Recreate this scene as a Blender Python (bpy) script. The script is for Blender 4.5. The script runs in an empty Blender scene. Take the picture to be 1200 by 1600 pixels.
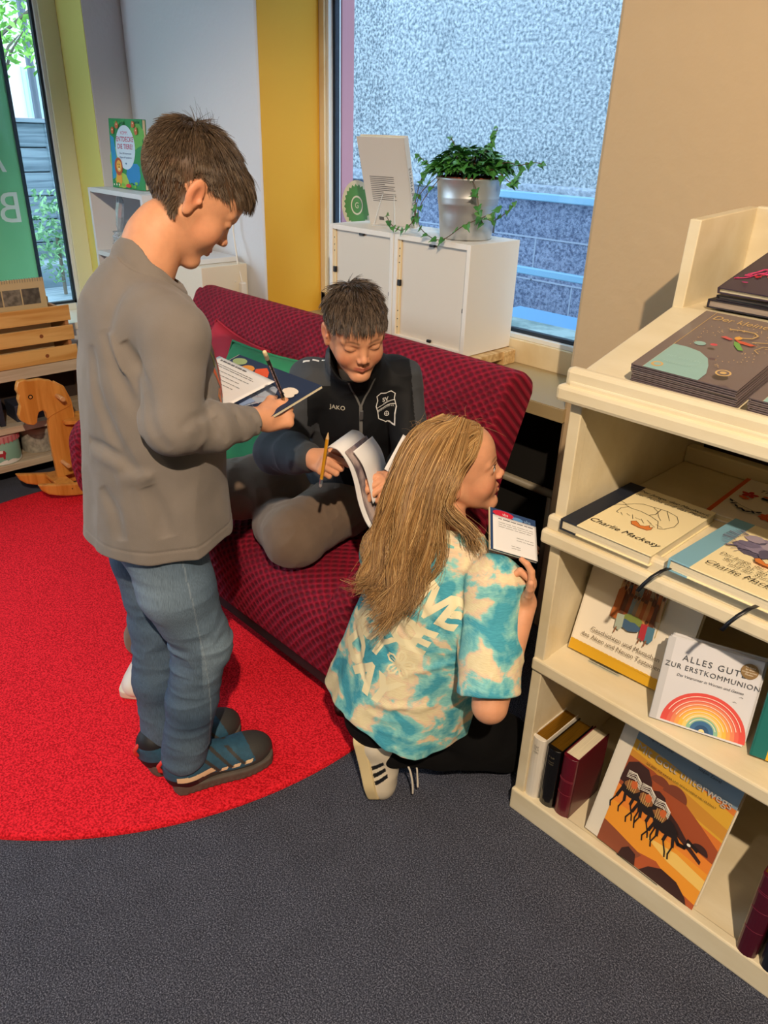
import bpy, bmesh, math, random
import numpy as np
from mathutils import Matrix, Vector, Euler
from mathutils.bvhtree import BVHTree

random.seed(4)
RNG = np.random.default_rng(11)
SC = bpy.context.scene
COL = SC.collection
PI = math.pi

# ------------------------------------------------------------------ camera
cam_d = bpy.data.cameras.new('camera')
cam = bpy.data.objects.new('camera', cam_d)
COL.objects.link(cam)
SC.camera = cam
cam_d.sensor_fit = 'VERTICAL'
cam_d.sensor_height = 32.0
cam_d.lens = 32.0 * 1180.0 / 1600.0
cam_d.clip_start = 0.05
cam_d.clip_end = 200
HEAD = math.radians(135.5)
PITCH = math.atan(1180.0 / 2330.9)
ROLL = math.atan(74 / 2330.0)
_f = Vector((math.cos(HEAD) * math.cos(PITCH), math.sin(HEAD) * math.cos(PITCH), -math.sin(PITCH)))
_r0 = Vector((math.sin(HEAD), -math.cos(HEAD), 0))
_u0 = _r0.cross(_f)
_r = _r0 * math.cos(ROLL) + _u0 * math.sin(ROLL)
_u = _u0 * math.cos(ROLL) - _r0 * math.sin(ROLL)
cam.matrix_world = Matrix(((_r.x, _u.x, -_f.x, 0), (_r.y, _u.y, -_f.y, 0), (_r.z, _u.z, -_f.z, 1.42), (0, 0, 0, 1)))

# ------------------------------------------------------------------ view, sky, lamps
SC.view_settings.view_transform = 'Standard'
SC.view_settings.look = 'None'
SC.view_settings.gamma = 1
SC.view_settings.use_curve_mapping = False
SC.view_settings.exposure = -0.05
world = bpy.data.worlds.new('overcast_sky')
SC.world = world
world.use_nodes = True
_bg = world.node_tree.nodes['Background']
_bg.inputs[0].default_value = (0.74, 0.88, 1.0, 1)
_bg.inputs[1].default_value = 4.8


def spot(name, loc, target, power, angle, color=(1.0, 0.72, 0.42), size=0.05, blend=0.35):
    d = bpy.data.lights.new(name, 'SPOT')
    d.energy = power
    d.color = color
    d.spot_size = math.radians(angle)
    d.spot_blend = blend
    d.shadow_soft_size = size
    o = bpy.data.objects.new(name, d)
    COL.objects.link(o)
    o.location = loc
    v = Vector(target) - Vector(loc)
    o.rotation_euler = v.to_track_quat('-Z', 'Y').to_euler()
    return o


def portal(name, loc, rot, sx, sy):
    d = bpy.data.lights.new(name, 'AREA')
    d.shape = 'RECTANGLE'
    d.size = sx
    d.size_y = sy
    d.cycles.is_portal = True
    o = bpy.data.objects.new(name, d)
    COL.objects.link(o)
    o.location = loc
    o.rotation_euler = rot


WARM = (1.0, 0.78, 0.56)
spot('ceiling_spot', (0.75, -0.55, 2.75), (-0.95, 0.85, 0.2), 390, 75, WARM, size=.03)
spot('ceiling_spot', (-0.35, -0.9, 2.75), (-1.3, 0.7, 0.4), 22, 85, (1.0, 0.78, 0.55))
spot('ceiling_spot', (0.35, 0.15, 2.75), (-0.2, 1.3, 0.7), 14, 95, (1.0, 0.70, 0.40))
d_ = bpy.data.lights.new('ceiling_panel_light', 'AREA')
d_.energy = 6
d_.color = (1.0, 0.88, 0.76)
d_.shape = 'RECTANGLE'
d_.size = 1.6
d_.size_y = 1.2
o_ = bpy.data.objects.new('ceiling_panel_light', d_)
COL.objects.link(o_)
o_.location = (-0.2, -0.7, 2.85)


# ------------------------------------------------------------------ materials
def lin(h):
    h = h.lstrip('#')
    c = [int(h[i:i + 2], 16) / 255 for i in (0, 2, 4)]
    return tuple((x / 12.92 if x <= 0.04045 else ((x + 0.055) / 1.055) ** 2.4) for x in c) + (1,)


MATS = {}


def mat(name, color='#808080', rough=0.6, metal=0.0, bump=0.0, bscale=200, var=0.0, vscale=20, spec=0.5, color2=None,
        stretch=None, coat=0.0, sheen=0.0, attr=None, sss=0.0, detail=4, alpha=1.0):
    if name in MATS:
        return MATS[name]
    m = bpy.data.materials.new(name)
    m.use_nodes = True
    nt = m.node_tree
    b = nt.nodes['Principled BSDF']
    c = lin(color) if isinstance(color, str) else color
    b.inputs['Base Color'].default_value = c
    b.inputs['Roughness'].default_value = rough
    b.inputs['Metallic'].default_value = metal
    b.inputs['Specular IOR Level'].default_value = spec
    b.inputs['Coat Weight'].default_value = coat
    b.inputs['Sheen Weight'].default_value = sheen
    if sss:
        b.inputs['Subsurface Weight'].default_value = sss
        b.inputs['Subsurface Radius'].default_value = (0.012, 0.005, 0.003)
        b.inputs['Subsurface Scale'].default_value = 1.0
    if alpha < 1:
        b.inputs['Alpha'].default_value = alpha
    tc = None

    def coords():
        nonlocal tc
        if tc is None:
            t = nt.nodes.new('ShaderNodeTexCoord')
            mp = nt.nodes.new('ShaderNodeMapping')
            nt.links.new(t.outputs['Object'], mp.inputs[0])
            if stretch:
                mp.inputs['Scale'].default_value = stretch
            tc = mp.outputs[0]
        return tc
    src = None
    if attr:
        a = nt.nodes.new('ShaderNodeAttribute')
        a.attribute_name = attr
        src = a.outputs['Color']
    if var or color2:
        n = nt.nodes.new('ShaderNodeTexNoise')
        n.inputs['Scale'].default_value = vscale
        n.inputs['Detail'].default_value = detail
        nt.links.new(coords(), n.inputs['Vector'])
        mr = nt.nodes.new('ShaderNodeMapRange')
        mr.inputs['From Min'].default_value = 0.35
        mr.inputs['From Max'].default_value = 0.65
        nt.links.new(n.outputs['Fac'], mr.inputs['Value'])
        mx = nt.nodes.new('ShaderNodeMix')
        mx.data_type = 'RGBA'
        if color2:
            c2 = lin(color2) if isinstance(color2, str) else color2
        else:
            c2 = tuple(min(1, x * (1 - var)) for x in c[:3]) + (1,)
        if src is not None:
            mx.blend_type = 'MULTIPLY'
            v = 1 - var
            mx.inputs[7].default_value = (v, v, v, 1)
            nt.links.new(src, mx.inputs[6])
        else:
            mx.inputs[6].default_value = c
            mx.inputs[7].default_value = c2
        nt.links.new(mr.outputs[0], mx.inputs[0])
        src = mx.outputs[2]
    if src is not None:
        nt.links.new(src, b.inputs['Base Color'])
    if bump:
        n = nt.nodes.new('ShaderNodeTexNoise')
        n.inputs['Scale'].default_value = bscale
        n.inputs['Detail'].default_value = 3
        nt.links.new(coords(), n.inputs['Vector'])
        bp = nt.nodes.new('ShaderNodeBump')
        bp.inputs['Strength'].default_value = 1.0
        bp.inputs['Distance'].default_value = bump
        nt.links.new(n.outputs['Fac'], bp.inputs['Height'])
        nt.links.new(bp.outputs[0], b.inputs['Normal'])
    MATS[name] = m
    return m


def node_mat(name):
    m = bpy.data.materials.new(name)
    m.use_nodes = True
    MATS[name] = m
    return m, m.node_tree, m.node_tree.nodes['Principled BSDF']


def glass_mat(name, tint=(0.93, 0.97, 1.0, 1), gloss=0.06):
    if name in MATS:
        return MATS[name]
    m = bpy.data.materials.new(name)
    m.use_nodes = True
    nt = m.node_tree
    nt.nodes.remove(nt.nodes['Principled BSDF'])
    out = nt.nodes['Material Output']
    t = nt.nodes.new('ShaderNodeBsdfTransparent')
    t.inputs[0].default_value = tint
    g = nt.nodes.new('ShaderNodeBsdfGlossy')
    g.inputs['Roughness'].default_value = 0.03
    fr = nt.nodes.new('ShaderNodeFresnel')
    fr.inputs[0].default_value = 1.22
    ge = nt.nodes.new('ShaderNodeNewGeometry')
    iv = nt.nodes.new('ShaderNodeMath'); iv.operation = 'SUBTRACT'; iv.inputs[0].default_value = 1.0
    nt.links.new(ge.outputs['Backfacing'], iv.inputs[1])
    mu = nt.nodes.new('ShaderNodeMath'); mu.operation = 'MULTIPLY'
    nt.links.new(iv.outputs[0], mu.inputs[0]); nt.links.new(fr.outputs[0], mu.inputs[1])
    mx = nt.nodes.new('ShaderNodeMixShader')
    nt.links.new(mu.outputs[0], mx.inputs[0])
    nt.links.new(t.outputs[0], mx.inputs[1])
    nt.links.new(g.outputs[0], mx.inputs[2])
    nt.links.new(mx.outputs[0], out.inputs[0])
    MATS[name] = m
    return m


# ------------------------------------------------------------------ mesh builder
class MB:
    def __init__(self):
        self.v = []
        self.f = []
        self.m = []
        self.mats = []

    def mi(self, m):
        if m is None:
            return 0
        if m not in self.mats:
            self.mats.append(m)
        return self.mats.index(m)

    def add(self, vs, fs, m=None, M=None):
        o = len(self.v)
        if M is not None:
            vs = [tuple(M @ Vector(v)) for v in vs]
        self.v += [tuple(v) for v in vs]
        k = self.mi(m)
        for f in fs:
            self.f.append(tuple(i + o for i in f))
            self.m.append(k)
        return self

    def box(self, lo, hi, m=None, M=None):
        x0, y0, z0 = lo
        x1, y1, z1 = hi
        vs = [(x0, y0, z0), (x1, y0, z0), (x1, y1, z0), (x0, y1, z0), (x0, y0, z1), (x1, y0, z1), (x1, y1, z1), (x0, y1, z1)]
        fs = [(0, 3, 2, 1), (4, 5, 6, 7), (0, 1, 5, 4), (1, 2, 6, 5), (2, 3, 7, 6), (3, 0, 4, 7)]
        return self.add(vs, fs, m, M)

    def prism(self, poly, z0, z1, m=None, M=None, m_top=None):
        n = len(poly)
        vs = [(x, y, z0) for x, y in poly] + [(x, y, z1) for x, y in poly]
        self.add(vs, [tuple(range(n))[::-1]] + [(i, (i + 1) % n, n + (i + 1) % n, n + i) for i in range(n)], m, M)
        self.add([(x, y, z1) for x, y in poly], [tuple(range(n))], m_top or m, M)
        return self

    def tube(self, pts, r, m=None, seg=8, M=None, cap=True, squash=None):
        pts = [Vector(p) for p in pts]
        n = len(pts)
        rs = r if isinstance(r, (list, tuple)) else [r] * n
        vs = []
        up = None
        for i, p in enumerate(pts):
            a = pts[max(i - 1, 0)]
            b = pts[min(i + 1, n - 1)]
            t = (b - a)
            if t.length < 1e-9:
                t = Vector((0, 0, 1))
            t.normalize()
            if up is None:
                up = t.orthogonal().normalized()
            else:
                up = (up - t * up.dot(t))
                if up.length < 1e-6:
                    up = t.orthogonal()
                up.normalize()
            s = t.cross(up)
            for k in range(seg):
                an = 2 * PI * k / seg
                vs.append(p + (up * math.cos(an) + s * math.sin(an)) * rs[i])
        fs = []
        for i in range(n - 1):
            for k in range(seg):
                a = i * seg + k
                b = i * seg + (k + 1) % seg
                fs.append((a, b, b + seg, a + seg))
        if cap:
            fs.append(tuple(range(seg))[::-1])
            fs.append(tuple(range((n - 1) * seg, n * seg)))
        return self.add(vs, fs, m, M)

    def lathe(self, prof, c=(0, 0, 0), m=None, seg=32, M=None):
        vs = []
        for r, z in prof:
            for k in range(seg):
                a = 2 * PI * k / seg
                vs.append((c[0] + r * math.cos(a), c[1] + r * math.sin(a), c[2] + z))
        fs = []
        n = len(prof)
        for i in range(n - 1):
            for k in range(seg):
                a = i * seg + k
                b = i * seg + (k + 1) % seg
                fs.append((a, b, b + seg, a + seg))
        return self.add(vs, fs, m, M)

    def poly(self, pts, m=None, M=None):
        return self.add(pts, [tuple(range(len(pts)))], m, M)


def mesh_from(name, v, f, mats=(), mi=None, smooth=False):
    me = bpy.data.meshes.new(name)
    me.from_pydata([tuple(x) for x in v], [], f)
    for m in mats:
        me.materials.append(m)
    if mi is not None and len(mats) > 1:
        me.polygons.foreach_set('material_index', list(mi))
    if smooth:
        me.polygons.foreach_set('use_smooth', [True] * len(me.polygons))
    me.update()
    return me


def obj(name, mb, m=None, parent=None, smooth=False, bevel=0, world=False, bseg=2, autosmooth=False):
    """link a builder as ONE mesh object; verts are parent-local unless world=True"""
    mats = mb.mats if mb.mats else ([m] if m else [])
    v = mb.v
    if parent is not None and world:
        inv = wm(parent).inverted()
        v = [tuple(inv @ Vector(p)) for p in v]
    me = mesh_from(name, v, mb.f, mats, mb.m if mb.mats else None, smooth)
    o = bpy.data.objects.new(name, me)
    COL.objects.link(o)
    if parent is not None:
        o.parent = parent
    if bevel:
        b = o.modifiers.new('bevel', 'BEVEL')
        b.width = bevel
        b.segments = bseg
        b.limit_method = 'ANGLE'
        b.harden_normals = False
    if autosmooth:
        me.polygons.foreach_set('use_smooth', [True] * len(me.polygons))
        ang = math.radians(40)
        bm = bmesh.new()
        bm.from_mesh(me)
        for e in bm.edges:
            if len(e.link_faces) == 2 and e.calc_face_angle(0) > ang:
                e.smooth = False
        bm.to_mesh(me)
        bm.free()
    return o


def wm(o):
    M = o.matrix_basis.copy()
    while o.parent is not None:
        o = o.parent
        M = o.matrix_basis @ M
    return M


def tag(o, label=None, cat=None, group=None, kind=None):
    if label:
        o['label'] = label
    if cat:
        o['category'] = cat
    if group:
        o['group'] = group
    if kind:
        o['kind'] = kind
    return o


def thing(name, label, cat, loc=(0, 0, 0), rot=0, group=None, M=None):
    o = bpy.data.objects.new(name, None)
    o.empty_display_size = 0.05
    COL.objects.link(o)
    if M is not None:
        o.matrix_basis = M
    else:
        o.location = loc
        o.rotation_euler = (0, 0, rot)
        o.matrix_basis = Matrix.LocRotScale(Vector(loc), Euler((0, 0, rot)), None)
    return tag(o, label, cat, group)


def struct(name, mb, m=None, bevel=0, smooth=False, label=None, cat=None):
    o = obj(name, mb, m, None, smooth, bevel)
    o['kind'] = 'structure'
    if label:
        o['label'] = label
    if cat:
        o['category'] = cat
    return o


def children(o):
    return [c for c in bpy.data.objects if c.parent == o]


def copy_tree(o, M, label, parent=None):
    c = o.copy()
    COL.objects.link(c)
    c.parent = parent
    if parent is None:
        c.matrix_basis = M
        c['label'] = label
    for ch in children(o):
        copy_tree(ch, None, None, c)
    return c


_text_cache = {}


def text_geo(s, size=1.0, align='LEFT', shear=0.0, bold=0.0, space=1.0, res=3):
    key = (s, align, shear, bold, space, res)
    if key not in _text_cache:
        cu = bpy.data.curves.new('lettering', 'FONT')
        cu.body = s
        cu.size = 1.0
        cu.align_x = align
        cu.shear = shear
        cu.offset = bold
        cu.space_character = space
        cu.resolution_u = res
        ob = bpy.data.objects.new('lettering', cu)
        COL.objects.link(ob)
        bpy.context.view_layer.update()
        dg = bpy.context.evaluated_depsgraph_get()
        me = bpy.data.meshes.new_from_object(ob.evaluated_get(dg))
        _text_cache[key] = ([tuple(v.co) for v in me.vertices], [tuple(p.vertices) for p in me.polygons])
        bpy.data.objects.remove(ob)
        bpy.data.curves.remove(cu)
        bpy.data.meshes.remove(me)
    v, f = _text_cache[key]
    return [(x * size, y * size, z * size) for x, y, z in v], f


class Art(MB):
    """flat print on a cover: polygons and lettering in cover x/y, each layer a hair above the last"""

    def __init__(self, z=0.0):
        super().__init__()
        self.z = z

    def up(self, d=0.00012):
        self.z += d

    def P(self, pts, m):
        self.up()
        self.add([(x, y, self.z) for x, y in pts], [tuple(range(len(pts)))], m)

    def R(self, x0, y0, x1, y1, m):
        self.P([(x0, y0), (x1, y0), (x1, y1), (x0, y1)], m)

    def E(self, cx, cy, rx, ry, m, a0=0, a1=360, n=28, rot=0):
        pts = []
        for i in range(n):
            a = math.radians(a0 + (a1 - a0) * i / (n - (0 if a1 - a0 >= 360 else 1)))
            x, y = rx * math.cos(a), ry * math.sin(a)
            c, s = math.cos(math.radians(rot)), math.sin(math.radians(rot))
            pts.append((cx + x * c - y * s, cy + x * s + y * c))
        self.P(pts, m)

    def ring(self, cx, cy, r0, r1, m, a0=0, a1=180, n=30, sy=1):
        self.up()
        vs = []
        fs = []
        for i in range(n + 1):
            a = math.radians(a0 + (a1 - a0) * i / n)
            vs += [(cx + r0 * math.cos(a), cy + r0 * math.sin(a) * sy, self.z), (cx + r1 * math.cos(a), cy + r1 * math.sin(a) * sy, self.z)]
            if i:
                k = 2 * i
                fs.append((k - 2, k - 1, k + 1, k))
        self.add(vs, fs, m)

    def L(self, pts, w, m):
        self.up(0.00006)
        for a, b in zip(pts[:-1], pts[1:]):
            d = Vector((b[0] - a[0], b[1] - a[1]))
            if d.length < 1e-7:
                continue
            d.normalize()
            nx, ny = -d.y * w / 2, d.x * w / 2
            ex, ey = d.x * w * .3, d.y * w * .3
            self.add([(a[0] + nx - ex, a[1] + ny - ey, self.z), (a[0] - nx - ex, a[1] - ny - ey, self.z), (b[0] - nx + ex, b[1] - ny + ey, self.z), (b[0] + nx + ex, b[1] + ny + ey, self.z)], [(0, 1, 2, 3)], m)

    def T(self, s, x, y, size, m, align='CENTER', rot=0, **k):
        self.up()
        v, f = text_geo(s, size, align, **k)
        c, sn = math.cos(math.radians(rot)), math.sin(math.radians(rot))
        self.add([(x + a * c - b * sn, y + a * sn + b * c, self.z) for a, b, _ in v], f, m)


def blob(cx, cy, rx, ry, n=16, j=0.15, rnd=None):
    rnd = rnd or random
    return [(cx + rx * math.cos(2 * PI * i / n) * (1 + rnd.uniform(-j, j)), cy + ry * math.sin(2 * PI * i / n) * (1 + rnd.uniform(-j, j))) for i in range(n)]


def frame(loc, xdir, ydir):
    x = Vector(xdir).normalized()
    y = Vector(ydir)
    y = (y - x * y.dot(x)).normalized()
    z = x.cross(y)
    return Matrix(((x.x, y.x, z.x, loc[0]), (x.y, y.y, z.y, loc[1]), (x.z, y.z, z.z, loc[2]), (0, 0, 0, 1)))
# ------------------------------------------------------------------ materials of the room
def carpet_mat():
    m, nt, b = node_mat('dark_carpet')
    tc = nt.nodes.new('ShaderNodeTexCoord')
    n1 = nt.nodes.new('ShaderNodeTexNoise'); n1.inputs['Scale'].default_value = 330; n1.inputs['Detail'].default_value = 6; n1.inputs['Roughness'].default_value = .85
    n2 = nt.nodes.new('ShaderNodeTexNoise'); n2.inputs['Scale'].default_value = 14; n2.inputs['Detail'].default_value = 4
    for n in (n1, n2):
        nt.links.new(tc.outputs['Object'], n.inputs['Vector'])
    cr = nt.nodes.new('ShaderNodeValToRGB')
    e = cr.color_ramp.elements
    e[0].position = .36; e[0].color = lin('#171922')
    e[1].position = .64; e[1].color = lin('#a4a8ba')
    k = cr.color_ramp.elements.new(.5); k.color = lin('#3d4150')
    nt.links.new(n1.outputs['Fac'], cr.inputs[0])
    mx = nt.nodes.new('ShaderNodeMix'); mx.data_type = 'RGBA'; mx.blend_type = 'MULTIPLY'; mx.inputs[0].default_value = .35
    nt.links.new(cr.outputs[0], mx.inputs[6]); nt.links.new(n2.outputs['Fac'], mx.inputs[7])
    nt.links.new(mx.outputs[2], b.inputs['Base Color'])
    b.inputs['Roughness'].default_value = .95; b.inputs['Specular IOR Level'].default_value = .15
    bp = nt.nodes.new('ShaderNodeBump'); bp.inputs['Distance'].default_value = .0015
    nt.links.new(n1.outputs['Fac'], bp.inputs['Height']); nt.links.new(bp.outputs[0], b.inputs['Normal'])
    return m


def plush(name, c1, c2, scale=260, dist=.004):
    m, nt, b = node_mat(name)
    tc = nt.nodes.new('ShaderNodeTexCoord')
    n1 = nt.nodes.new('ShaderNodeTexNoise'); n1.inputs['Scale'].default_value = scale; n1.inputs['Detail'].default_value = 3
    nt.links.new(tc.outputs['Object'], n1.inputs['Vector'])
    cr = nt.nodes.new('ShaderNodeValToRGB')
    e = cr.color_ramp.elements
    e[0].position = .35; e[0].color = lin(c1)
    e[1].position = .6; e[1].color = lin(c2)
    nt.links.new(n1.outputs['Fac'], cr.inputs[0]); nt.links.new(cr.outputs[0], b.inputs['Base Color'])
    b.inputs['Roughness'].default_value = .95; b.inputs['Specular IOR Level'].default_value = .2
    b.inputs['Sheen Weight'].default_value = .3
    b.inputs['Sheen Tint'].default_value = lin(c2)
    bp = nt.nodes.new('ShaderNodeBump'); bp.inputs['Distance'].default_value = dist
    nt.links.new(n1.outputs['Fac'], bp.inputs['Height']); nt.links.new(bp.outputs[0], b.inputs['Normal'])
    return m


def wood_mat(name, c1, c2, axis=(1, 1, 1), scale=6, rough=.5, knots=True):
    """long grain: stretch the noise along one axis"""
    m, nt, b = node_mat(name)
    tc = nt.nodes.new('ShaderNodeTexCoord')
    mp = nt.nodes.new('ShaderNodeMapping'); mp.inputs['Scale'].default_value = axis
    nt.links.new(tc.outputs['Object'], mp.inputs[0])
    n1 = nt.nodes.new('ShaderNodeTexNoise'); n1.inputs['Scale'].default_value = scale; n1.inputs['Detail'].default_value = 6; n1.inputs['Distortion'].default_value = .6
    nt.links.new(mp.outputs[0], n1.inputs['Vector'])
    cr = nt.nodes.new('ShaderNodeValToRGB')
    e = cr.color_ramp.elements
    e[0].position = .35; e[0].color = lin(c2)
    e[1].position = .6; e[1].color = lin(c1)
    nt.links.new(n1.outputs['Fac'], cr.inputs[0])
    nt.links.new(cr.outputs[0], b.inputs['Base Color'])
    b.inputs['Roughness'].default_value = rough
    bp = nt.nodes.new('ShaderNodeBump'); bp.inputs['Distance'].default_value = .0006
    nt.links.new(n1.outputs['Fac'], bp.inputs['Height']); nt.links.new(bp.outputs[0], b.inputs['Normal'])
    return m


M_CARPET = carpet_mat()
M_RUG = plush('red_rug_pile', '#b30a18', '#fa2a3a', 210)
M_WALLW = mat('white_wall_plaster', '#d8dade', .85, bump=.0012, bscale=60)
M_WALLB = mat('beige_wall_plaster', '#bfa682', .8, bump=.0022, bscale=28)
M_YEL = mat('yellow_reveal_paint', '#dba52c', .7)
M_YEL2 = mat('window_lit_yellow_reveal', '#e6dc7e', .7)  # reveal yellow made paler, window light put into the colour
M_DARK = mat('dark_recess_back', '#15130f', .9)  # near-black colour for the back of the sill recess
M_FRAMEW = wood_mat('pale_window_timber', '#e6d7b4', '#d6c298', (1, 1, 1), 5, .5)
M_FRAMEG = mat('pale_grey_window_profile', '#e4e9ea', .4)
M_GASKET = mat('dark_window_gasket', '#1a2a3c', .5)
M_GLASS = glass_mat('clear_window_glass')
M_SILL = mat('sill_board', '#cfc3b0', .5, var=.15, vscale=12)
M_CREAM = mat('cream_lacquered_wood', '#e6dabb', .38, color2='#ddcfac', vscale=5, stretch=(1, 3, 3), bump=.0004, bscale=25)
M_WHITE = mat('white_lacquer', '#e9e4da', .4)

XL, YB, ZC = -3.45, 1.77, 2.95
NX0, NX1, NY = -2.49, -1.10, 2.04     # big window niche
SILL = 0.74
b = MB().box((XL, -3.2, -.05), (2.6, YB + .3, 0))
struct('floor', b, M_CARPET)
struct('ceiling', MB().box((XL, -3.2, ZC), (2.6, YB, ZC + .1)), M_WALLW)
# wall with the big window; the part between the two windows is white, right of the niche it is warm beige
struct('wall_back', MB().box((XL, YB, 0), (NX0 - .002, YB + .3, ZC)).box((NX0 - .002, YB + .001, 2.55), (NX1, YB + .3, ZC)), M_WALLW, bevel=.012)
struct('wall_back_right', MB().box((NX1, YB, 0), (2.6, YB + .45, ZC)), M_WALLB, bevel=.012)
struct('wall_back_reveal', MB().box((NX0 - .002, YB + .003, SILL), (NX0, NY, 2.55)), M_YEL)
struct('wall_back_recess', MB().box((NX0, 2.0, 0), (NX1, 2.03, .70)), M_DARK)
struct('trim_1', MB().box((NX0, 1.755, .70), (NX1 + .012, NY + .02, SILL)).box((NX0, 1.751, .702), (NX1 + .016, 1.755, .738), mat('sill_edge_strip', '#a8946c', .4)), M_SILL)
# window frame
wy0, wy1 = NY, NY + .07
b = MB()
b.box((NX0, wy0, SILL), (NX0 + .028, wy1, 2.5), M_FRAMEW)
b.box((NX0, wy0, SILL), (NX1, wy1, SILL + .075), M_FRAMEW)
b.box((NX0, wy0, 2.42), (NX1, wy1, 2.55), M_FRAMEW)
b.box((NX0 + .028, wy0 + .01, SILL + .06), (NX0 + .042, wy1, 2.45), M_FRAMEG)
b.box((NX0 + .03, wy0 + .012, SILL + .075), (NX1, wy1, SILL + .09), M_FRAMEG)
w1 = struct('window_1', b, None, bevel=.002)
g = MB().box((NX0 + .042, wy0 + .03, SILL + .088), (NX0 + .050, wy0 + .05, 2.44)).box((NX0 + .09, wy0 + .03, SILL + .09), (NX1, wy0 + .05, SILL + .102))
g.box((NX0 + .054, wy0 + .03, SILL + .1), (NX0 + .057, wy0 + .05, 2.44))
obj('gasket', g, M_GASKET, w1)
obj('pane', MB().box((NX0 + .05, wy0 + .035, SILL + .1), (NX1, wy0 + .041, 2.44)), M_GLASS, w1)
obj('pane', MB().box((NX0 + .05, wy0 + .055, SILL + .1), (NX1, wy0 + .061, 2.44)), M_GLASS, w1)

# left wall with the street window
LY1, LXW, LZ = 1.605, -3.70, .60
struct('wall_left', MB().box((XL - .3, LY1 + .002, 0), (XL, YB + .3, ZC)).box((XL - .3, -3.2, 0), (XL, LY1, LZ - .03)).box((XL - .3, -3.2, 2.62), (XL, LY1, ZC)), M_WALLW, bevel=.004)
struct('wall_left_reveal', MB().box((LXW, LY1, LZ), (XL - .003, LY1 + .002, 2.62)), M_YEL2)
struct('trim_2', MB().box((LXW - .02, -3.2, LZ - .03), (XL + .01, LY1, LZ)), M_WHITE)
b = MB()
b.box((LXW - .06, LY1 - .075, LZ), (LXW + .01, LY1, 2.6), mat('pale_green_white_frame', '#e2e5cc', .5))
b.box((LXW - .05, LY1 - .090, LZ), (LXW + .0, LY1 - .075, 2.6), M_FRAMEG)
b.box((LXW - .06, -3.2, LZ), (LXW, LY1 - .1, LZ + .03), M_FRAMEG)
b.box((LXW - .06, -3.2, 2.52), (LXW, LY1 - .1, 2.62), M_FRAMEW)
w2 = struct('window_2', b, None, bevel=.002)
obj('gasket', MB().box((LXW - .035, LY1 - .101, LZ + .03), (LXW - .012, LY1 - .090, 2.52)).box((LXW - .035, -3.2, LZ + .03), (LXW - .012, LY1 - .090, LZ + .042)), M_GASKET, w2)
obj('pane', MB().box((LXW - .03, -3.2, LZ + .03), (LXW - .022, LY1 - .090, 2.52)), M_GLASS, w2)
struct('wall_right', MB().box((2.6, -3.2, 0), (2.7, YB, ZC)), M_WALLB)
struct('wall_front', MB().box((XL, -3.3, 0), (2.6, -3.2, ZC)), M_WALLB)
portal('window_portal', ((NX0 + NX1) / 2, NY + .10, 1.65), (-PI / 2, 0, 0), 1.4, 1.8)
portal('window_portal', (LXW - .08, -.8, 1.55), (0, -PI / 2, 0), 1.95, 4.7)

# heating pipe in the recess
t = obj('heating_pipe', MB().tube([(NX0, 1.93, .40), (NX1, 1.93, .385)], .014).tube([(NX1 - .10, 1.93, .387), (NX1 - .10, 1.93, .0)], .010), mat('pale_pipe_paint', '#8f8570', .5), smooth=True)
tag(t, 'thin pale heating pipe in the dark recess under the window sill', 'pipe')

# ------------------------------------------------------------------ outside
def stucco(name, c1, c2, scale, dist=.02):
    m, nt, b = node_mat(name)
    tc = nt.nodes.new('ShaderNodeTexCoord')
    n1 = nt.nodes.new('ShaderNodeTexNoise'); n1.inputs['Scale'].default_value = scale; n1.inputs['Detail'].default_value = 4; n1.inputs['Roughness'].default_value = .65
    nt.links.new(tc.outputs['Object'], n1.inputs['Vector'])
    cr = nt.nodes.new('ShaderNodeValToRGB')
    e = cr.color_ramp.elements
    e[0].position = .38; e[0].color = lin(c2)
    e[1].position = .6; e[1].color = lin(c1)
    nt.links.new(n1.outputs['Fac'], cr.inputs[0]); nt.links.new(cr.outputs[0], b.inputs['Base Color'])
    b.inputs['Roughness'].default_value = .95
    bp = nt.nodes.new('ShaderNodeBump'); bp.inputs['Distance'].default_value = dist
    nt.links.new(n1.outputs['Fac'], bp.inputs['Height']); nt.links.new(bp.outputs[0], b.inputs['Normal'])
    return m


M_ST1 = stucco('grey_roughcast', '#b4bbbf', '#56646f', 40)
M_ST2 = stucco('rough_stone_base', '#8d98b0', '#4f5b76', 44)
M_PAVE = stucco('pale_paving', '#8d9499', '#6d7780', 6, .01)
struct('ground', MB().box((-40, YB + .35, -.06), (8, 30, 0)).box((-40, -12, -.06), (XL - .31, YB + .34, 0)), M_PAVE, label=None)
hb = thing('neighbouring_house', 'grey roughcast house wall across the passage seen through the big window', 'building', (-3.5, 5.5, 0))
obj('upper_wall', MB().box((-4.95, 5.5, 1.06), (4, 6.0, 9)).box((-9, 5.62, 1.06), (-4.95, 6.1, 9)), M_ST1, hb, world=True)
obj('base_wall', MB().box((-9, 5.42, 0), (4, 6.0, .98)), M_ST2, hb, world=True)
obj('base_ledge', MB().box((-9, 5.36, .98), (4, 6.0, 1.06)), stucco('stone_ledge', '#a2acb8', '#7a8592', 30), hb, world=True, bevel=.01)
j = MB()
for z in (.33, .66):
    j.box((-9, 5.416, z), (4, 5.4205, z + .012))
for i, x in enumerate((-6.2, -5.1, -4.3, -3.45, -2.5)):
    j.box((x, 5.416, .0), (x + .012, 5.4205, .33)); j.box((x + .45, 5.416, .33), (x + .462, 5.4205, .66)); 
obj('mortar_joint', j, mat('pale_mortar', '#98a3b4', .9), hb, world=True)
r_ = thing('handrail', 'pale blue two-bar handrail along the grey stone wall outside', 'railing', (-3.3, 5.1, 0))
M_RAIL = mat('pale_blue_rail_paint', '#739fba', .4)
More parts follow.
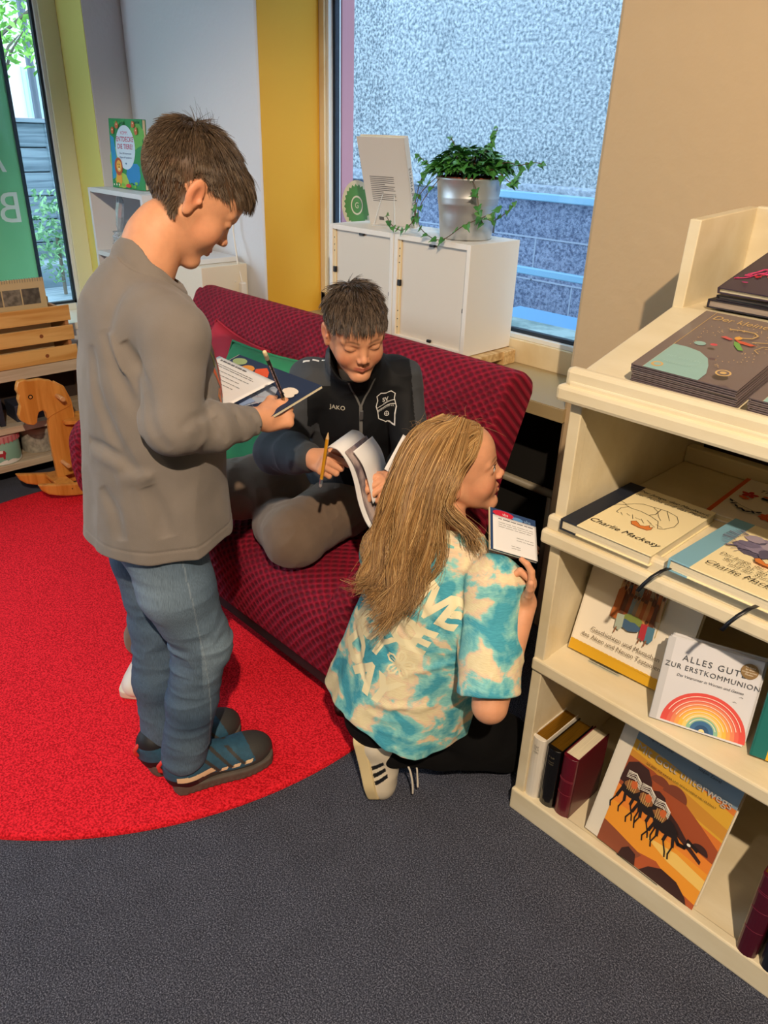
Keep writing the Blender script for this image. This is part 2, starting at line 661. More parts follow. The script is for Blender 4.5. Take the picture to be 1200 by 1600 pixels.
for z in (1.0, .46):
    obj('rail', MB().box((-4.6, 5.08, z - .028), (0, 5.12, z + .028)), M_RAIL, r_, world=True, bevel=.008)
for x in (-4.55, -.6):
    obj('post', MB().box((x, 5.085, 0), (x + .035, 5.115, 1.0)), M_RAIL, r_, world=True)
o = obj('window_ledge', MB().box((NX0, 2.12, .0), (NX1 + .3, 2.75, .70)), stucco('weathered_green_concrete', '#9db3b4', '#6d8586', 8, .005))
tag(o, 'weathered greenish concrete ledge right outside the big window', 'ledge')
o = obj('light_well_cover', MB().box((-2.9, 2.85, 0), (-.8, 4.0, .45), None, Matrix.Rotation(math.radians(0), 4, 'Z')), mat('blue_grey_sheet_metal', '#5f8fb8', .45), bevel=.01)
tag(o, 'flat blue grey metal cover lying outside behind the window ledge', 'cover')
o = obj('corner_post', MB().box((-2.80, 2.20, 0), (-2.545, 2.26, 3.2)), mat('dusty_pink_paint', '#c98a94', .6))
tag(o, 'dusty pink painted upright post outside the left edge of the big window', 'post')

# street side
bu = thing('street_building', 'white rendered building with tall windows across the street', 'building', (-19, 6, 0))
obj('facade', MB().box((-19.6, -12, 0), (-19, 24, 11)), mat('white_render', '#c9cfcd', .9), bu, world=True)
for y in (-2.2, .4, 3.0, 5.6, 7.3, 9.0, 11.6):
    for z in (.9, 3.6, 6.4):
        w = obj('window', MB().box((-19.0, y, z), (-18.96, y + .75, z + 1.5)), mat('pale_green_window_frame', '#a9d6cf', .5), bu, world=True)
        obj('pane', MB().box((-18.96, y + .08, z + .08), (-18.95, y + .34, z + 1.42)).box((-18.96, y + .41, z + .08), (-18.95, y + .67, z + 1.42)), mat('reflecting_pane', '#8db4bd', .1), w, world=True)
lp = obj('street_lamp', MB().tube([(-11.5, 4.55, 0), (-11.5, 4.55, 6.5)], .05).box((-11.6, 4.4, 6.4), (-11.4, 4.9, 6.5)), mat('grey_lamp_post', '#596775', .5))
tag(lp, 'thin grey lamp post standing before the white building outside', 'lamp post')
cr_ = thing('parked_car', 'red car parked in the street beyond the grey plank wall', 'car', (-15.0, 6.3, 0), -1.35)
b = MB()
b.prism([(-2, .25), (2, .25), (2.05, .8), (1.2, .95), (.7, 1.42), (-1.2, 1.45), (-1.9, .95), (-2.05, .7)], -.85, .85, None, Matrix.Rotation(PI / 2, 4, 'X'))
obj('body', b, mat('faded_red_car_paint', '#d8666e', .25, coat=.5), cr_, bevel=.05)
b = MB().prism([(1.05, .98), (.62, 1.36), (-1.1, 1.38), (-1.6, .98)], -.86, .86, None, Matrix.Rotation(PI / 2, 4, 'X'))
obj('side_window', b, mat('car_glass', '#b9d3d6', .1), cr_)
for x in (-1.25, 1.25):
    for s in (-1, 1):
        obj('wheel', MB().tube([(x, s * .72, .32), (x, s * .9, .32)], .32, seg=24), mat('tyre_rubber', '#22252a', .7), cr_)
pw = thing('planter_wall', 'tall grey wall of horizontal boards on the terrace outside', 'wall', (-7.0, 2.6, 0))
M_PLK = wood_mat('weathered_grey_boards', '#8ea3ae', '#5f7380', (1, .15, 3), 9, .8)
for k in range(7):
    obj('board', MB().box((-7.06, .6, .10 + k * .185), (-7, 2.84, .275 + k * .185)), M_PLK, pw, world=True, bevel=.006)
obj('top_board', MB().box((-7.12, .6, 1.40 - .01), (-6.95, 2.88, 1.42)), M_PLK, pw, world=True)
obj('backing', MB().box((-7.09, .6, 0), (-7.061, 2.84, 1.39)), M_PLK, pw, world=True)
obj('corner_post', MB().box((-7.07, 2.80, 0), (-6.97, 2.87, 1.39)), M_PLK, pw, world=True)
o = obj('green_bin', MB().box((-7.3, 2.89, 0), (-7.0, 3.35, 1.36)), mat('bright_green_plastic', '#35d257', .5), bevel=.02)
tag(o, 'bright green upright panel beside the grey board wall outside', 'panel')
o = obj('terrace_step', MB().box((-6.6, 1.1, 0), (-4.9, 3.2, .16)).box((-6.9, 1.1, 0), (-6.6, 3.4, .34)), wood_mat('terrace_boards', '#a6b9c4', '#7c929f', (4, .3, 1), 6, .8), bevel=.01)
tag(o, 'low grey boarded terrace step below the planted shrub outside', 'step')
o = obj('artificial_turf', MB().box((-4.7, -1, 0), (-4.15, 1.72, .03)), plush('green_turf', '#2b9c6a', '#58c79a', 60))
tag(o, 'strip of green artificial turf just outside the street window', 'turf')


def leaf_cloud(c, rad, n, size, rnd, sq=(1, 1, 1)):
    v, f = [], []
    for i in range(n):
        d = Vector((rnd.gauss(0, 1), rnd.gauss(0, 1), rnd.gauss(0, 1))).normalized() * (rnd.random() ** .4)
        p = Vector((c[0] + d.x * rad * sq[0], c[1] + d.y * rad * sq[1], c[2] + d.z * rad * sq[2]))
        R = Euler((rnd.uniform(-1, 1), rnd.uniform(-1, 1), rnd.uniform(0, 6.3))).to_matrix()
        k = len(v)
        s = size * rnd.uniform(.6, 1.2)
        for q in ((-1, 0, 0), (0, -.5, .12), (1, 0, 0), (0, .5, .12)):
            v.append(p + R @ (Vector(q) * s))
        f.append((k, k + 1, k + 2, k + 3))
    return v, f


rnd = random.Random(5)
tr = thing('street_tree', 'young leafy street tree in front of the white building', 'tree', (-10.0, 3.55, 0))
tb = MB().tube([(-10.0, 3.55, 0), (-10.02, 3.57, 1.2), (-9.95, 3.62, 1.95), (-9.98, 3.6, 2.6), (-10, 3.6, 3.6)], [.075, .065, .055, .04, .02])
crown = MB()
for i in range(15):
    a = i * 2.4
    z0 = 1.75 + i * .14
    L = rnd.uniform(.55, 1.0)
    p1 = (-9.98 + math.cos(a) * L * .5, 3.6 + math.sin(a) * L * .5, z0 + L * .35)
    p2 = (-9.98 + math.cos(a) * L, 3.6 + math.sin(a) * L, z0 + L * .55)
    tb.tube([(-9.98, 3.6, z0), p1, p2], [.022, .014, .006], seg=5)
    for q in (p1, p2):
        v, f = leaf_cloud(q, .42, 60, .055, rnd, (1, 1, .6))
        crown.add(v, f)
obj('trunk', tb, mat('tree_bark', '#6f6a5e', .9), tr, world=True)
o = obj('foliage', crown, mat('spring_leaves', '#8fce5c', .6, color2='#66ad3e', vscale=8), tr, world=True)
sh = thing('shrub', 'small pale green shrub planted before the grey board wall outside', 'shrub', (-6.22, 2.46, .17))
v, f = leaf_cloud((-6.22, 2.46, .62), .33, 620, .03, rnd, (.8, .8, 1.1))
obj('foliage', MB().add(v, f), mat('shrub_leaves', '#8fbf8d', .6, color2='#5f9466', vscale=20), sh, world=True)
obj('stem', MB().tube([(-6.22, 2.46, .17), (-6.22, 2.46, .6)], .015), MATS['tree_bark'], sh, world=True)

# green advertising banner behind the street window, its letters read from the back
bn = thing('green_banner', 'tall green banner behind the street window, white letters seen mirrored', 'banner', (-3.9, .9, .45))
M_GREEN = mat('green_banner_cloth', '#78cf9c', .6, color2='#82d6a5', vscale=3)
obj('panel', MB().box((-3.905, .45, .45), (-3.895, 1.42, 2.6)), M_GREEN, bn, world=True)
obj('edge_profile', MB().box((-3.91, 1.42, .45), (-3.89, 1.436, 2.6)), M_GASKET, bn, world=True)
for s, y, z in (('A', 1.36, 1.20), ('BE', 1.40, .985)):
    lt = MB()
    v, f = text_geo(s, .19)
    # seen from inside the letters run the other way (mirrored): text x goes along -y
    lt.add([(-3.893, y - .0 - a, z + bb) for a, bb, _ in v], f)
    obj('lettering', lt, mat('white_vinyl', '#e6f2ee', .6), bn, world=True)
# ------------------------------------------------------------------ rug
v, f = [], []
NR = 128
prof = [(0, .013), (.985, .013), (.997, .011), (1.0, .005), (1.0, 0)]
rg = MB().lathe(prof, (0, 0, .0), None, NR)
rug = obj('round_rug', rg, M_RUG, None, smooth=True)
rug.location = (-2.075, .95, 0.0005)
tag(rug, 'large round bright red plush rug on the dark carpet', 'rug')


# ------------------------------------------------------------------ sofa
def honeycomb(name, c_hi, c_lo, freq=38.0):
    m, nt, b = node_mat(name)
    tc = nt.nodes.new('ShaderNodeTexCoord')
    sp = nt.nodes.new('ShaderNodeSeparateXYZ'); nt.links.new(tc.outputs['Object'], sp.inputs[0])
    ad = nt.nodes.new('ShaderNodeMath'); ad.operation = 'ADD'
    nt.links.new(sp.outputs[2], ad.inputs[0]); nt.links.new(sp.outputs[1], ad.inputs[1])
    # on end faces (x constant) use y instead of x: sum keeps the pattern alive everywhere
    cb = nt.nodes.new('ShaderNodeCombineXYZ')
    mad = nt.nodes.new('ShaderNodeMath'); mad.operation = 'MULTIPLY_ADD'
    nt.links.new(sp.outputs[1], mad.inputs[0]); mad.inputs[1].default_value = .0; nt.links.new(sp.outputs[0], mad.inputs[2])
    nt.links.new(mad.outputs[0], cb.inputs[0]); nt.links.new(ad.outputs[0], cb.inputs[1])
    mp = nt.nodes.new('ShaderNodeMapping'); mp.inputs['Rotation'].default_value = (0, 0, PI / 4); mp.inputs['Scale'].default_value = (freq, freq, freq)
    nt.links.new(cb.outputs[0], mp.inputs[0])
    vo = nt.nodes.new('ShaderNodeTexVoronoi'); vo.voronoi_dimensions = '2D'; vo.inputs['Randomness'].default_value = .06; vo.inputs['Scale'].default_value = 1
    nt.links.new(mp.outputs[0], vo.inputs['Vector'])
    cr = nt.nodes.new('ShaderNodeValToRGB')
    e = cr.color_ramp.elements
    e[0].position = .18; e[0].color = (0, 0, 0, 1)
    e[1].position = .55; e[1].color = (1, 1, 1, 1)
    nt.links.new(vo.outputs['Distance'], cr.inputs[0])
    n1 = nt.nodes.new('ShaderNodeTexNoise'); n1.inputs['Scale'].default_value = 9; nt.links.new(tc.outputs['Object'], n1.inputs['Vector'])
    mx = nt.nodes.new('ShaderNodeMix'); mx.data_type = 'RGBA'
    mx.inputs[6].default_value = lin(c_lo); mx.inputs[7].default_value = lin(c_hi)
    mu = nt.nodes.new('ShaderNodeMath'); mu.operation = 'MULTIPLY'
    nt.links.new(cr.outputs[0], mu.inputs[0]); nt.links.new(n1.outputs['Fac'], mu.inputs[1])
    mu2 = nt.nodes.new('ShaderNodeMath'); mu2.operation = 'MULTIPLY'; mu2.inputs[1].default_value = 1.7; nt.links.new(mu.outputs[0], mu2.inputs[0])
    nt.links.new(mu2.outputs[0], mx.inputs[0])
    nt.links.new(mx.outputs[2], b.inputs['Base Color'])
    b.inputs['Roughness'].default_value = .75; b.inputs['Specular IOR Level'].default_value = .25
    b.inputs['Sheen Weight'].default_value = .22; b.inputs['Sheen Tint'].default_value = lin('#d8405c')
    bp = nt.nodes.new('ShaderNodeBump'); bp.inputs['Distance'].default_value = .005
    nt.links.new(cr.outputs[0], bp.inputs['Height']); nt.links.new(bp.outputs[0], b.inputs['Normal'])
    return m


M_SOFA = honeycomb('crimson_waffle_velvet', '#961530', '#580a1c', 46.0)
sofa = thing('sofa', 'low crimson waffle velvet sofa standing under the window sill', 'sofa', (-1.83, 1.3, 0))
SX0, SX1 = -2.64, -1.12


def yz_prism(poly, x0, x1):
    n = len(poly)
    b = MB()
    vs = [(x0, y, z) for y, z in poly] + [(x1, y, z) for y, z in poly]
    b.add(vs, [tuple(range(n))] + [(i, n + i, n + (i + 1) % n, (i + 1) % n)[::-1] for i in range(n)][::1] + [tuple(range(n, 2 * n))[::-1]])
    return b


def fix_normals(o):
    bm = bmesh.new(); bm.from_mesh(o.data); bmesh.ops.recalc_face_normals(bm, faces=bm.faces); bm.to_mesh(o.data); bm.free()
    return o


def soft(o, lv=2):
    fix_normals(o)
    b = o.modifiers['bevel'] if 'bevel' in o.modifiers else None
    o.data.polygons.foreach_set('use_smooth', [True] * len(o.data.polygons))
    return o


seat = [(.985, .15), (.972, .25), (.972, .34), (1.0, .385), (1.08, .405), (1.42, .40), (1.50, .38), (1.5, .15)]
soft(obj('seat', yz_prism(seat, SX0 + .06, SX1 - .06), M_SOFA, sofa, bevel=.018, world=True, bseg=3))
back = [(1.33, .36), (1.40, .56), (1.47, .72), (1.535, .85), (1.56, .873), (1.61, .868), (1.655, .835), (1.655, .80), (1.56, .57), (1.48, .33), (1.47, .15), (1.36, .15)]
soft(obj('backrest', yz_prism(back, SX0, SX1), M_SOFA, sofa, bevel=.02, world=True, bseg=3))
arm = [(.985, .15), (.968, .26), (.972, .38), (1.01, .435), (1.06, .452), (1.20, .465), (1.33, .50), (1.40, .60), (1.44, .70), (1.50, .70), (1.50, .15)]
for x0, x1 in ((SX0 - .035, SX0 + .055), (SX1 - .075, SX1 + .012)):
    soft(obj('armrest', yz_prism(arm, x0, x1), M_SOFA, sofa, bevel=.03, world=True, bseg=4))
obj('base_frame', MB().box((SX0 + .03, 1.0, .11), (SX1 - .03, 1.46, .15)), mat('black_sofa_base', '#15100f', .6), sofa, world=True)
for x, y in ((SX1 - .07, 1.05), (SX0 + .07, 1.05), (SX1 - .07, 1.42), (SX0 + .07, 1.42)):
    obj('leg', MB().lathe([(0, 0), (.032, 0), (.034, .012), (.026, .02), (.018, .03), (.016, .115), (0, .115)], (x, y, .0135 if y < 1.3 else .0135), None, 20), mat('dark_bronze_foot', '#3a2b20', .35, metal=.7), sofa, world=True, smooth=True)


def pillow(w, h, t, n=26, puff=2.4, seed=1, wr=.006):
    r = random.Random(seed)
    ph = [r.uniform(0, 6) for _ in range(6)]
    b = MB()
    vs = {}
    idx = []
    for s in (1, -1):
        for i in range(n + 1):
            for j in range(n + 1):
                u, q = 2 * i / n - 1, 2 * j / n - 1
                e = max(0, (1 - abs(u) ** puff)) * max(0, (1 - abs(q) ** puff))
                pin = 1 - .07 * (1 - abs(u) ** 2) * abs(q) ** 3
                pin2 = 1 - .07 * (1 - abs(q) ** 2) * abs(u) ** 3
                x = u * w / 2 * pin2
                y = q * h / 2 * pin
                z = s * t / 2 * e ** .55
                z += s * wr * e * (math.sin(7 * u + 5 * q + ph[0]) + math.sin(11 * q - 6 * u + ph[1]) * .7)
                key = (i, j, s if e > 0 else 0)
                if key not in vs:
                    vs[key] = len(b.v)
                    b.v.append((x, y, z))
    for s in (1, -1):
        for i in range(n):
            for j in range(n):
                q4 = []
                for a, c in ((i, j), (i + 1, j), (i + 1, j + 1), (i, j + 1)):
                    q4.append(vs.get((a, c, 0), vs.get((a, c, s))))
                if s < 0:
                    q4 = q4[::-1]
                b.f.append(tuple(q4)); b.m.append(0)
    b.mats = []
    return b


def rim(w, h, r, m_, parent, name='piping', n=40):
    pts = []
    for k in range(n + 1):
        t = (k / n * 4) % 4
        s = int(t); u = 2 * (t - s) - 1
        a = [(u, -1), (1, u), (-u, 1), (-1, -u)][s]
        pinx = 1 - .07 * (1 - a[1] ** 2) * abs(a[0]) ** 3
        piny = 1 - .07 * (1 - a[0] ** 2) * abs(a[1]) ** 3
        pts.append((a[0] * w / 2 * pinx, a[1] * h / 2 * piny, 0))
    return obj(name, MB().tube(pts, r, cap=False, seg=6), m_, parent, smooth=True)


M_GCUSH = mat('green_cushion_cotton', '#2f8a57', .85, bump=.0006, bscale=500, var=.12, vscale=18)
lean = Matrix.Translation((-1.90, 1.30, .61)) @ Euler((math.radians(60), 0, 0)).to_matrix().to_4x4() @ Matrix.Rotation(math.radians(3), 4, 'Z')
g = thing('green_cushion', 'plain green cushion leaning on the sofa backrest', 'cushion', M=lean)
obj('cover', pillow(.52, .40, .14, seed=2), M_GCUSH, g, smooth=True)
rim(.52, .40, .005, M_GCUSH, g)
g = thing('red_cushion', 'bright red cushion, only its corners showing behind the green one', 'cushion', M=Matrix.Translation((-2.27, 1.41, .60)) @ Euler((math.radians(66), 0, math.radians(-3))).to_matrix().to_4x4() @ Matrix.Rotation(math.radians(-6), 4, 'Z'))
M_RCUSH = mat('red_cushion_cotton', '#b3122a', .8, bump=.0005, bscale=500)
obj('cover', pillow(.38, .36, .12, seed=5), M_RCUSH, g, smooth=True)
rim(.38, .36, .004, M_RCUSH, g)
g = thing('fringed_throw', 'cream wool seat pad with a row of grey beads along its edge', 'seat pad', M=Matrix.Translation((-1.86, 1.13, .440)) @ Matrix.Rotation(.2, 4, 'Z'))
obj('pad', pillow(.36, .34, .05, puff=5, seed=8, wr=.003), mat('cream_wool', '#e6cfa0', .95, bump=.003, bscale=120), g, smooth=True)
for k in range(12):
    obj('bead', MB().lathe([(0, -.009), (.008, -.006), (.011, 0), (.008, .006), (0, .009)], (-.18 + k * .0325, .165 + .006 * (k % 2), .018), None, 12), mat('grey_bead', '#74787a', .25), g, smooth=True)

# ------------------------------------------------------------------ bookcase
BX0, BX1, BY0, BY1 = -.69, .62, 1.13, 1.73
M_BACKB = mat('dark_brown_back_panel', '#3a2717', .7, var=.2, vscale=4)
bc = thing('display_bookcase', 'cream painted display bookcase with sloping top shelf', 'bookcase', (-.03, 1.43, 0))


def cb(name, lo, hi, m=M_CREAM, bev=.004):
    return obj(name, MB().box(lo, hi), m, bc, bevel=bev, world=True)


def side(x0, x1):
    poly = [(1.15, .0), (1.15, 1.035), (1.46, 1.113), (1.73, 1.113), (1.73, 0)]
    return yz_prism(poly, x0, x1)


fix_normals(obj('side_panel', side(BX0, BX0 + .022), M_CREAM, bc, bevel=.002, world=True))
fix_normals(obj('side_panel', side(BX1 - .022, BX1), M_CREAM, bc, bevel=.002, world=True))
cb('plinth', (BX0 - .004, BY0 - .004, 0), (BX1, BY0 + .02, .062))
cb('shelf', (BX0 + .02, BY0 + .005, .03), (BX1 - .02, BY1 - .02, .055))
cb('face_stile', (BX0, BY0 + .004, .055), (BX0 + .024, BY0 + .03, 1.012), bev=.002)
cb('shelf', (BX0 + .0, BY0 - .002, .410), (BX1, BY1 - .02, .44))
cb('shelf', (BX0 + .022, BY0 + .01, .738), (BX1 - .022, BY1 - .02, .762))
cb('lip_rail', (BX0 - .012, BY0 - .018, .718), (BX1, BY0 + .008, .748), bev=.006)
cb('lip_rail', (BX0 - .008, BY0 - .008, .744), (BX1, BY0 + .014, .776), bev=.006)
cb('back_rail', (BX0 + .022, BY1 - .12, .762), (BX1 - .022, BY1 - .09, .80))
cb('batten', (BX0 + .022, BY0 + .03, .395), (BX0 + .036, BY1 - .03, .411))
cb('back_panel', (BX0 + .02, BY1 - .022, .02), (BX1 - .02, BY1 - .004, 1.09), M_BACKB)
top = [(1.12, 1.018), (1.12, 1.040), (1.46, 1.128), (1.73, 1.13), (1.73, 1.108), (1.46, 1.106)]
fix_normals(obj('sloping_top', yz_prism(top, BX0 - .002, BX1 + .002), M_CREAM, bc, bevel=.003, world=True))
cb('lip_rail', (BX0 - .02, BY0 - .02, 1.002), (BX1, BY0 + .012, 1.032), bev=.007)
cb('lip_rail', (BX0 - .012, BY0 - .008, 1.028), (BX1, BY0 + .016, 1.062), bev=.008)
up = [(1.455, 1.12), (1.46, 1.287), (1.715, 1.300), (1.715, 1.12)]
fix_normals(obj('upstand_end', yz_prism(up, BX0 - .003, BX0 + .020), M_CREAM, bc, bevel=.002, world=True))
cb('upstand_back', (BX0 + .018, 1.70, 1.12), (BX1, 1.722, 1.302))

# ------------------------------------------------------------------ books
M_PAGE = mat('page_block_cream', '#e9ddbd', .8, var=.2, vscale=300, stretch=(.05, .05, 6))
M_GOLD = mat('gilt_edge', '#b8892b', .3, metal=.85, var=.3, vscale=200, stretch=(.1, 1, 3))
M_INK = mat('black_ink', '#17130f', .7)


def book(name, label, w, h, t, M, cover, spine=None, pages=None, art=None, group=None, cat='book', board=.0025, round_spine=0, sq=.003, spine_w=None):
    """lying flat: spine along x=0, fore edge x=w, y = height, front cover on top (z=t)"""
    o = thing(name, label, cat, M=M, group=group)
    b = MB()
    b.box((0, 0, 0), (w, h, board), cover)
    b.box((0, 0, t - board), (w, h, t), cover)
    sm = spine or cover
    if round_spine:
        n = 8
        prof = [(-round_spine * math.sin(PI * k / n), t / 2 - t / 2 * math.cos(PI * k / n)) for k in range(n + 1)]
        poly = prof + [(.003, t), (.003, 0)]
        vs = [(x, 0, z) for x, z in poly] + [(x, h, z) for x, z in poly]
        m_ = len(poly)
        b.add(vs, [tuple(range(m_)), tuple(range(m_, 2 * m_))[::-1]] + [(i, m_ + i, m_ + (i + 1) % m_, (i + 1) % m_) for i in range(m_)], sm)
    else:
        b.box((-.0012, 0, 0), (board, h, t), sm)
    if spine_w:
        b.box((-.0014, -.0002, t - board), (spine_w, h + .0002, t + .0003), sm)
        b.box((-.0014, -.0002, -.0003), (spine_w, h + .0002, board), sm)
    c = fix_normals(obj('cover', b, None, o, bevel=.0006, bseg=1))
    obj('pages', MB().box((board, sq, board), (w - sq, h - sq, t - board)), pages or M_PAGE, o)
    if art:
        a = Art(t + .0004)
        art(a)
        obj('cover_print', a, None, o)
    return o


def col(h, r=.6):
    return mat('print_' + h.strip('#'), h, r)


def scribble(a, x, y, w, h, n, m_, seed=1, lw=.0011):
    r = random.Random(seed)
    pts = []
    for k in range(n):
        pts.append((x + w * k / (n - 1) + r.uniform(-1, 1) * w * .02, y + r.uniform(-1, 1) * h))
    a.L(pts, lw, m_)


def horse_sketch(a, ox, oy, s, m_):
    def T(pts):
        return [(ox + px_ * s, oy + py_ * s) for px_, py_ in pts]
    a.L(T([(-.5, .05), (-.42, .2), (-.3, .3), (-.1, .33), (.1, .36), (.3, .3), (.42, .12), (.45, -.08), (.38, -.28), (.3, -.34), (.26, -.26)]), .0011, m_)
    a.L(T([(-.5, .05), (-.35, .0), (-.2, .02), (0, -.02), (.18, -.1), (.26, -.26)]), .0011, m_)
    a.L(T([(-.5, .05), (-.6, -.05), (-.66, -.25), (-.62, -.27)]), .0011, m_)
    a.L(T([(-.42, .02), (-.48, -.12), (-.46, -.3), (-.42, -.31)]), .0011, m_)
    a.L(T([(-.5, .08), (-.62, .12), (-.7, .02)]), .0009, m_)
    a.L(T([(0, .34), (.03, .1), (-.02, .0)]), .0015, m_)
    a.L(T([(-.12, .31), (.0, .22), (.1, .06), (.2, -.05)]), .0008, m_)
    a.L(T([(.1, .35), (.2, .2), (.3, .05)]), .0008, m_)


def hand_title(a, lines, x, y, size, m_, dy, shear=.25, rot=0, **k):
    for i, s in enumerate(lines):
        a.T(s, x, y - i * dy, size, m_, align='CENTER', shear=shear, rot=rot + (.8 if i % 2 else -.8), res=2, **k)


CRM = '#f1e2b4'


def art_fox(a, fox):
    P = col('#d9803f')
    a.P([(fox[0] + x * .001, fox[1] + y * .001) for x, y in [(-26, 2), (-20, -8), (-4, -11), (12, -9), (16, -2), (14, 10), (10, 4), (6, 12), (2, 3), (-6, -1), (-14, 6), (-20, 10)]], P)
    a.L([(fox[0] + x * .001, fox[1] + y * .001) for x, y in [(-26, 2), (-20, -8), (-4, -11), (12, -9), (16, -2), (14, 10), (10, 4), (6, 12), (2, 3), (-6, -1), (-14, 6), (-20, 10), (-26, 2)]], .0009, M_INK)


def art_A(a):
    m_ = M_INK
    hand_title(a, ['Der Junge, der Maulwurf,', 'der Fuchs und das Pferd'], .105, .222, .0145, m_, .017)
    horse_sketch(a, .105, .14, .115, m_)
    art_fox(a, (.118, .088))
    for k in range(8):
        a.L([(.06 + k * .01, .108 + (k % 3) * .004), (.068 + k * .011, .1 + (k % 2) * .008)], .0008, m_)
    hand_title(a, ['Charlie Mackesy'], .105, .034, .021, m_, .02)


def flat(x, y, z, rot=0.0):
    return Matrix.Translation((x, y, z)) @ Matrix.Rotation(rot, 4, 'Z')


book('storybook', 'cream cover storybook with black cloth spine and a horse sketch', .182, .25, .022, flat(-.661, 1.112, .7625, 0), col(CRM), col('#1b2231'), None, art_A, spine_w=.034)


def art_B(a):
    m_ = M_INK
    rnd = random.Random(3)
    for k in range(26):
        c = ['#77708a', '#8f86a0', '#5f5a70', '#a79cae', '#837aa0'][k % 5]
        a.P(blob(.085 + rnd.uniform(-.03, .05), .165 + rnd.uniform(-.03, .035), rnd.uniform(.012, .03), rnd.uniform(.01, .022), 14, .25, rnd), col(c))
    for k in range(30):
        an = rnd.uniform(2.4, 4.4)
        a.L([(.08 + .04 * math.cos(an), .165 + .04 * math.sin(an)), (.08 + .062 * math.cos(an), .165 + .058 * math.sin(an))], .0012, col('#77708a'))
    a.P(blob(.14, .15, .028, .03, 14, .12, rnd), col('#efe6cf'))
    a.L([(.115, .17), (.12, .135), (.14, .115), (.165, .13)], .0012, m_)
    a.L([(.118, .165), (.13, .175), (.155, .17)], .0012, m_)
    art_fox(a, (.12, .105))
    hand_title(a, ['immer'], .15, .205, .016, m_, .02)
    hand_title(a, ['Der Junge, der Maulwurf,', 'der Fuchs, das Pferd', 'und der Sturm'], .112, .078, .0125, m_, .0145)
    hand_title(a, ['Charlie Mackesy'], .112, .026, .02, m_, .02)


bB = book('storybook', 'cream cover storybook with pale blue cloth spine, hanging over the shelf lip', .182, .25, .022, flat(-.4445, 1.104, .776, -.02) @ Matrix.Rotation(-.03, 4, 'X'), col(CRM), col('#7fb0c4'), None, art_B, spine_w=.036)
for (x0, ln, nm) in ((.004, .042, 0), (.15, .05, 1)):
    pts = []
    b = MB()
    segs = [(0, .004, 0), (-.004, -.016, 0.0), (-.012, -.030, -.010), (-.020, -.037, -.025), (-.027, -.040, -.042)]
    for i, (dx, dy, dz) in enumerate(segs):
        for w_ in (-.0035, .0035):
            b.v.append((x0 + dx + w_, dy, .004 + dz))
    for i in range(len(segs) - 1):
        b.f.append((2 * i, 2 * i + 1, 2 * i + 3, 2 * i + 2)); b.m.append(0)
    o = obj('ribbon_marker', b, mat('black_ribbon', '#11131a', .4), bB, smooth=True)
    s_ = o.modifiers.new('thickness', 'SOLIDIFY'); s_.thickness = .0006


def flower(a, x, y, r, m_, n=5):
    for k in range(n):
        an = 2 * PI * k / n + .3
        a.E(x + r * .55 * math.cos(an), y + r * .55 * math.sin(an), r * .48, r * .3, m_, rot=math.degrees(an), n=14)


def art_C(a):
    red, nav, org = col('#c8362b'), col('#1d2c4a'), col('#e0632e')
    a.T('Wage deinen', .105, .19, .02, M_INK, shear=.2)
    a.T('Traum zu leben', .105, .165, .02, M_INK, shear=.2)
    a.T('Mutmachworte', .105, .15, .008, org)
    flower(a, .035, .135, .017, red)
    flower(a, .10, .05, .018, org, 8)
    flower(a, .145, .045, .012, red)
    a.E(.03, .11, .008, .005, org); a.E(.037, .106, .007, .004, org, rot=40)
    a.R(.06, .125, .085, .135, nav); a.E(.072, .14, .013, .004, org)
    a.P([(.09, .10), (.105, .115), (.13, .118), (.15, .105), (.155, .09), (.145, .075), (.125, .07), (.11, .078), (.098, .072), (.102, .085)], nav)
    a.P([(.105, .112), (.10, .13), (.118, .128), (.13, .115)], nav)
    for k in range(8):
        a.E(.02 + k * .0085, .075 - .03 * math.sin(k * .35), .0065, .0028, nav, rot=40 if k % 2 else -50, n=12)
    a.L([(.015, .08), (.045, .062), (.085, .05)], .0012, nav)


book('gift_book', 'white gift book with orange spine and red and navy folk flowers', .165, .22, .014, flat(-.505, 1.375, .7625, .05), col('#efe7da'), col('#d9622b'), None, art_C, spine_w=.008)

# Kinderbibel leaning on a clear stand
M_CLEAR = glass_mat('clear_acrylic', (.96, .98, 1, 1))


def leaning(x0, y0, z0, yaw, lean):
    """book local: x width, y height, z front. stands on its lower edge, leans back"""
    return Matrix.Translation((x0, y0, z0)) @ Matrix.Rotation(yaw, 4, 'Z') @ Matrix.Rotation(PI / 2 - lean, 4, 'X')


def stand(name, label, M, w=.07, group='clear book stands'):
    o = thing('book_stand', label, 'book stand', M=M, group=None)
    b = MB()
    b.box((0, -.0012, -.012), (w, 0, .016))
    b.box((0, -.0012, .0148), (w, .006, .016))
    b.box((.0, 0, -.0135), (w, .10, -.012))
    obj('cradle', b, M_CLEAR, o)
    obj('front_edge', MB().box((0.002, .0045, .0161), (w - .002, .0056, .0165)), mat('dark_edge_line', '#2c241c', .4), o)
    obj('prop', MB().add([(0, .098, -.0125), (w, .098, -.0125), (w, .02, -.055), (0, .02, -.055)], [(0, 1, 2, 3)]), M_CLEAR, o)
    return o


rp = random.Random(9)


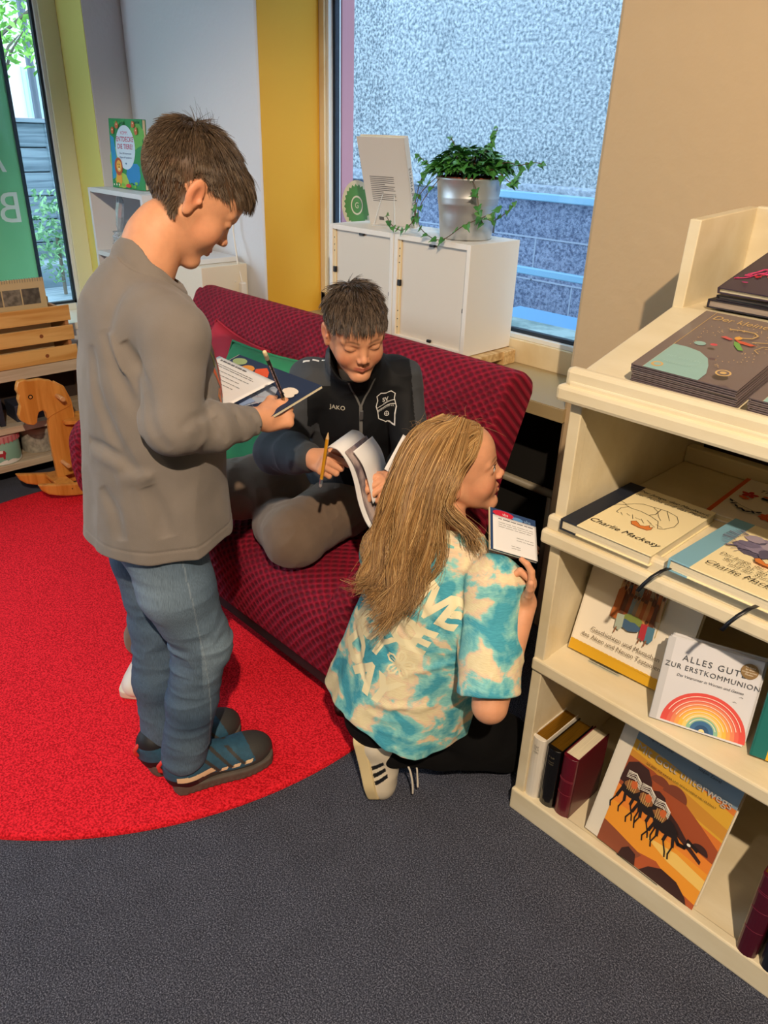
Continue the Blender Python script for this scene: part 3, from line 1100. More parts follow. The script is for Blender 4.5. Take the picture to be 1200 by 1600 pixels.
def art_K(a):
    gold = col('#d8b94a')
    a.R(0, 0, .235, .022, col('#d6a51f'))
    for k in range(24):
        a.E(.005 + k * .0098, .022, .006, .0022, col('#d6a51f'), n=10)
    a.T('Kinderbibel', .13, .222, .038, mat('pale_gold_print', '#cdb878', .45), space=1.05)
    a.L([(.07, .195), (.165, .195), (.165, .10)], .0008, gold)
    a.L([(.07, .195), (.07, .10)], .0008, gold)
    cols = ['#b5622f', '#8f4a26', '#c48a52', '#6b3f28', '#a8553a', '#5d6c7c', '#9a8a74', '#c9a378', '#7c8f95']
    # crowd: robes, then heads
    for row, y0 in ((0, .145), (1, .128)):
        for k in range(12 - row * 2):
            x = .074 + k * .0078 + row * .008
            c = col(rp.choice(cols))
            hh = rp.uniform(.03, .042)
            a.P([(x - .0055, y0 - .012), (x + .0055, y0 - .012), (x + .0032, y0 + hh), (x - .0032, y0 + hh)], c)
            a.E(x, y0 + hh + .0035, .0032, .004, col('#6a4027'), n=12)
            if rp.random() < .5:
                a.L([(x, y0 + hh - .006), (x + rp.uniform(-.008, .01), y0 + hh + .012)], .0014, col('#c09068'))
    a.P([(.068, .105), (.082, .105), (.084, .165), (.078, .175), (.070, .165)], col('#b0622c'))
    a.P(blob(.115, .115, .022, .011, 16, .2, rp), col('#7b8a42'))
    a.P(blob(.112, .103, .026, .010, 16, .2, rp), col('#42607f'))
    for x, c in ((.09, '#a8b4a4'), (.142, '#b02f3a'), (.155, '#4f7c92')):
        a.P([(x - .008, .118), (x + .007, .12), (x + .009, .095), (x + .004, .085), (x - .006, .088)], col(c))
        a.L([(x - .002, .09), (x - .004, .077)], .0022, col('#8d5a38'))
        a.E(x, .124, .0035, .004, col('#5f3a24'), n=12)
    a.T('Geschichten und Menschen', .115, .060, .0135, col('#6e5f4a'))
    a.T('des Alten und Neuen Testaments', .115, .043, .0135, col('#6e5f4a'))


book('childrens_bible', 'large white book with a painted crowd and gold lower band, leaning on the middle shelf', .235, .27, .02,
     leaning(-.655, 1.225, .4435, .04, .28), col('#ece4d2'), None, None, art_K)
stand('book_stand', 'clear stand under the large white book with gold band', leaning(-.60, 1.212, .4435, .04, .28))


def art_E(a):
    a.R(0, 0, .162, .165, col('#dcdce0'))
    a.R(0, 0, .012, .165, col('#c8c9cc'))
    cx, cy = .092, .004
    for r0, r1, c in ((.062, .073, '#e0524a'), (.055, .062, '#e4695a'), (.048, .055, '#e88a63'), (.041, .048, '#f0a65a'), (.034, .041, '#f3c04f'), (.027, .034, '#e9cf7a'), (.020, .027, '#8fc0a4'), (.012, .020, '#3f6f9c'), (.005, .012, '#2f5580')):
        a.ring(cx, cy, r0, r1 + .0004, col(c), 0, 180)
    for r in (.066, .058, .051, .044, .037, .030, .023):
        a.ring(cx, cy, r, r + .0012, col('#f6e9d8'), 20, 160)
    a.E(cx, cy, .005, .005, col('#f6e3a0'), 0, 180)
    a.T('ALLES GUTE', .085, .127, .0165, col('#4a4d52'), space=1.25)
    a.T('ZUR ERSTKOMMUNION', .085, .110, .0135, col('#4a4d52'), space=1.15)
    a.T('Das Vaterunser in Worten und Gesten', .085, .096, .0072, col('#4a4d52'), shear=.2)
    a.E(.142, .142, .0145, .0145, col('#8d7046'), n=32)
    for k, s in enumerate(('Mit Kunst', 'für einen', 'kindgerechten', 'Glauben')):
        a.T(s, .142, .148 - k * .0045, .0042, col('#f0e8d6'))
    for x, y in ((.14, .09), (.132, .078)):
        a.L([(x - .003, y), (x, y + .0015), (x + .003, y)], .0006, M_INK)


Ee = leaning(-.431, 1.147, .4435, .33, .27)
for k in range(3):
    lb = ['square pale grey gift book with a rainbow print, first of its leaning stack', 'pale grey booklet edge right behind the rainbow gift book', 'rearmost pale grey booklet of the stack behind the rainbow gift book'][k]
    book('gift_book', lb, .162, .163, .006, Ee @ Matrix.Translation((.003 * k, .002 * k, -.0085 * k)), col('#d8d9dc'), col('#b9bcc0'), None, art_E if k == 0 else None, group='communion gift books')
stand('book_stand', 'clear stand under the square rainbow gift book', Ee @ Matrix.Translation((.045, -.0015, -.014)))


def art_H(a):
    a.R(.025, 0, .19, .24, col('#dcae28'))
    a.R(.025, .03, .19, .062, col('#efe9dc'))
    a.T('HERDER', .075, .040, .017, col('#7c3a1e'), space=1.1)
    a.P(blob(.09, .12, .035, .04, 18, .15), col('#e6d5a0'))
    for k in range(16):
        a.P(blob(.06 + (k % 4) * .018, .09 + (k // 4) * .018, .008, .009, 10, .3), col(['#8a5a2c', '#b57d3d', '#5f7044', '#c9a262'][k % 4]))


book('childrens_book', 'teal spined book with yellow cover at the right edge of the middle shelf', .19, .24, .02, leaning(-.262, 1.2, .4435, .28, .27), col('#0d6b66'), None, None, art_H)
stand('book_stand', 'clear stand under the teal and yellow book', leaning(-.215, 1.185, .4435, .28, .27))

# bottom shelf: three bibles standing, spines to the front


def upright(x0, y0, z0, lean=0.0):
    # local x (spine->fore edge) goes back (+Y), local y up, local z (thickness) -> -X ... spine faces the viewer
    M = Matrix(((0, 0, 1, x0), (1, 0, 0, y0), (0, 1, 0, z0), (0, 0, 0, 1)))
    return M @ Matrix.Rotation(lean, 4, 'X')


def bible(name, label, x0, w, h, t, cover, pages, lines, y0=1.146, lean=0.0, group=None):
    o = book(name, label, w, h, t, upright(x0, y0, .0565, lean), cover, None, pages, None, round_spine=.010, sq=.004, board=.0022, group=group)
    if lines:
        lines(o, t, h)
    return o


def spine_lines(color, zs, name='spine_print', th=.0012):
    def fn(o, t, h):
        b = MB()
        n = 8
        for z in zs:
            pts = [(-.0103 * math.sin(PI * k / n) - .0003, h * z, t / 2 - t / 2 * math.cos(PI * k / n)) for k in range(1, n)]
            b.tube(pts, th / 2, seg=4)
        obj(name, b, mat('spine_' + color.strip('#'), color, .35), o)
    return fn


def spine_text(color, rows, size):
    def fn(o, t, h):
        b = MB()
        for z, s in rows:
            v, f = text_geo(s, size, 'CENTER', res=2)
            # text x -> local z (reads left to right seen from the front)
            b.add([(-.0104 * math.sin(PI * min(max((t / 2 + x) / t, 0), 1)) - .0006, h * z + y, t / 2 + x) for x, y, _ in v], f)
        obj('spine_print', b, mat('spine_' + color.strip('#'), color, .5), o)
    return fn


bible('bible', 'white leather bound bible with gilt top edge, first on the bottom shelf', -.668, .125, .178, .034, mat('white_leather', '#e6dfd0', .35), M_GOLD, spine_text('#8a8578', [(.86, 'DIE'), (.82, 'HEILIGE'), (.77, 'SCHRIFT')], .008))
bible('bible', 'glossy black leather bible with dull gilt top edge between white and red ones', -.6305, .122, .172, .036, mat('black_leather', '#0c0b0c', .18, coat=.4), M_GOLD, spine_text('#6d6552', [(.86, 'DIE BIBEL'), (.79, 'Einheits'), (.755, 'übersetzung')], .0065), y0=1.149)
bible('bible', 'dark red leather bible with plain white page edge on the bottom shelf', -.591, .122, .174, .036, mat('wine_red_leather', '#5e0a1e', .3, coat=.2), M_PAGE, spine_lines('#7f2e3c', (.40, .62, .64)), y0=1.152, lean=0)
bible('bible', 'maroon leather volume standing at the right end of the bottom shelf', -.168, .13, .21, .036, mat('maroon_leather', '#4a0c20', .3, coat=.2), M_GOLD, spine_lines('#6d2338', (.35, .6, .8, .82)), y0=1.137, lean=0)
bible('bible', 'dark navy volume right of the maroon one on the bottom shelf', -.124, .13, .2, .034, mat('navy_leather', '#141a26', .3, coat=.2), M_PAGE, None, y0=1.137)


def art_M(a):
    W, Hh = .255, .285
    x0 = .032
    a.R(x0, 0, W, Hh, col('#d8772a'))
    # sky bands
    a.R(x0, .235, W, Hh, col('#7d93a3'))
    a.P([(x0, .25), (.1, .246), (.17, .236), (W, .222), (W, .16), (x0, .19)], col('#d9a42e'))
    a.P([(x0, .225), (.12, .215), (W, .19), (W, .165), (x0, .195)], col('#c98a2a'))
    a.P([(x0, .21), (.09, .208), (.16, .19), (.21, .165), (W, .14), (W, .11), (x0, .14)], col('#a04a22'))
    a.P([(x0, .14), (.1, .13), (.18, .115), (W, .11), (W, .07), (x0, .09)], col('#e8852a'))
    a.P([(x0, .10), (.1, .10), (W, .085), (W, .0), (x0, .0)], col('#ee9a2a'))
    a.P([(.12, .075), (.19, .082), (W, .07), (W, .045), (.18, .055)], col('#f3c766'))
    a.P([(x0, .03), (.10, .028), (.16, .04), (.2, .02), (W, .012), (W, 0), (x0, 0)], col('#b4552a'))
    a.P([(x0, .05), (.06, .045), (.13, .03), (.11, 0), (x0, 0)], col('#8f4a2c'))
    dk = col('#3a1d17')
    hill = col('#7a3a22')
    a.E(.11, .19, .022, .018, hill, 0, 180); a.E(.145, .185, .026, .024, hill, 0, 180)
    a.P([(x0, .165), (.036, .195), (.055, .208), (.08, .205), (.095, .185), (.10, .17), (.115, .178), (.13, .172), (.14, .155), (.17, .14), (.205, .115), (.235, .10), (.235, .092), (.18, .115), (.13, .135), (.08, .145), (x0, .15)], dk)
    a.E(.225, .115, .018, .016, dk, 0, 180)
    a.P([(.135, 0), (.15, .02), (.175, .034), (.21, .03), (.235, .012), (.242, 0)], dk)
    a.P([(.085, .0), (.088, .018), (.10, .03), (.118, .024), (.125, .0)], dk)
    bl = col('#1d100c')
    # camels
    for cx, cy, s in ((.064, .140, 1.0), (.106, .130, 1.0), (.150, .118, 1.1)):
        a.P([(cx - .024 * s, cy), (cx - .02 * s, cy + .016), (cx - .008 * s, cy + .024), (cx + .012 * s, cy + .018), (cx + .026 * s, cy + .004), (cx + .026 * s, cy - .010), (cx, cy - .014), (cx - .018 * s, cy - .01)], bl)
        for dx, k1, k2 in ((-.020, -.008, -.014), (-.012, .006, -.002), (.010, -.004, .008), (.021, .010, .004)):
            a.L([(cx + dx, cy - .002), (cx + dx + k1 * .7, cy - .026)], .0062, bl)
            a.L([(cx + dx + k1 * .7, cy - .026), (cx + dx + k2, cy - .046), (cx + dx + k2 + .003, cy - .056)], .0030, bl)
    a.L([(.172, .118), (.186, .104), (.198, .106), (.205, .120)], .008, bl)
    a.L([(.200, .123), (.222, .116)], .0075, bl)
    wt = col('#f2ead8')
    rr = random.Random(2)
    for cx, cy in ((.062, .165), (.098, .158), (.135, .148)):
        a.P(blob(cx, cy - .012, .016, .012, 14, .2, rr), col('#8d5a30'))
        for k in range(6):
            a.L([(cx - .018, cy + .016 - k * .003), (cx, cy + .018 - k * .002 + .003 * math.sin(k)), (cx + .016, cy + .006 - k * .003)], .0012, wt)
        for k in range(5):
            a.L([(cx - .01 + k * .005, cy - .002), (cx - .008 + k * .004, cy - .024)], .001, col('#d8b66c'))
        a.P(blob(cx + .004, cy - .006, .007, .009, 10, .2, rr), col('#c9622c'))
    a.E(.205, .118, .004, .003, wt)
    a.T('Mit Gott unterwegs', .145, .232, .0255, col('#b3a99a'))
    a.T('Regine Schindler', .085, .268, .0085, M_INK); a.T('Stepan Zavrel', .19, .268, .0085, M_INK)
    a.T('DIE BIBEL FÜR KINDER UND ERWACHSENE NEU ERZÄHLT', .148, .216, .0058, M_INK)


book('picture_bible', 'large picture book with painted camels crossing an orange desert on the bottom shelf', .255, .285, .022,
     leaning(-.512, 1.176, .0565, -.055, .31), col('#e2dac8'), None, None, art_M)
stand('book_stand', 'clear stand under the large camel picture book', leaning(-.43, 1.158, .0565, -.055, .31), .10)

# sloping top: two shrink-wrapped stacks
ST = Matrix.Translation((-.69, 1.15, 1.0535)) @ Matrix.Rotation(math.atan(.252), 4, 'X')
M_WRAP = mat('shrink_wrapped_dark_cover', '#665a5c', .16, coat=.8, bump=.0015, bscale=14)
M_WRAPW = mat('wrapped_page_edge', '#a8998c', .3, var=.3, vscale=120, stretch=(.1, .1, 8))


def art_P(a):
    gold, tq = col('#c9a76c', .3), col('#8db3ae', .3)
    W, Hh = .178, .238
    a.L([(.020, 0), (.020, Hh)], .0012, gold)
    a.T('Der kleine Prinz', .1, .208, .023, gold, shear=.12)
    pts = [(.02, .0), (.02, .094), (.045, .094), (.07, .088), (.092, .072), (.105, .05), (.115, .025), (.115, .0)]
    a.P(pts, tq)
    a.E(.055, .115, .010, .007, tq); a.E(.035, .018, .010, .0085, gold); a.E(.0355, .018, .006, .005, tq)
    a.T('MIT BILDERN', .062, .05, .0085, col('#a8c9c2'), space=1.2)
    a.T('ZAUBERHAFT', .062, .030, .0075, col('#a8c9c2'), space=1.2)
    # sprite with a swirl of gold stars
    a.P([(.095, .152), (.112, .15), (.135, .145), (.128, .139), (.108, .142)], col('#c45a3f'))
    a.P([(.098, .145), (.108, .142), (.126, .120), (.118, .118), (.104, .132)], col('#6fa04f'))
    a.P([(.094, .150), (.078, .156), (.072, .150), (.090, .145)], col('#c45a55'))
    a.E(.099, .157, .006, .006, col('#d8a04a'))
    a.L([(.104, .16), (.118, .165), (.122, .178), (.112, .186), (.09, .186), (.072, .182)], .0028, gold)
    a.L([(.125, .152), (.15, .162), (.17, .164)], .002, gold)
    a.L([(.15, .12), (.14, .128), (.146, .145), (.17, .15)], .0014, gold)
    r = random.Random(6)
    for k in range(110):
        an = r.uniform(0, 6.28); q = r.uniform(.75, 1.25)
        x, y = .1 + .052 * q * math.cos(an), .118 + .06 * q * math.sin(an)
        if .024 < x < .174 and .03 < y < .2 and not (x < .11 and y < .1):
            a.E(x, y, .0012, .0008, gold, n=6, rot=r.uniform(0, 180))
    a.E(.087, .098, .006, .004, col('#c44b52')); a.E(.145, .018, .012, .010, gold); a.E(.145, .018, .009, .0075, M_WRAP); a.E(.145, .018, .005, .004, gold)


for k in range(5):
    nm = ['lowest', 'second', 'third', 'fourth', 'topmost'][k]
    lb = 'topmost wrapped picture book with gold lettering on the sloping shelf, left stack' if k == 4 else '%s wrapped dark picture book of the left stack on the sloping shelf, counted from below' % nm
    book('wrapped_picture_book', lb, .178, .238, .0066, ST @ Matrix.Translation((.096 + .0012 * (k % 3), .001 + .001 * (k % 2), .0005 + .0072 * k)) @ Matrix.Rotation(-.035 + .01 * (k % 3), 4, 'Z'),
         M_WRAP, None, M_WRAPW, art_P if k == 4 else None, group='wrapped picture books, left stack')
for k in range(4):
    nm = ['lowest', 'second', 'third', 'topmost'][k]
    book('wrapped_picture_book', '%s wrapped dark picture book of the right stack on the sloping shelf' % nm, .178, .238, .0066, ST @ Matrix.Translation((.292 + .0015 * (k % 2), -.002, .0005 + .0072 * k)) @ Matrix.Rotation(-.04 + .008 * (k % 3), 4, 'Z'),
         M_WRAP, None, M_WRAPW, art_P if k == 3 else None, group='wrapped picture books, right stack')


def art_F(a):
    pk, rd, og = col('#d8407a'), col('#c8283c'), col('#e8782c')
    r = random.Random(12)
    for k in range(30):
        x0, y0 = .09 + r.uniform(-.045, .06), .10 + r.uniform(-.02, .08)
        pts = [(x0, y0)]
        for q in range(5):
            pts.append((pts[-1][0] + r.uniform(-.014, .012), pts[-1][1] + r.uniform(-.02, .006)))
        a.L(pts, r.uniform(.003, .008), r.choice([pk, rd, og, pk]))
    for k in range(12):
        a.P(blob(.09 + r.uniform(-.04, .05), .13 + r.uniform(-.03, .05), .024, .018, 14, .3, r), r.choice([rd, pk, og]))
    a.E(.035, .03, .006, .0025, col('#a8306e'))


o = book('wrapped_picture_book', 'thick wrapped volume lying flat behind the left stack, pages fanned', .20, .22, .016, flat(-.632, 1.474, 1.1325, -.03), col('#231f2b'), None, M_WRAPW, None)
book('wrapped_picture_book', 'second wrapped volume lying on the thick one at the rear', .20, .22, .009, flat(-.618, 1.476, 1.149, -.05), col('#3a3338'), None, M_WRAPW, None)
book('picture_book', 'dark violet picture book with a pink and orange creature, tilted up on the rear stack', .22, .25, .012,
     Matrix.Translation((-.612, 1.462, 1.163)) @ Matrix.Rotation(-.08, 4, 'Z') @ Matrix.Rotation(.30, 4, 'X'), mat('violet_cover', '#3c3144', .3, var=.3, vscale=5), None, None, art_F)

# ------------------------------------------------------------------ white cubes on the sill
M_CUBE = mat('white_cabinet_foil', '#ece6dc', .42)
M_CLIP = mat('black_clip', '#171513', .4)
planks = thing('support_planks', 'raw timber planks under the two white cabinets on the sill', 'planks', (-1.8, 1.92, .741))
M_RAW = wood_mat('raw_spruce', '#dcbc86', '#b98d55', (1, 8, 8), 6, .7)
obj('plank', MB().box((-2.14, 1.80, .741), (-1.47, 1.86, .785)), M_RAW, planks, world=True, bevel=.002)
obj('plank', MB().box((-2.14, 1.97, .741), (-1.47, 2.03, .785)), M_RAW, planks, world=True, bevel=.002)
obj('plank', MB().box((-1.54, 1.80, .760), (-1.475, 2.03, .7865)), M_RAW, planks, world=True, bevel=.002)


def cabinet(x0, w, label):
    z0, h, y0, dp = .789, .335, 1.80, .235
    o = thing('cube_cabinet', label, 'cabinet', (x0 + w / 2, y0 + dp / 2, z0))
    b = MB()
    t = .016
    b.box((x0, y0, z0), (x0 + t, y0 + dp, z0 + h)).box((x0 + w - t, y0, z0), (x0 + w, y0 + dp, z0 + h))
    b.box((x0 + t, y0, z0), (x0 + w - t, y0 + dp, z0 + t)).box((x0 + t, y0, z0 + h - t), (x0 + w - t, y0 + dp, z0 + h))
    obj('carcass', b, M_CUBE, o, world=True, bevel=.0012)
    obj('back_panel', MB().box((x0 + t, y0 + .012, z0 + t), (x0 + w - t, y0 + .018, z0 + h - t)), mat('cabinet_back_foil', '#ddd3c4', .5), o, world=True)
    obj('edge_batten', MB().box((x0 + t, y0 + .006, z0 + t), (x0 + t + .010, y0 + .012, z0 + h - t)), mat('yellowed_edge', '#e9d7ae', .5), o, world=True)
    for cx, cz, sx, sz in ((x0 + t + .006, z0 + h * .55, .007, .010), (x0 + w - t - .003, z0 + h * .42, .003, .007), (x0 + w / 2, z0 + h - t - .004, .011, .004), (x0 + w * .52, z0 + t + .004, .008, .005)):
        obj('clip', MB().box((cx - sx, y0 + .003, cz - sz), (cx + sx, y0 + .012, cz + sz)), M_CLIP, o, world=True, bevel=.002)
    hb_ = MB()
    for q in (.12, .2, .28, .74, .8, .87):
        hb_.tube([(x0 + t + .005, y0 + .0055, z0 + h * q), (x0 + t + .005, y0 + .007, z0 + h * q)], .0022, seg=8)
    obj('pin_holes', hb_, M_CLIP, o, world=True)['kind'] = 'stuff'
    return o


cabinet(-2.148, .320, 'white cube cabinet on the sill, left one, under the standing book')
cabinet(-1.824, .322, 'white cube cabinet on the sill, right one, under the ivy pot')

# book on a clear easel
BM = Matrix.Translation((-2.10, 1.872, 1.1245)) @ Matrix.Rotation(.0, 4, 'Z')
bw = thing('display_book', 'pale grey hardback shown from behind on a clear easel beside the ivy', 'book', M=Matrix.Translation((-1.895, 1.985, 1.1275)) @ Matrix.Rotation(math.radians(190), 4, 'Z') @ Matrix.Rotation(PI / 2 - .30, 4, 'X'))
# local: x runs to the viewer's left seen from the back, z points to the window
b = MB().box((0, 0, -.024), (.19, .29, -.0215)).box((0, 0, -.0025), (.19, .29, 0)).box((-.001, 0, -.024), (.0025, .29, 0))
obj('cover', b, mat('pale_book_cloth', '#cfc6ba', .6), bw, bevel=.0006, bseg=1)
obj('pages', MB().box((.0025, .003, -.0215), (.187, .287, -.0025)), M_PAGE, bw)
lt = MB()
v, f = text_geo('DAS JURAHAUS', .0215, 'LEFT', res=2, space=1.15)
lt.add([(-.0016, .03 + x, -.0195 + y * .8) for x, y, _ in v], [q[::-1] for q in f])
obj('spine_print', lt, mat('grey_ink', '#56504c', .6), bw)
lt = MB()
for k in range(14):
    ww = [.10, .10, .098, .1, .06, .1, .094, .1, .05, .1, .1, .09, .1, .03][k]
    z_ = -.0243
    y0 = .165 - k * .0062
    lt.add([(.06 + .1 - ww, y0, z_), (.16, y0, z_), (.16, y0 + .0022, z_), (.06 + .1 - ww, y0 + .0022, z_)], [(0, 1, 2, 3)])
obj('back_print', lt, MATS['grey_ink'], bw)
obj('publisher_mark', MB().box((.125, .02, -.0246), (.145, .032, -.0241)), MATS['grey_ink'], bw)
es = thing('book_stand', 'clear acrylic easel holding the pale grey hardback on the left cabinet', 'book stand', (-1.985, 1.965, 1.1245), math.radians(10))
b = MB()
for x in (-.045, .045):
    b.tube([(x * .45, -.048, .115), (x, -.070, .001)], .0014, seg=6)
b.box((-.05, -.072, 0), (.05, .03, .002))
b.tube([(-.02, -.048, .115), (.02, -.048, .115)], .0014, seg=6)
obj('frame', b, mat('clear_acrylic_edge', '#e9eef0', .15, alpha=.55), es)

# green round sticker on the glass
stk = thing('round_sign', 'green toothed round sticker low on the window beside the book', 'sticker', (-2.30, 2.066, 1.16))
pts = []
for k in range(48):
    r = .075 if k % 2 else .066
    pts.append((r * math.cos(2 * PI * k / 48), r * math.sin(2 * PI * k / 48)))
Mx = Matrix.Translation((0, 0, 0)) @ Matrix.Rotation(PI / 2, 4, 'X')
obj('disc', MB().lathe([(0, 0), (.088, 0), (.088, .001), (0, .001)], (0, 0, 0), None, 40, Mx), mat('pale_sticker_ground', '#dfe3d2', .5), stk)
obj('toothed_ring', MB().prism(pts, .0012, .0018, None, Mx), mat('sticker_green', '#4f9a5c', .5), stk)
b = MB()
a = Art(.0022)
a.ring(0, 0, .028, .034, None, 0, 360)
b.add(a.v, a.f, None, Mx)
v, f = text_geo('G', .03, 'CENTER')
b.add([(x, y - .01, .0023) for x, y, _ in v], f, None, Mx)
obj('emblem', b, MATS['pale_sticker_ground'], stk)
o = obj('pennant', MB().box((-1.70, 2.056, 1.13), (-1.625, 2.058, 1.22), mat('slate_sticker', '#4a5260', .5)).box((-1.70, 2.054, 1.155), (-1.64, 2.056, 1.195), mat('yellow_sticker', '#f0cf22', .5)))
tag(o, 'yellow and slate window sticker half hidden behind the zinc pot', 'sticker')

# ------------------------------------------------------------------ ivy in a zinc pot
PC = (-1.625, 1.915, 1.1245)
pot = thing('zinc_pot', 'round zinc plant pot with three pressed rings on the right cabinet', 'plant pot', PC)
M_ZINC = mat('brushed_zinc', '#d3d5d6', .40, metal=.75, var=.12, vscale=6, stretch=(1, 1, .3))
pr = [(0, .001), (.078, .001), (.080, .004), (.087, .07), (.0905, .098), (.093, .101), (.0915, .105), (.094, .109), (.0925, .113), (.095, .117), (.0935, .121), (.0985, .165), (.102, .170), (.1015, .174), (.097, .172), (.090, .10), (.078, .012), (0, .010)]
obj('shell', MB().lathe(pr, (0, 0, 0), None, 56), M_ZINC, pot, smooth=True)
ivy = thing('ivy_plant', 'trailing green ivy growing in the zinc pot', 'plant', (PC[0], PC[1], PC[2] + .02))
obj('inner_pot', MB().lathe([(0, .02), (.07, .02), (.086, .13), (.090, .155), (.084, .157), (.08, .13), (0, .13)], (0, 0, 0), None, 40), mat('terracotta_plastic', '#9a4a30', .7), ivy, smooth=True)
obj('soil', MB().lathe([(0, .139), (.083, .135), (.083, .12), (0, .12)], (0, 0, 0), None, 30), mat('dark_soil', '#2b1d14', .95, bump=.004, bscale=90), ivy)
rv = random.Random(21)
LEAF = [(0, 0), (.28, -.10), (.50, .05), (.36, .30), (.30, .50), (.12, .62), (0, 1.0), (-.12, .62), (-.30, .50), (-.36, .30), (-.50, .05), (-.28, -.10)]
leaves = MB(); stems = MB()


def ivy_leaf(p, d, up, s):
    d = Vector(d).normalized(); up = Vector(up)
    x = d.cross(up)
    if x.length < 1e-3:
        x = Vector((1, 0, 0))
    x.normalize(); n = x.cross(d).normalized()
    vs = []
    for a_, b_ in LEAF:
        fold = abs(a_) * .28 * s
        vs.append(Vector(p) + x * a_ * s + d * b_ * s + n * (fold - .25 * s * b_ * b_))
    k = len(leaves.v)
    vs.append(Vector(p) + d * .35 * s - n * .03 * s)
    leaves.add(vs, [(i, (i + 1) % 12, 12) for i in range(12)])


# mound
for i in range(430):
    an = rv.uniform(0, 2 * PI); r = .112 * math.sqrt(rv.random()); hgt = .165 + (1 - (r / .12) ** 2) * .075 * rv.random() + .012 * rv.random()
    p = (r * math.cos(an), r * math.sin(an), hgt)
    d = (math.cos(an) + rv.uniform(-.6, .6), math.sin(an) + rv.uniform(-.6, .6), rv.uniform(-.4, .5))
    ivy_leaf(p, d, (rv.uniform(-.4, .4), rv.uniform(-.4, .4), 1), rv.uniform(.024, .044))
    if i % 3 == 0:
        stems.tube([(p[0] * .3, p[1] * .3, .13), (p[0] * .8, p[1] * .8, .17), p], .0011, seg=5)


def vine(pts, n, s0, s1, end=True):
    pts = [Vector(p) for p in pts]
    # smooth
    fine = []
    for i in range(len(pts) - 1):
        p0 = pts[max(i - 1, 0)]; p1 = pts[i]; p2 = pts[i + 1]; p3 = pts[min(i + 2, len(pts) - 1)]
        for q in range(6):
            t = q / 6
            fine.append(.5 * ((2 * p1) + (p2 - p0) * t + (2 * p0 - 5 * p1 + 4 * p2 - p3) * t * t + (3 * p1 - p0 - 3 * p2 + p3) * t ** 3))
    fine.append(pts[-1])
    stems.tube(fine, .0013, seg=5)
    for k in range(n):
        t = (k + 1) / n
        i = min(int(t * (len(fine) - 1)), len(fine) - 1)
        p = fine[i]
        ivy_leaf(p, (rv.uniform(-1, 1), rv.uniform(-1, .2), rv.uniform(-1, .2)), (0, -.7, .7), s0 + (s1 - s0) * t)


# directions: local +x right along the cabinet front, -y to the room
vine([(-.06, -.05, .17), (-.13, -.06, .16), (-.155, -.07, .08), (-.15, -.075, .02)], 11, .034, .026)
vine([(-.09, -.04, .165), (-.15, -.04, .19), (-.185, -.04, .21)], 7, .034, .02)
vine([(-.05, -.08, .16), (-.11, -.10, .10), (-.12, -.11, .03), (-.155, -.12, -.005), (-.20, -.12, .0), (-.235, -.12, .03)], 10, .024, .026)
vine([(-.03, -.09, .16), (-.085, -.115, .08), (-.09, -.12, .02), (-.03, -.13, -.012), (.03, -.135, -.012), (.09, -.12, .03), (.15, -.10, .06), (.19, -.08, .08)], 12, .024, .030)
vine([(.06, -.03, .17), (.12, -.03, .18), (.17, -.02, .15), (.20, -.03, .16), (.225, -.03, .19)], 10, .036, .022)
vine([(.07, .0, .17), (.13, .0, .20), (.18, .0, .195), (.23, .0, .205), (.28, -.01, .20)], 9, .032, .022)
vine([(.05, -.06, .165), (.10, -.08, .12), (.12, -.09, .07), (.13, -.08, .04)], 7, .030, .026)
vine([(.09, -.03, .05), (.14, -.04, .045), (.18, -.03, .075), (.20, -.03, .10)], 6, .022, .018)
vine([(.03, .0, .18), (.07, .0, .25), (.10, -.01, .29)], 9, .034, .020)
vine([(-.03, 0, .18), (-.06, 0, .23), (-.08, -.01, .262)], 6, .03, .02)
lf = obj('foliage', leaves, mat('ivy_green', '#2f6b33', .42, color2='#4f8f3f', vscale=22), ivy, smooth=False)
obj('stem', stems, mat('ivy_stem', '#5b4630', .7), ivy, smooth=True)

# ------------------------------------------------------------------ corner shelf unit with the picture book
M_GREYW = mat('cool_white_board', '#d9dce0', .5)
M_CREAMD = mat('cream_cupboard_front', '#e3dac6', .5)
cs = thing('corner_shelf', 'narrow white open shelf unit with cupboard in the room corner', 'shelf unit', (-3.0, 1.63, 0))
y0, y1 = 1.50, 1.755
for x0_, x1_ in ((-3.385, -3.367), (-2.93, -2.912)):
    obj('side_board', MB().box((x0_, y0, .0), (x1_, y1, 1.166)), M_GREYW, cs, world=True, bevel=.001)
for z in (1.150, .895, .42):
    obj('shelf', MB().box((-3.367, y0 + .001, z), (-2.93, y1, z + .018)), M_GREYW, cs, world=True, bevel=.001)
obj('rear_board', MB().box((-3.367, y1 - .008, .02), (-2.93, y1, 1.15)), M_GREYW, cs, world=True)
obj('cupboard', MB().box((-2.911, y0 + .05, .02), (-2.60, y1, .935)), M_CREAMD, cs, world=True, bevel=.002)
obj('cupboard_top', MB().box((-2.911, y0 + .035, .936), (-2.66, y1, .955)), M_GREYW, cs, world=True, bevel=.002)


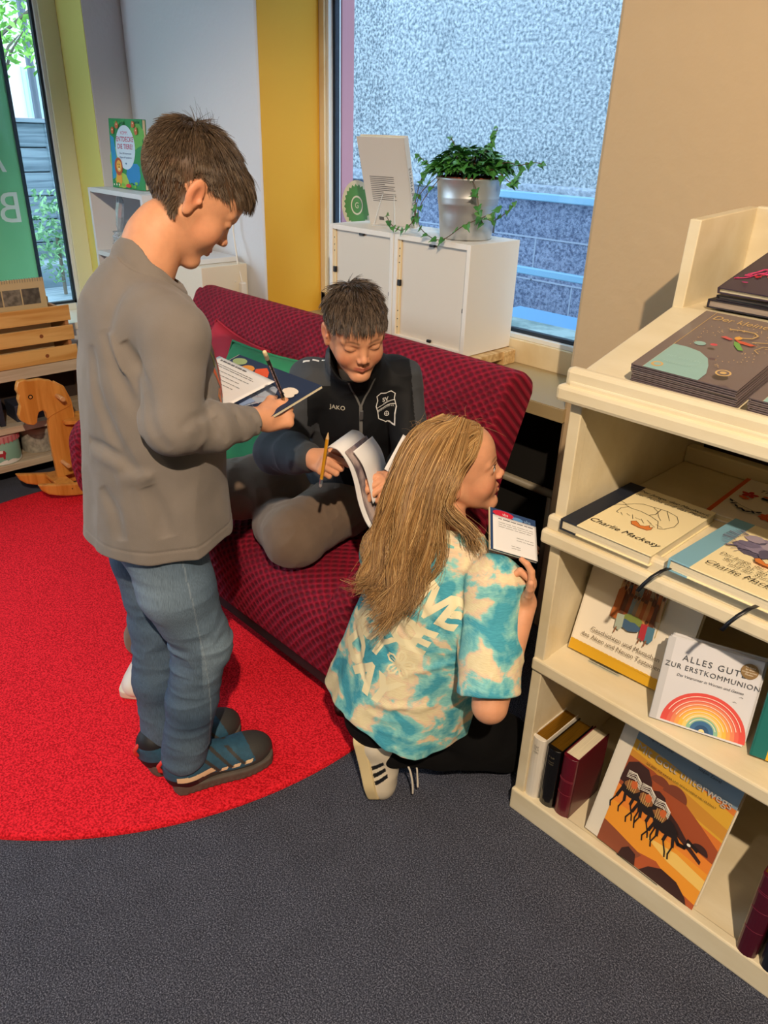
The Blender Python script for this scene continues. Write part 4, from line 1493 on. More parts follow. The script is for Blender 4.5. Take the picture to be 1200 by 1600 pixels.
def art_T(a):
    W, Hh = .245, .26
    a.R(0, 0, W, Hh, col('#2f8f52'))
    r = random.Random(4)
    a.P(blob(.035, .10, .04, .06, 18, .15, r), col('#8fc463')); a.P(blob(.2, .2, .05, .05, 18, .2, r), col('#69b04d'))
    a.P([(.005, .2), (.03, .19), (.045, .11), (.03, .04), (.004, .03)], col('#2c93c9'))
    a.P(blob(.165, .055, .055, .045, 18, .12, r), col('#2b86c4'))
    a.P(blob(.075, .03, .05, .03, 18, .1, r), col('#a3c34f'))
    a.E(.115, .155, .072, .082, col('#cfe2f2'), n=36)
    a.T('KOMM,', .112, .203, .017, col('#c43a76')); a.T('ENTDECKE', .114, .177, .0255, col('#b5285f'), bold=.012); a.T('DIE TIERE!', .114, .15, .0255, col('#b5285f'), bold=.012)
    a.T('Über 100 faszinierende', .114, .130, .0095, col('#2a4f88')); a.T('Klappen & Flugelplanen', .114, .115, .0095, col('#2a4f88'))
    a.P([(.108, .098), (.122, .098), (.115, .09)], col('#2a6d9c'))
    # a plain lion
    a.P([(.03, .01), (.075, .01), (.078, .045), (.06, .065), (.04, .06)], col('#e9a63a'))
    a.E(.057, .082, .030, .034, col('#b8502c'), n=24); a.E(.06, .084, .019, .022, col('#f0b84c')); a.E(.054, .09, .0025, .003, M_INK); a.E(.066, .09, .0025, .003, M_INK); a.E(.061, .08, .004, .003, col('#7c2f1c')); a.E(.061, .073, .007, .003, col('#f5e7d0'))
    for k in range(14):
        a.P(blob(r.uniform(.03, .23), r.choice([.01, .24, .245, .02]) + r.uniform(-.005, .005), .012, .006, 10, .3, r), col(r.choice(['#1f6f3e', '#7cbf4c', '#4aa84f'])))
    for x, y in ((.03, .215), (.065, .235), (.205, .215), (.185, .24)):
        a.P(blob(x, y, .012, .014, 12, .2, r), col('#c96a3c')); a.E(x, y + .004, .003, .003, col('#f6e3c0'))
    for x in (.02, .04, .06):
        a.E(x, .012, .004, .004, col('#f4eee0'))
    a.E(.13, .012, .02, .007, col('#d83a34'))


book('childrens_book', 'colourful children\'s animal book with a lion, standing on the white corner shelf', .245, .26, .018,
     Matrix.Translation((-3.315, 1.60, 1.1685)) @ Matrix.Rotation(.08, 4, 'Z') @ Matrix.Rotation(PI / 2 - .06, 4, 'X'), col('#1f7a4a'), col('#1d5a3a'), None, art_T)
gw = thing('gift_wrap', 'crumpled clear foil gift wrap on the corner shelf', 'gift wrap', (-3.285, 1.575, .914))
r = random.Random(3)
b = MB()
for k in range(3):
    prf = []
    for q in range(9):
        prf.append((.038 - .010 * k - .014 * abs(math.sin(q * 1.1 + k)), q * .010))
    b.lathe(prf, (r.uniform(-.02, .02), r.uniform(-.02, .02), 0), None, 11)
b.tube([(0, 0, .08), (.02, -.01, .11), (.055, -.02, .15), (.075, -.02, .20), (.05, -.01, .215), (.025, -.01, .17), (0, 0, .1)], [.010, .014, .016, .015, .014, .012, .008], seg=7)
obj('foil', b, mat('clear_crinkled_foil', '#cfdbe3', .12, metal=.35, bump=.006, bscale=40, alpha=.85), gw)
cbm = MB().tube([(-2.80, 1.60, .95), (-2.79, 1.58, .93), (-2.785, 1.56, .85)], .003)
ca = thing('power_cable', 'thin white cable with inline switch hanging beside the corner shelf', 'cable', (-2.575, 1.70, .8))
pts = [(-2.66, 1.745, 1.12), (-2.66, 1.74, 1.05), (-2.61, 1.72, .93), (-2.585, 1.72, .86), (-2.58, 1.72, .80), (-2.585, 1.72, .6), (-2.59, 1.72, .1)]
obj('cord', MB().tube(pts, .0032).tube([(-2.84, 1.56, .962), (-2.74, 1.56, .955), (-2.66, 1.62, .93), (-2.60, 1.70, .87)], .003), mat('white_cable', '#e5e2da', .45), ca, world=True, smooth=True)
obj('inline_switch', MB().box((-2.592, 1.705, .80), (-2.568, 1.73, .87)), MATS['white_cable'], ca, world=True, bevel=.006)

# ------------------------------------------------------------------ low wooden shelf on the left
M_WASH = wood_mat('whitewashed_board', '#c8b8a0', '#a8947a', (6, .4, 6), 5, .7)
ls = thing('low_shelf', 'low whitewashed wooden shelf below the street window', 'shelf unit', (-3.32, .2, 0))
for z0, z1 in ((.458, .505), (.24, .268), (.078, .108)):
    obj('shelf', MB().box((-3.44, -1.2, z0), (-3.20, 1.36, z1)), M_WASH, ls, world=True, bevel=.002)
for y in (1.335, -1.2, .2):
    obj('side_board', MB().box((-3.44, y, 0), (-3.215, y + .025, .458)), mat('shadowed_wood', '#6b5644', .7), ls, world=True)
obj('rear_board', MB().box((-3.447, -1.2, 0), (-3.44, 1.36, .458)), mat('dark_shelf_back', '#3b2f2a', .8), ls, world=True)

crate = thing('wooden_crate', 'slatted pine crate full of calendars on the low shelf', 'crate', (-3.31, .95, .506))
M_PINE = wood_mat('golden_pine', '#e2b16a', '#c98f46', (8, .5, 6), 5, .5)
CX0, CX1, CY0, CY1 = -3.42, -3.195, .74, 1.275
for k, (z0, z1) in enumerate(((.508, .570), (.592, .652), (.672, .735))):
    dy = -.004 * k
    obj('slat', MB().box((CX1 - .010, CY0, z0), (CX1, CY1 + dy, z1)), M_PINE, crate, world=True, bevel=.002)
    obj('slat', MB().box((CX0, CY0, z0), (CX0 + .010, CY1 + dy, z1)), M_PINE, crate, world=True, bevel=.002)
    kn = MB().tube([(CX1 - .001, CY1 - .13 - .1 * k + .09 * (k % 2), (z0 + z1) / 2), (CX1 + .0006, CY1 - .13 - .1 * k + .09 * (k % 2), (z0 + z1) / 2)], .008, seg=14)
    obj('knot', kn, mat('pine_knot', '#8a4c22', .6), crate, world=True)
for y in (CY1 - .03, CY0 + .0):
    obj('end_board', MB().box((CX0 + .011, y, .508), (CX1 - .011, y + .014, .715)), mat('pine_end_grain', '#b97f4c', .6), crate, world=True, bevel=.001)
obj('base_board', MB().box((CX0 + .01, CY0 + .015, .508), (CX1 - .01, CY1 - .03, .516)), M_PINE, crate, world=True)
for k in range(4):
    x = -3.395 + k * .045
    zt = .828 - .02 * (3 - k) if k else .80
    cal = thing('wall_calendar', ['wire bound calendar at the back of the crate', 'second calendar from the window in the crate', 'wire bound calendar in the middle of the crate', 'front wire bound calendar with landscape photos in the crate'][k], 'calendar', (x, 1.0, .52), group='calendars in the crate')
    ztop = [.80, .815, .825, .842][k]
    obj('sheets', MB().box((x - .003, .80, .52), (x + .003, 1.222 - .006 * k, ztop)), mat('calendar_card', '#c9b287', .7), cal, world=True)
    w_ = MB()
    n = 40
    for q in range(n):
        yy = .81 + q * (.40 / n)
        w_.tube([(x + .005, yy, ztop - .012), (x + .006, yy, ztop + .003), (x - .004, yy, ztop + .003), (x - .005, yy, ztop - .012)], .0009, seg=4)
    obj('wire_binding', w_, mat('binding_wire', '#8c8f92', .3, metal=.8), cal, world=True)
    if k == 3:
        ph = MB()
        for (ya, yb), c in zip(((.97, 1.03), (1.035, 1.105), (1.11, 1.18)), ('#7d7468', '#8b8274', '#6f675c')):
            ph.box((x + .0031, ya, ztop - .10), (x + .0036, yb, ztop - .038), mat('photo_print_' + c[1:], c, .5, var=.6, vscale=45))
        obj('photo_strip', ph, None, cal, world=True)

o = obj('headphones', MB().tube([(-3.30, .78 + .10 * math.cos(t_ / 12 * 2 * PI), .355 + .075 * math.sin(t_ / 12 * 2 * PI)) for t_ in range(13)], .012, seg=8), mat('black_plastic', '#14161b', .35), smooth=True)
tag(o, 'black ring shaped strap handle on the middle board of the low shelf', 'strap')
for i, (y, w, h, c, lb) in enumerate(((.86, .028, .15, '#1f2535', 'dark blue book standing on the middle board of the low shelf'), (.895, .014, .145, '#e6e1da', 'thin white book beside the dark blue one on the low shelf'), (.918, .02, .14, '#222736', 'dark slate book right of the thin white one on the low shelf'))):
    book('shelf_book', lb, .14, h, w, Matrix(((1, 0, 0, -3.225 - .0), (0, 0, 1, y), (0, 1, 0, .2685), (0, 0, 0, 1))) @ Matrix.Rotation(PI, 4, 'Y') @ Matrix.Translation((0, 0, -w)), col(c), None, None, None)
bx = obj('storage_box', MB().box((-3.36, .99, .2685), (-3.24, 1.12, .34)), mat('dark_slate_box', '#2d3444', .6), bevel=.003)
tag(bx, 'dark slate box in the middle compartment behind the horse head', 'box')


def tin(label, y, x, r, h, body, lidc, deco):
    o = thing('storage_tin', label, 'tin', (x, y, .1085))
    obj('body', MB().lathe([(0, 0), (r * .97, 0), (r, .004), (r, h * .8), (0, h * .8)], (0, 0, 0), None, 44), body, o, smooth=False, autosmooth=True)
    pts = [(0, h * .78), (r * 1.03, h * .78), (r * 1.03, h * .97), (r * .98, h), (0, h)]
    obj('lid', MB().lathe(pts, (0, 0, 0), None, 44), lidc, o, autosmooth=True)
    if deco:
        deco(o, r, h)
    return o


def elephant(o, r, h):
    E = [(-.024, .030), (-.03, .020), (-.031, .008), (-.028, .004), (-.026, .014), (-.022, .016), (-.020, .0), (-.013, .0), (-.012, .010), (.006, .010), (.007, .0), (.014, .0), (.016, .014), (.021, .026), (.016, .036), (.0, .040), (-.012, .038), (-.018, .040)]
    def wrap(pts, z0, dr, a0):
        vs = []
        for x, z in pts:
            a_ = a0 + x / r
            vs.append(((r + dr) * math.cos(a_), (r + dr) * math.sin(a_), z0 + z))
        return vs
    b = MB().add(wrap(E, .028, .0012, -.25), [tuple(range(len(E)))])
    obj('elephant_motif', b, mat('tin_red_print', '#a32836', .5), o)
    S = [(-.004, .026), (.008, .026), (.010, .038), (-.003, .039)]
    obj('saddle_motif', MB().add(wrap(S, .028, .0018, -.25), [(0, 1, 2, 3)]), mat('tin_white_print', '#e9ece6', .5), o)
    g_ = [(.1 * math.cos(0), 0)]
    b = MB()
    for k in range(44):
        a0 = 2 * PI * k / 44
        a1 = 2 * PI * (k + 1) / 44
        z = .016 + .006 * math.sin(k * .9)
        z2 = .016 + .006 * math.sin((k + 1) * .9)
        b.add([((r + .0006) * math.cos(a0), (r + .0006) * math.sin(a0), .003), ((r + .0006) * math.cos(a1), (r + .0006) * math.sin(a1), .003), ((r + .0006) * math.cos(a1), (r + .0006) * math.sin(a1), z2), ((r + .0006) * math.cos(a0), (r + .0006) * math.sin(a0), z)], [(0, 1, 2, 3)])
    obj('snow_motif', b, MATS['tin_white_print'], o)
    b = MB()
    for k in range(30):
        a0 = 2 * PI * k / 30
        b.tube([((r * 1.035) * math.cos(a0), (r * 1.035) * math.sin(a0), h * .76), ((r * 1.035) * math.cos(a0), (r * 1.035) * math.sin(a0), h * .97)], .0035, seg=6)
    obj('scalloped_edge', b, mat('lid_red_stripe', '#b8616a', .5), o)


tin('round mint green tin with a red elephant on the lowest board', .91, -3.285, .082, .125, mat('mint_tin', '#8fc4b2', .35), mat('pink_tin_lid', '#c98a8c', .4), elephant)
tin('round pale grey patterned tin right of the elephant tin', 1.085, -3.315, .07, .11, mat('grey_patterned_tin', '#b7b3a6', .35, color2='#8f8c84', vscale=60), mat('grey_tin_lid', '#bcb8aa', .35), None)

# ------------------------------------------------------------------ rocking horse (head towards -y)
rh = thing('rocking_horse', 'varnished pine toy rocking horse beside the low shelf', 'rocking horse', (-3.06, 1.15, .0135))
M_HORSE = wood_mat('varnished_pine', '#dd9a4a', '#c67f32', (6, 6, .5), 5, .35)
M_HORSE.node_tree.nodes['Principled BSDF'].inputs['Coat Weight'].default_value = .3


def xplate(poly, x0, x1):
    return fix_p(yz_prism(poly, x0, x1))


def fix_p(b):
    return b


def hz_part(name, poly, x0, x1, m=None, bev=.006, smooth=False):
    o = obj(name, yz_prism(poly, x0, x1), m or M_HORSE, rh, bevel=bev, world=True, bseg=3)
    return fix_normals(o)


# rockers
for x0, dy, dz in ((-2.985, 0.02, 0), (-3.185, -.015, 0)):
    up_, lo_ = [], []
    for k in range(15):
        t = k / 14
        y = .86 + dy + t * .60
        zc = .028 + .30 * (t - .5) ** 2
        up_.append((y, zc + .058 - .02 * abs(2 * t - 1) ** 4))
        lo_.append((y + (.014 if k == 0 else (-.014 if k == 14 else 0)), zc - .012 + .012 * abs(2 * t - 1) ** 8))
    hz_part('rocker', up_ + lo_[::-1], x0, x0 + .034, bev=.01)
    for y in (1.02, 1.07):
        obj('peg', MB().tube([(x0 + .033, y + dy, .075), (x0 + .0355, y + dy, .075)], .004, seg=10), mat('dark_screw_hole', '#5a3016', .6), rh, world=True)
obj('foot_board', MB().box((-3.17, .985, .085), (-2.96, 1.06, .103)), M_HORSE, rh, world=True, bevel=.004)
obj('foot_board', MB().box((-3.17, 1.30, .085), (-2.96, 1.38, .103)), M_HORSE, rh, world=True, bevel=.004)
neck = [(1.02, .10), (1.105, .10), (1.135, .30), (1.16, .42), (1.155, .50), (1.13, .575), (1.085, .61), (1.02, .40), (1.015, .30)]
hz_part('neck_board', neck, -3.095, -3.068)
head = [(.905, .615), (.915, .638), (.945, .642), (.965, .634), (1.02, .632), (1.07, .615), (1.11, .58), (1.135, .53), (1.148, .47), (1.10, .455), (1.05, .44), (1.02, .425), (1.018, .46), (1.005, .475), (.985, .47), (.975, .45), (.968, .42), (.95, .408), (.92, .42), (.893, .445), (.888, .47), (.905, .52), (.90, .55), (.908, .575), (.900, .595)]
hz_part('head_board', head, -3.10, -3.064, bev=.005)
for s, x in ((1, -3.0638), (-1, -3.1005)):
    obj('eye', MB().tube([(x, .957, .555), (x + s * .0012, .957, .555)], .0115, seg=24), mat('eye_black', '#1a120c', .4), rh, world=True)
    obj('pupil', MB().tube([(x + s * .001, .957, .555), (x + s * .0018, .957, .555)], .0065, seg=20), mat('eye_ring_pine', '#d59a55', .4), rh, world=True)
obj('handle_bar', MB().tube([(-3.17, 1.085, .535), (-2.99, 1.085, .535)], .0115, seg=14), mat('pale_dowel', '#d6a06c', .4), rh, world=True, smooth=False, autosmooth=True)
obj('foot_bar', MB().tube([(-3.18, 1.055, .185), (-2.985, 1.055, .185)], .0105, seg=14), MATS['pale_dowel'], rh, world=True, autosmooth=True)
obj('seat_board', MB().prism([(1.09, -.045), (1.14, -.075), (1.22, -.07), (1.40, -.085), (1.44, -.04), (1.44, .04), (1.40, .085), (1.22, .07), (1.14, .075), (1.09, .045)], .385, .405, None, Matrix(((0, 1, 0, -3.08), (1, 0, 0, 0), (0, 0, 1, 0), (0, 0, 0, 1)))), M_HORSE, rh, world=True, bevel=.005)
hz_part('rear_leg_board', [(1.30, .10), (1.38, .10), (1.41, .385), (1.29, .385)], -3.095, -3.068)

# a toy size horse: shrink it about its place on the floor
rh.matrix_basis = Matrix.Translation((-2.99, 1.135, .0135)) @ Matrix.Scale(.80, 4)
# ------------------------------------------------------------------ implicit modelling of bodies and clothes
def _seg(P, a, b):
    a = np.asarray(a, np.float32); b = np.asarray(b, np.float32)
    ab = b - a
    t = np.clip(((P - a) @ ab) / max(float(ab @ ab), 1e-12), 0, 1)
    return np.linalg.norm(P - a - t[:, None] * ab, axis=1), t


def vnoise(P, s, seed=0):
    """smooth value noise -1..1"""
    Q = P * s + seed * 17.31
    i = np.floor(Q).astype(np.int64); f = (Q - i).astype(np.float32)
    u = f * f * (3 - 2 * f)
    def h(a, b, c):
        n = (a * 374761393 + b * 668265263 + c * 2147483647 + seed * 1013904223) & 0xffffffff
        n = ((n ^ (n >> 13)) * 1274126177) & 0xffffffff
        return ((n ^ (n >> 16)) & 0xffff).astype(np.float32) / 32767.5 - 1
    x, y, z = i[:, 0], i[:, 1], i[:, 2]
    def l(a, b, t):
        return a + (b - a) * t
    return l(l(l(h(x, y, z), h(x + 1, y, z), u[:, 0]), l(h(x, y + 1, z), h(x + 1, y + 1, z), u[:, 0]), u[:, 1]),
             l(l(h(x, y, z + 1), h(x + 1, y, z + 1), u[:, 0]), l(h(x, y + 1, z + 1), h(x + 1, y + 1, z + 1), u[:, 0]), u[:, 1]), u[:, 2])


def smin(a, b, k):
    if k <= 0:
        return np.minimum(a, b)
    h = np.clip(.5 + .5 * (b - a) / k, 0, 1)
    return b + (a - b) * h - k * h * (1 - h)


def smax(a, b, k):
    return -smin(-a, -b, k)


class S:
    """a list of solids blended in order"""

    def __init__(self, M=None):
        self.ops = []
        self.lo = np.full(3, 1e9); self.hi = np.full(3, -1e9)
        self.M = M or Matrix.Identity(4)

    def _pt(self, p):
        return np.array(self.M @ Vector(p), np.float32)

    def _grow(self, p, r):
        self.lo = np.minimum(self.lo, p - r); self.hi = np.maximum(self.hi, p + r)

    def cone(self, a, b, ra, rb, k=.01, sub=False, raw=False):
        a, b = (np.array(a, np.float32), np.array(b, np.float32)) if raw else (self._pt(a), self._pt(b))
        if not sub:
            self._grow(a, ra); self._grow(b, rb)
        def fn(P):
            d, t = _seg(P, a, b)
            return d - (ra + (rb - ra) * t)
        self.ops.append((fn, k, sub, None)); return self

    def chain(self, pts, rs, k=.012, kj=.004):
        """polyline limb: its own pieces meet almost hard, then blend with the rest"""
        Q = [self._pt(p) for p in pts]
        for q, r in zip(Q, rs):
            self._grow(q, r)
        def fn(P):
            o = None
            for i in range(len(Q) - 1):
                d, t = _seg(P, Q[i], Q[i + 1])
                d = d - (rs[i] + (rs[i + 1] - rs[i]) * t)
                o = d if o is None else smin(o, d, kj)
            return o
        self.ops.append((fn, k, False, None)); return self

    def ell(self, c, r, k=.01, R=None, sub=False):
        """ellipsoid; R = optional local rotation (Euler degrees)"""
        Rm = self.M.to_3x3().normalized()
        if R is not None:
            Rm = Rm @ Euler([math.radians(x) for x in R]).to_matrix()
        A = np.array(Rm, np.float32)
        c = self._pt(c); r = np.array(r, np.float32)
        if not sub:
            self._grow(c, float(r.max()))
        def fn(P):
            q = (P - c) @ A
            k0 = np.linalg.norm(q / r, axis=1)
            k1 = np.linalg.norm(q / (r * r), axis=1)
            return np.where(k1 > 1e-9, k0 * (k0 - 1) / np.maximum(k1, 1e-9), -float(r.min()))
        self.ops.append((fn, k, sub, None)); return self

    def rbox(self, c, h, rad, k=.01, R=None, sub=False):
        Rm = self.M.to_3x3().normalized()
        if R is not None:
            Rm = Rm @ Euler([math.radians(x) for x in R]).to_matrix()
        A = np.array(Rm, np.float32)
        c = self._pt(c); h = np.array(h, np.float32)
        if not sub:
            self._grow(c, float(np.linalg.norm(h)))
        def fn(P):
            q = np.abs((P - c) @ A) - (h - rad)
            return np.linalg.norm(np.maximum(q, 0), axis=1) + np.minimum(q.max(axis=1), 0) - rad
        self.ops.append((fn, k, sub, None)); return self

    def plane(self, p, n, k=.002):
        """cut away everything on the n side of p"""
        p = self._pt(p); n = np.array(self.M.to_3x3() @ Vector(n), np.float32); n /= np.linalg.norm(n)
        self.ops.append((lambda P: -((P - p) @ n), k, True, None)); return self

    def sdf(self, other, k=.01, sub=False):
        if not sub:
            self.lo = np.minimum(self.lo, other.lo); self.hi = np.maximum(self.hi, other.hi)
        self.ops.append((other, k, sub, None)); return self

    def disp(self, fn):
        self.ops.append((None, 0, False, fn)); return self

    def crease(self, pts, w, a, raw=True):
        """a<0 valley, a>0 ridge along a polyline"""
        Q = [np.array(p, np.float32) if raw else self._pt(p) for p in pts]
        def fn(P, D):
            m = None
            L = len(Q) - 1
            tt = None
            for i in range(L):
                d, t = _seg(P, Q[i], Q[i + 1])
                g = (i + t) / L
                if m is None:
                    m, tt = d, g
                else:
                    tt = np.where(d < m, g, tt); m = np.minimum(m, d)
            fade = np.sqrt(np.maximum(np.sin(np.clip(tt, 0, 1) * PI), 0))
            return D - a * fade * np.exp(-(m / w) ** 2)
        self.ops.append((None, 0, False, fn)); return self

    def __call__(self, P):
        D = None
        for f, k, sub, dfn in self.ops:
            if dfn is not None:
                D = dfn(P, D)
                continue
            if isinstance(f, S) and D is not None:
                # far from its box a nested solid only matters as a distance bound
                o = np.maximum(np.maximum(f.lo - .006 - P, P - f.hi - .006), 0)
                d = np.linalg.norm(o, axis=1).astype(np.float32)
                near = d < .035
                if near.any():
                    d[near] = f(P[near])
            else:
                d = f(P)
            if D is None:
                D = d
            elif sub:
                D = smax(D, -d, k)
            else:
                D = smin(D, d, k)
        return D

    def mesh(self, cell, pad=.012, lo=None, hi=None):
        lo = np.array(lo if lo is not None else self.lo - pad, float)
        hi = np.array(hi if hi is not None else self.hi + pad, float)
        lv = 4
        big = cell * (2 ** lv)
        n = np.ceil((hi - lo) / big).astype(int) + 1
        g = np.stack(np.meshgrid(*[np.arange(k) for k in n], indexing='ij'), -1).reshape(-1, 3)
        s = big
        for L in range(lv + 1):
            C = (lo + (g + .5) * s).astype(np.float32)
            d = self(C)
            keep = np.abs(d) < s * .87 * (1.45 if L < lv else 2.0) + .010 * (L < lv)
            g = g[keep]
            if L == lv:
                break
            off = np.array([(a, b, c) for a in (0, 1) for b in (0, 1) for c in (0, 1)])
            g = (g[:, None, :] * 2 + off[None]).reshape(-1, 3)
            s /= 2
        # corners
        off = np.array([(a, b, c) for a in (0, 1) for b in (0, 1) for c in (0, 1)])
        B = 1 << 20
        def key(q):
            return (q[..., 0].astype(np.int64) * B + q[..., 1]) * B + q[..., 2]
        cor = g[:, None, :] + off[None]
        ck = key(cor)
        uk, inv = np.unique(ck.ravel(), return_inverse=True)
        gx = uk // (B * B); gy = (uk // B) % B; gz = uk % B
        CP = (lo + np.stack([gx, gy, gz], -1) * s).astype(np.float32)
        val = np.empty(len(CP), np.float32)
        for i in range(0, len(CP), 400000):
            val[i:i + 400000] = self(CP[i:i + 400000])
        V = val[inv].reshape(-1, 8)
        act = (V.min(1) < 0) & (V.max(1) >= 0)
        g = g[act]; V = V[act]
        gk = key(g)
        order = np.argsort(gk); g = g[order]; V = V[order]; gk = gk[order]
        # vertices: mean of edge crossings
        E = [(a, b) for a in range(8) for b in range(a + 1, 8) if bin(a ^ b).count('1') == 1]
        acc = np.zeros((len(g), 3)); cnt = np.zeros(len(g))
        for a, b in E:
            va, vb = V[:, a], V[:, b]
            m = (va < 0) != (vb < 0)
            t = np.where(m, va / np.where(m, va - vb, 1), 0)
            p = off[a] + (off[b] - off[a]) * t[:, None]
            acc[m] += p[m]; cnt[m] += 1
        vert = lo + (g + acc / cnt[:, None]) * s
        # faces: for each axis edge from corner 0
        faces = []
        for ax in range(3):
            o1, o2 = [(1, 2), (2, 0), (0, 1)][ax]
            e = np.zeros(3, int); e[ax] = 1
            ci = int(e[0] * 4 + e[1] * 2 + e[2])
            m = (V[:, 0] < 0) != (V[:, ci] < 0)
            gg = g[m]; neg = V[m, 0] < 0
            d1 = np.zeros(3, int); d1[o1] = 1
            d2 = np.zeros(3, int); d2[o2] = 1
            ids = []
            ok = np.ones(len(gg), bool)
            for q in (gg - d1 - d2, gg - d2, gg, gg - d1):
                k_ = key(q)
                p = np.searchsorted(gk, k_); p = np.minimum(p, len(gk) - 1)
                ok &= gk[p] == k_
                ids.append(p)
            F_ = np.stack(ids, -1)
            F_[~neg] = F_[~neg][:, ::-1]
            faces.append(F_[ok])
        return vert, np.concatenate(faces)


def normals(sd, P, e=.0008):
    P = P.astype(np.float32)
    n = np.stack([sd(P + np.array(d, np.float32) * e) - sd(P - np.array(d, np.float32) * e) for d in ((1, 0, 0), (0, 1, 0), (0, 0, 1))], -1)
    return n / np.maximum(np.linalg.norm(n, axis=1, keepdims=True), 1e-9)


def sdf_obj(name, sd, cell, m, parent=None, world=True, color=None, mat_fn=None, relax=1, lo=None, hi=None):
    v, f = sd.mesh(cell, lo=lo, hi=hi)
    # pull the vertices exactly onto the surface
    for _ in range(relax):
        P = v.astype(np.float32)
        d = sd(P); n = normals(sd, P)
        v = v - n * np.clip(d, -cell, cell)[:, None]
    wv = v.copy()
    if parent is not None and world:
        inv = np.array(wm(parent).inverted())
        v = v @ inv[:3, :3].T + inv[:3, 3]
    me = bpy.data.meshes.new(name)
    me.vertices.add(len(v)); me.vertices.foreach_set('co', v.astype(np.float32).ravel())
    me.loops.add(f.size); me.loops.foreach_set('vertex_index', f.astype(np.int32).ravel())
    me.polygons.add(len(f)); me.polygons.foreach_set('loop_start', np.arange(0, f.size, 4, dtype=np.int32))
    me.polygons.foreach_set('loop_total', np.full(len(f), 4, np.int32))
    me.polygons.foreach_set('use_smooth', np.ones(len(f), bool))
    ms = m if isinstance(m, (list, tuple)) else [m]
    for q in ms:
        me.materials.append(q)
    me.update(calc_edges=True)
    if mat_fn is not None:
        c = wv[f].mean(1)
        me.polygons.foreach_set('material_index', mat_fn(c).astype(np.int32))
    if color is not None:
        at = me.color_attributes.new('Col', 'FLOAT_COLOR', 'POINT')
        cc = color(wv)
        at.data.foreach_set('color', np.concatenate([cc, np.ones((len(cc), 1))], 1).astype(np.float32).ravel())
    o = bpy.data.objects.new(name, me)
    COL.objects.link(o)
    if parent is not None:
        o.parent = parent
    return o


def hands(sd, M, s=1.0, side=1, curls=(20, 25, 30, 35), thumb=(20, 25), spread=(6, 2, -2, -7), k=.006, arm=None, opp=35, mcp=None, tr=1.0):
    """M: frame at the wrist: +y to the fingertips, +z out of the back of the hand, +x to the thumb side.
    side=-1 mirrors nothing: put the thumb on +x by choosing M. curls = bend of every finger joint in degrees"""
    M = M @ Matrix.Scale(s, 4)
    h = S(M)
    r = s
    h.rbox((-.002, .030, 0), (.026 * r, .032 * r, .0105 * r), .0100 * r, 0)
    h.ell((.020, .022, -.006), (.013 * r, .024 * r, .012 * r), .012 * r, R=(0, 0, -18))
    h.ell((-.018, .020, -.006), (.011 * r, .025 * r, .010 * r), .010 * r)
    h.cone((0, -.030, 0), (0, .010, 0), .0195 * r, .021 * r, .012 * r)
    h.ell((0, .056, .002), (.030 * r, .010 * r, .010 * r), .008 * r)
    fs = S(M)
    base = [(.0235, .060), (.0080, .064), (-.0075, .062), (-.0215, .055)]
    ln = [(.034, .021, .018), (.038, .024, .019), (.035, .023, .018), (.027, .018, .016)]
    rr = [.0082, .0085, .0081, .0071]
    mc = mcp or curls
    for i in range(4):
        x, y = base[i]
        c = curls[i]
        cs = c if isinstance(c, (list, tuple)) else (c, c, c * .7)
        sp = math.radians(-spread[i])
        a = 0
        p = Vector((x, y - .012, 0)); pts = [p.copy()]
        p = Vector((x, y, 0)); pts.append(p.copy())
        for j in range(3):
            a += math.radians(cs[j])
            d = Vector((math.cos(a) * math.sin(-sp), math.cos(a) * math.cos(sp), -math.sin(a)))
            p = p + d * ln[i][j]
            pts.append(p.copy())
        R_ = rr[i] * r
        fs.chain(pts, [R_ * 1.02, R_ * 1.08, R_ * 1.0, R_ * .92, R_ * .78], 0, .0025 * r)
    h.ops.append((fs, .005 * r, False, None)); h.lo = np.minimum(h.lo, fs.lo); h.hi = np.maximum(h.hi, fs.hi)
    # thumb leaves the side of the palm low down
    t = S(M)
    a0 = math.radians(opp)
    p0 = Vector((.018, .012, -.004))
    d = Vector((math.sin(math.radians(38)), math.cos(math.radians(38)), 0))
    down = math.radians(thumb[0])
    d1 = Vector((d.x * math.cos(a0), d.y, -math.sin(a0) * .8)).normalized()
    p1 = p0 + d1 * .034
    ax = Vector((-.75, .35, -.45)).normalized()
    d2 = (d1 * math.cos(down) + ax * math.sin(down)).normalized()
    p2 = p1 + d2 * .026
    dn2 = down + math.radians(thumb[1])
    d3 = (d1 * math.cos(dn2) + ax * math.sin(dn2)).normalized()
    p3 = p2 + d3 * .020
    t.chain([p0, p1, p2, p3], [.0115 * r, .0095 * r, .0092 * r, .0078 * r], 0, .003 * r)
    h.ops.append((t, .007 * r, False, None)); h.lo = np.minimum(h.lo, t.lo); h.hi = np.maximum(h.hi, t.hi)
    h.lo -= .0; sd.sdf(h, k)
    return h


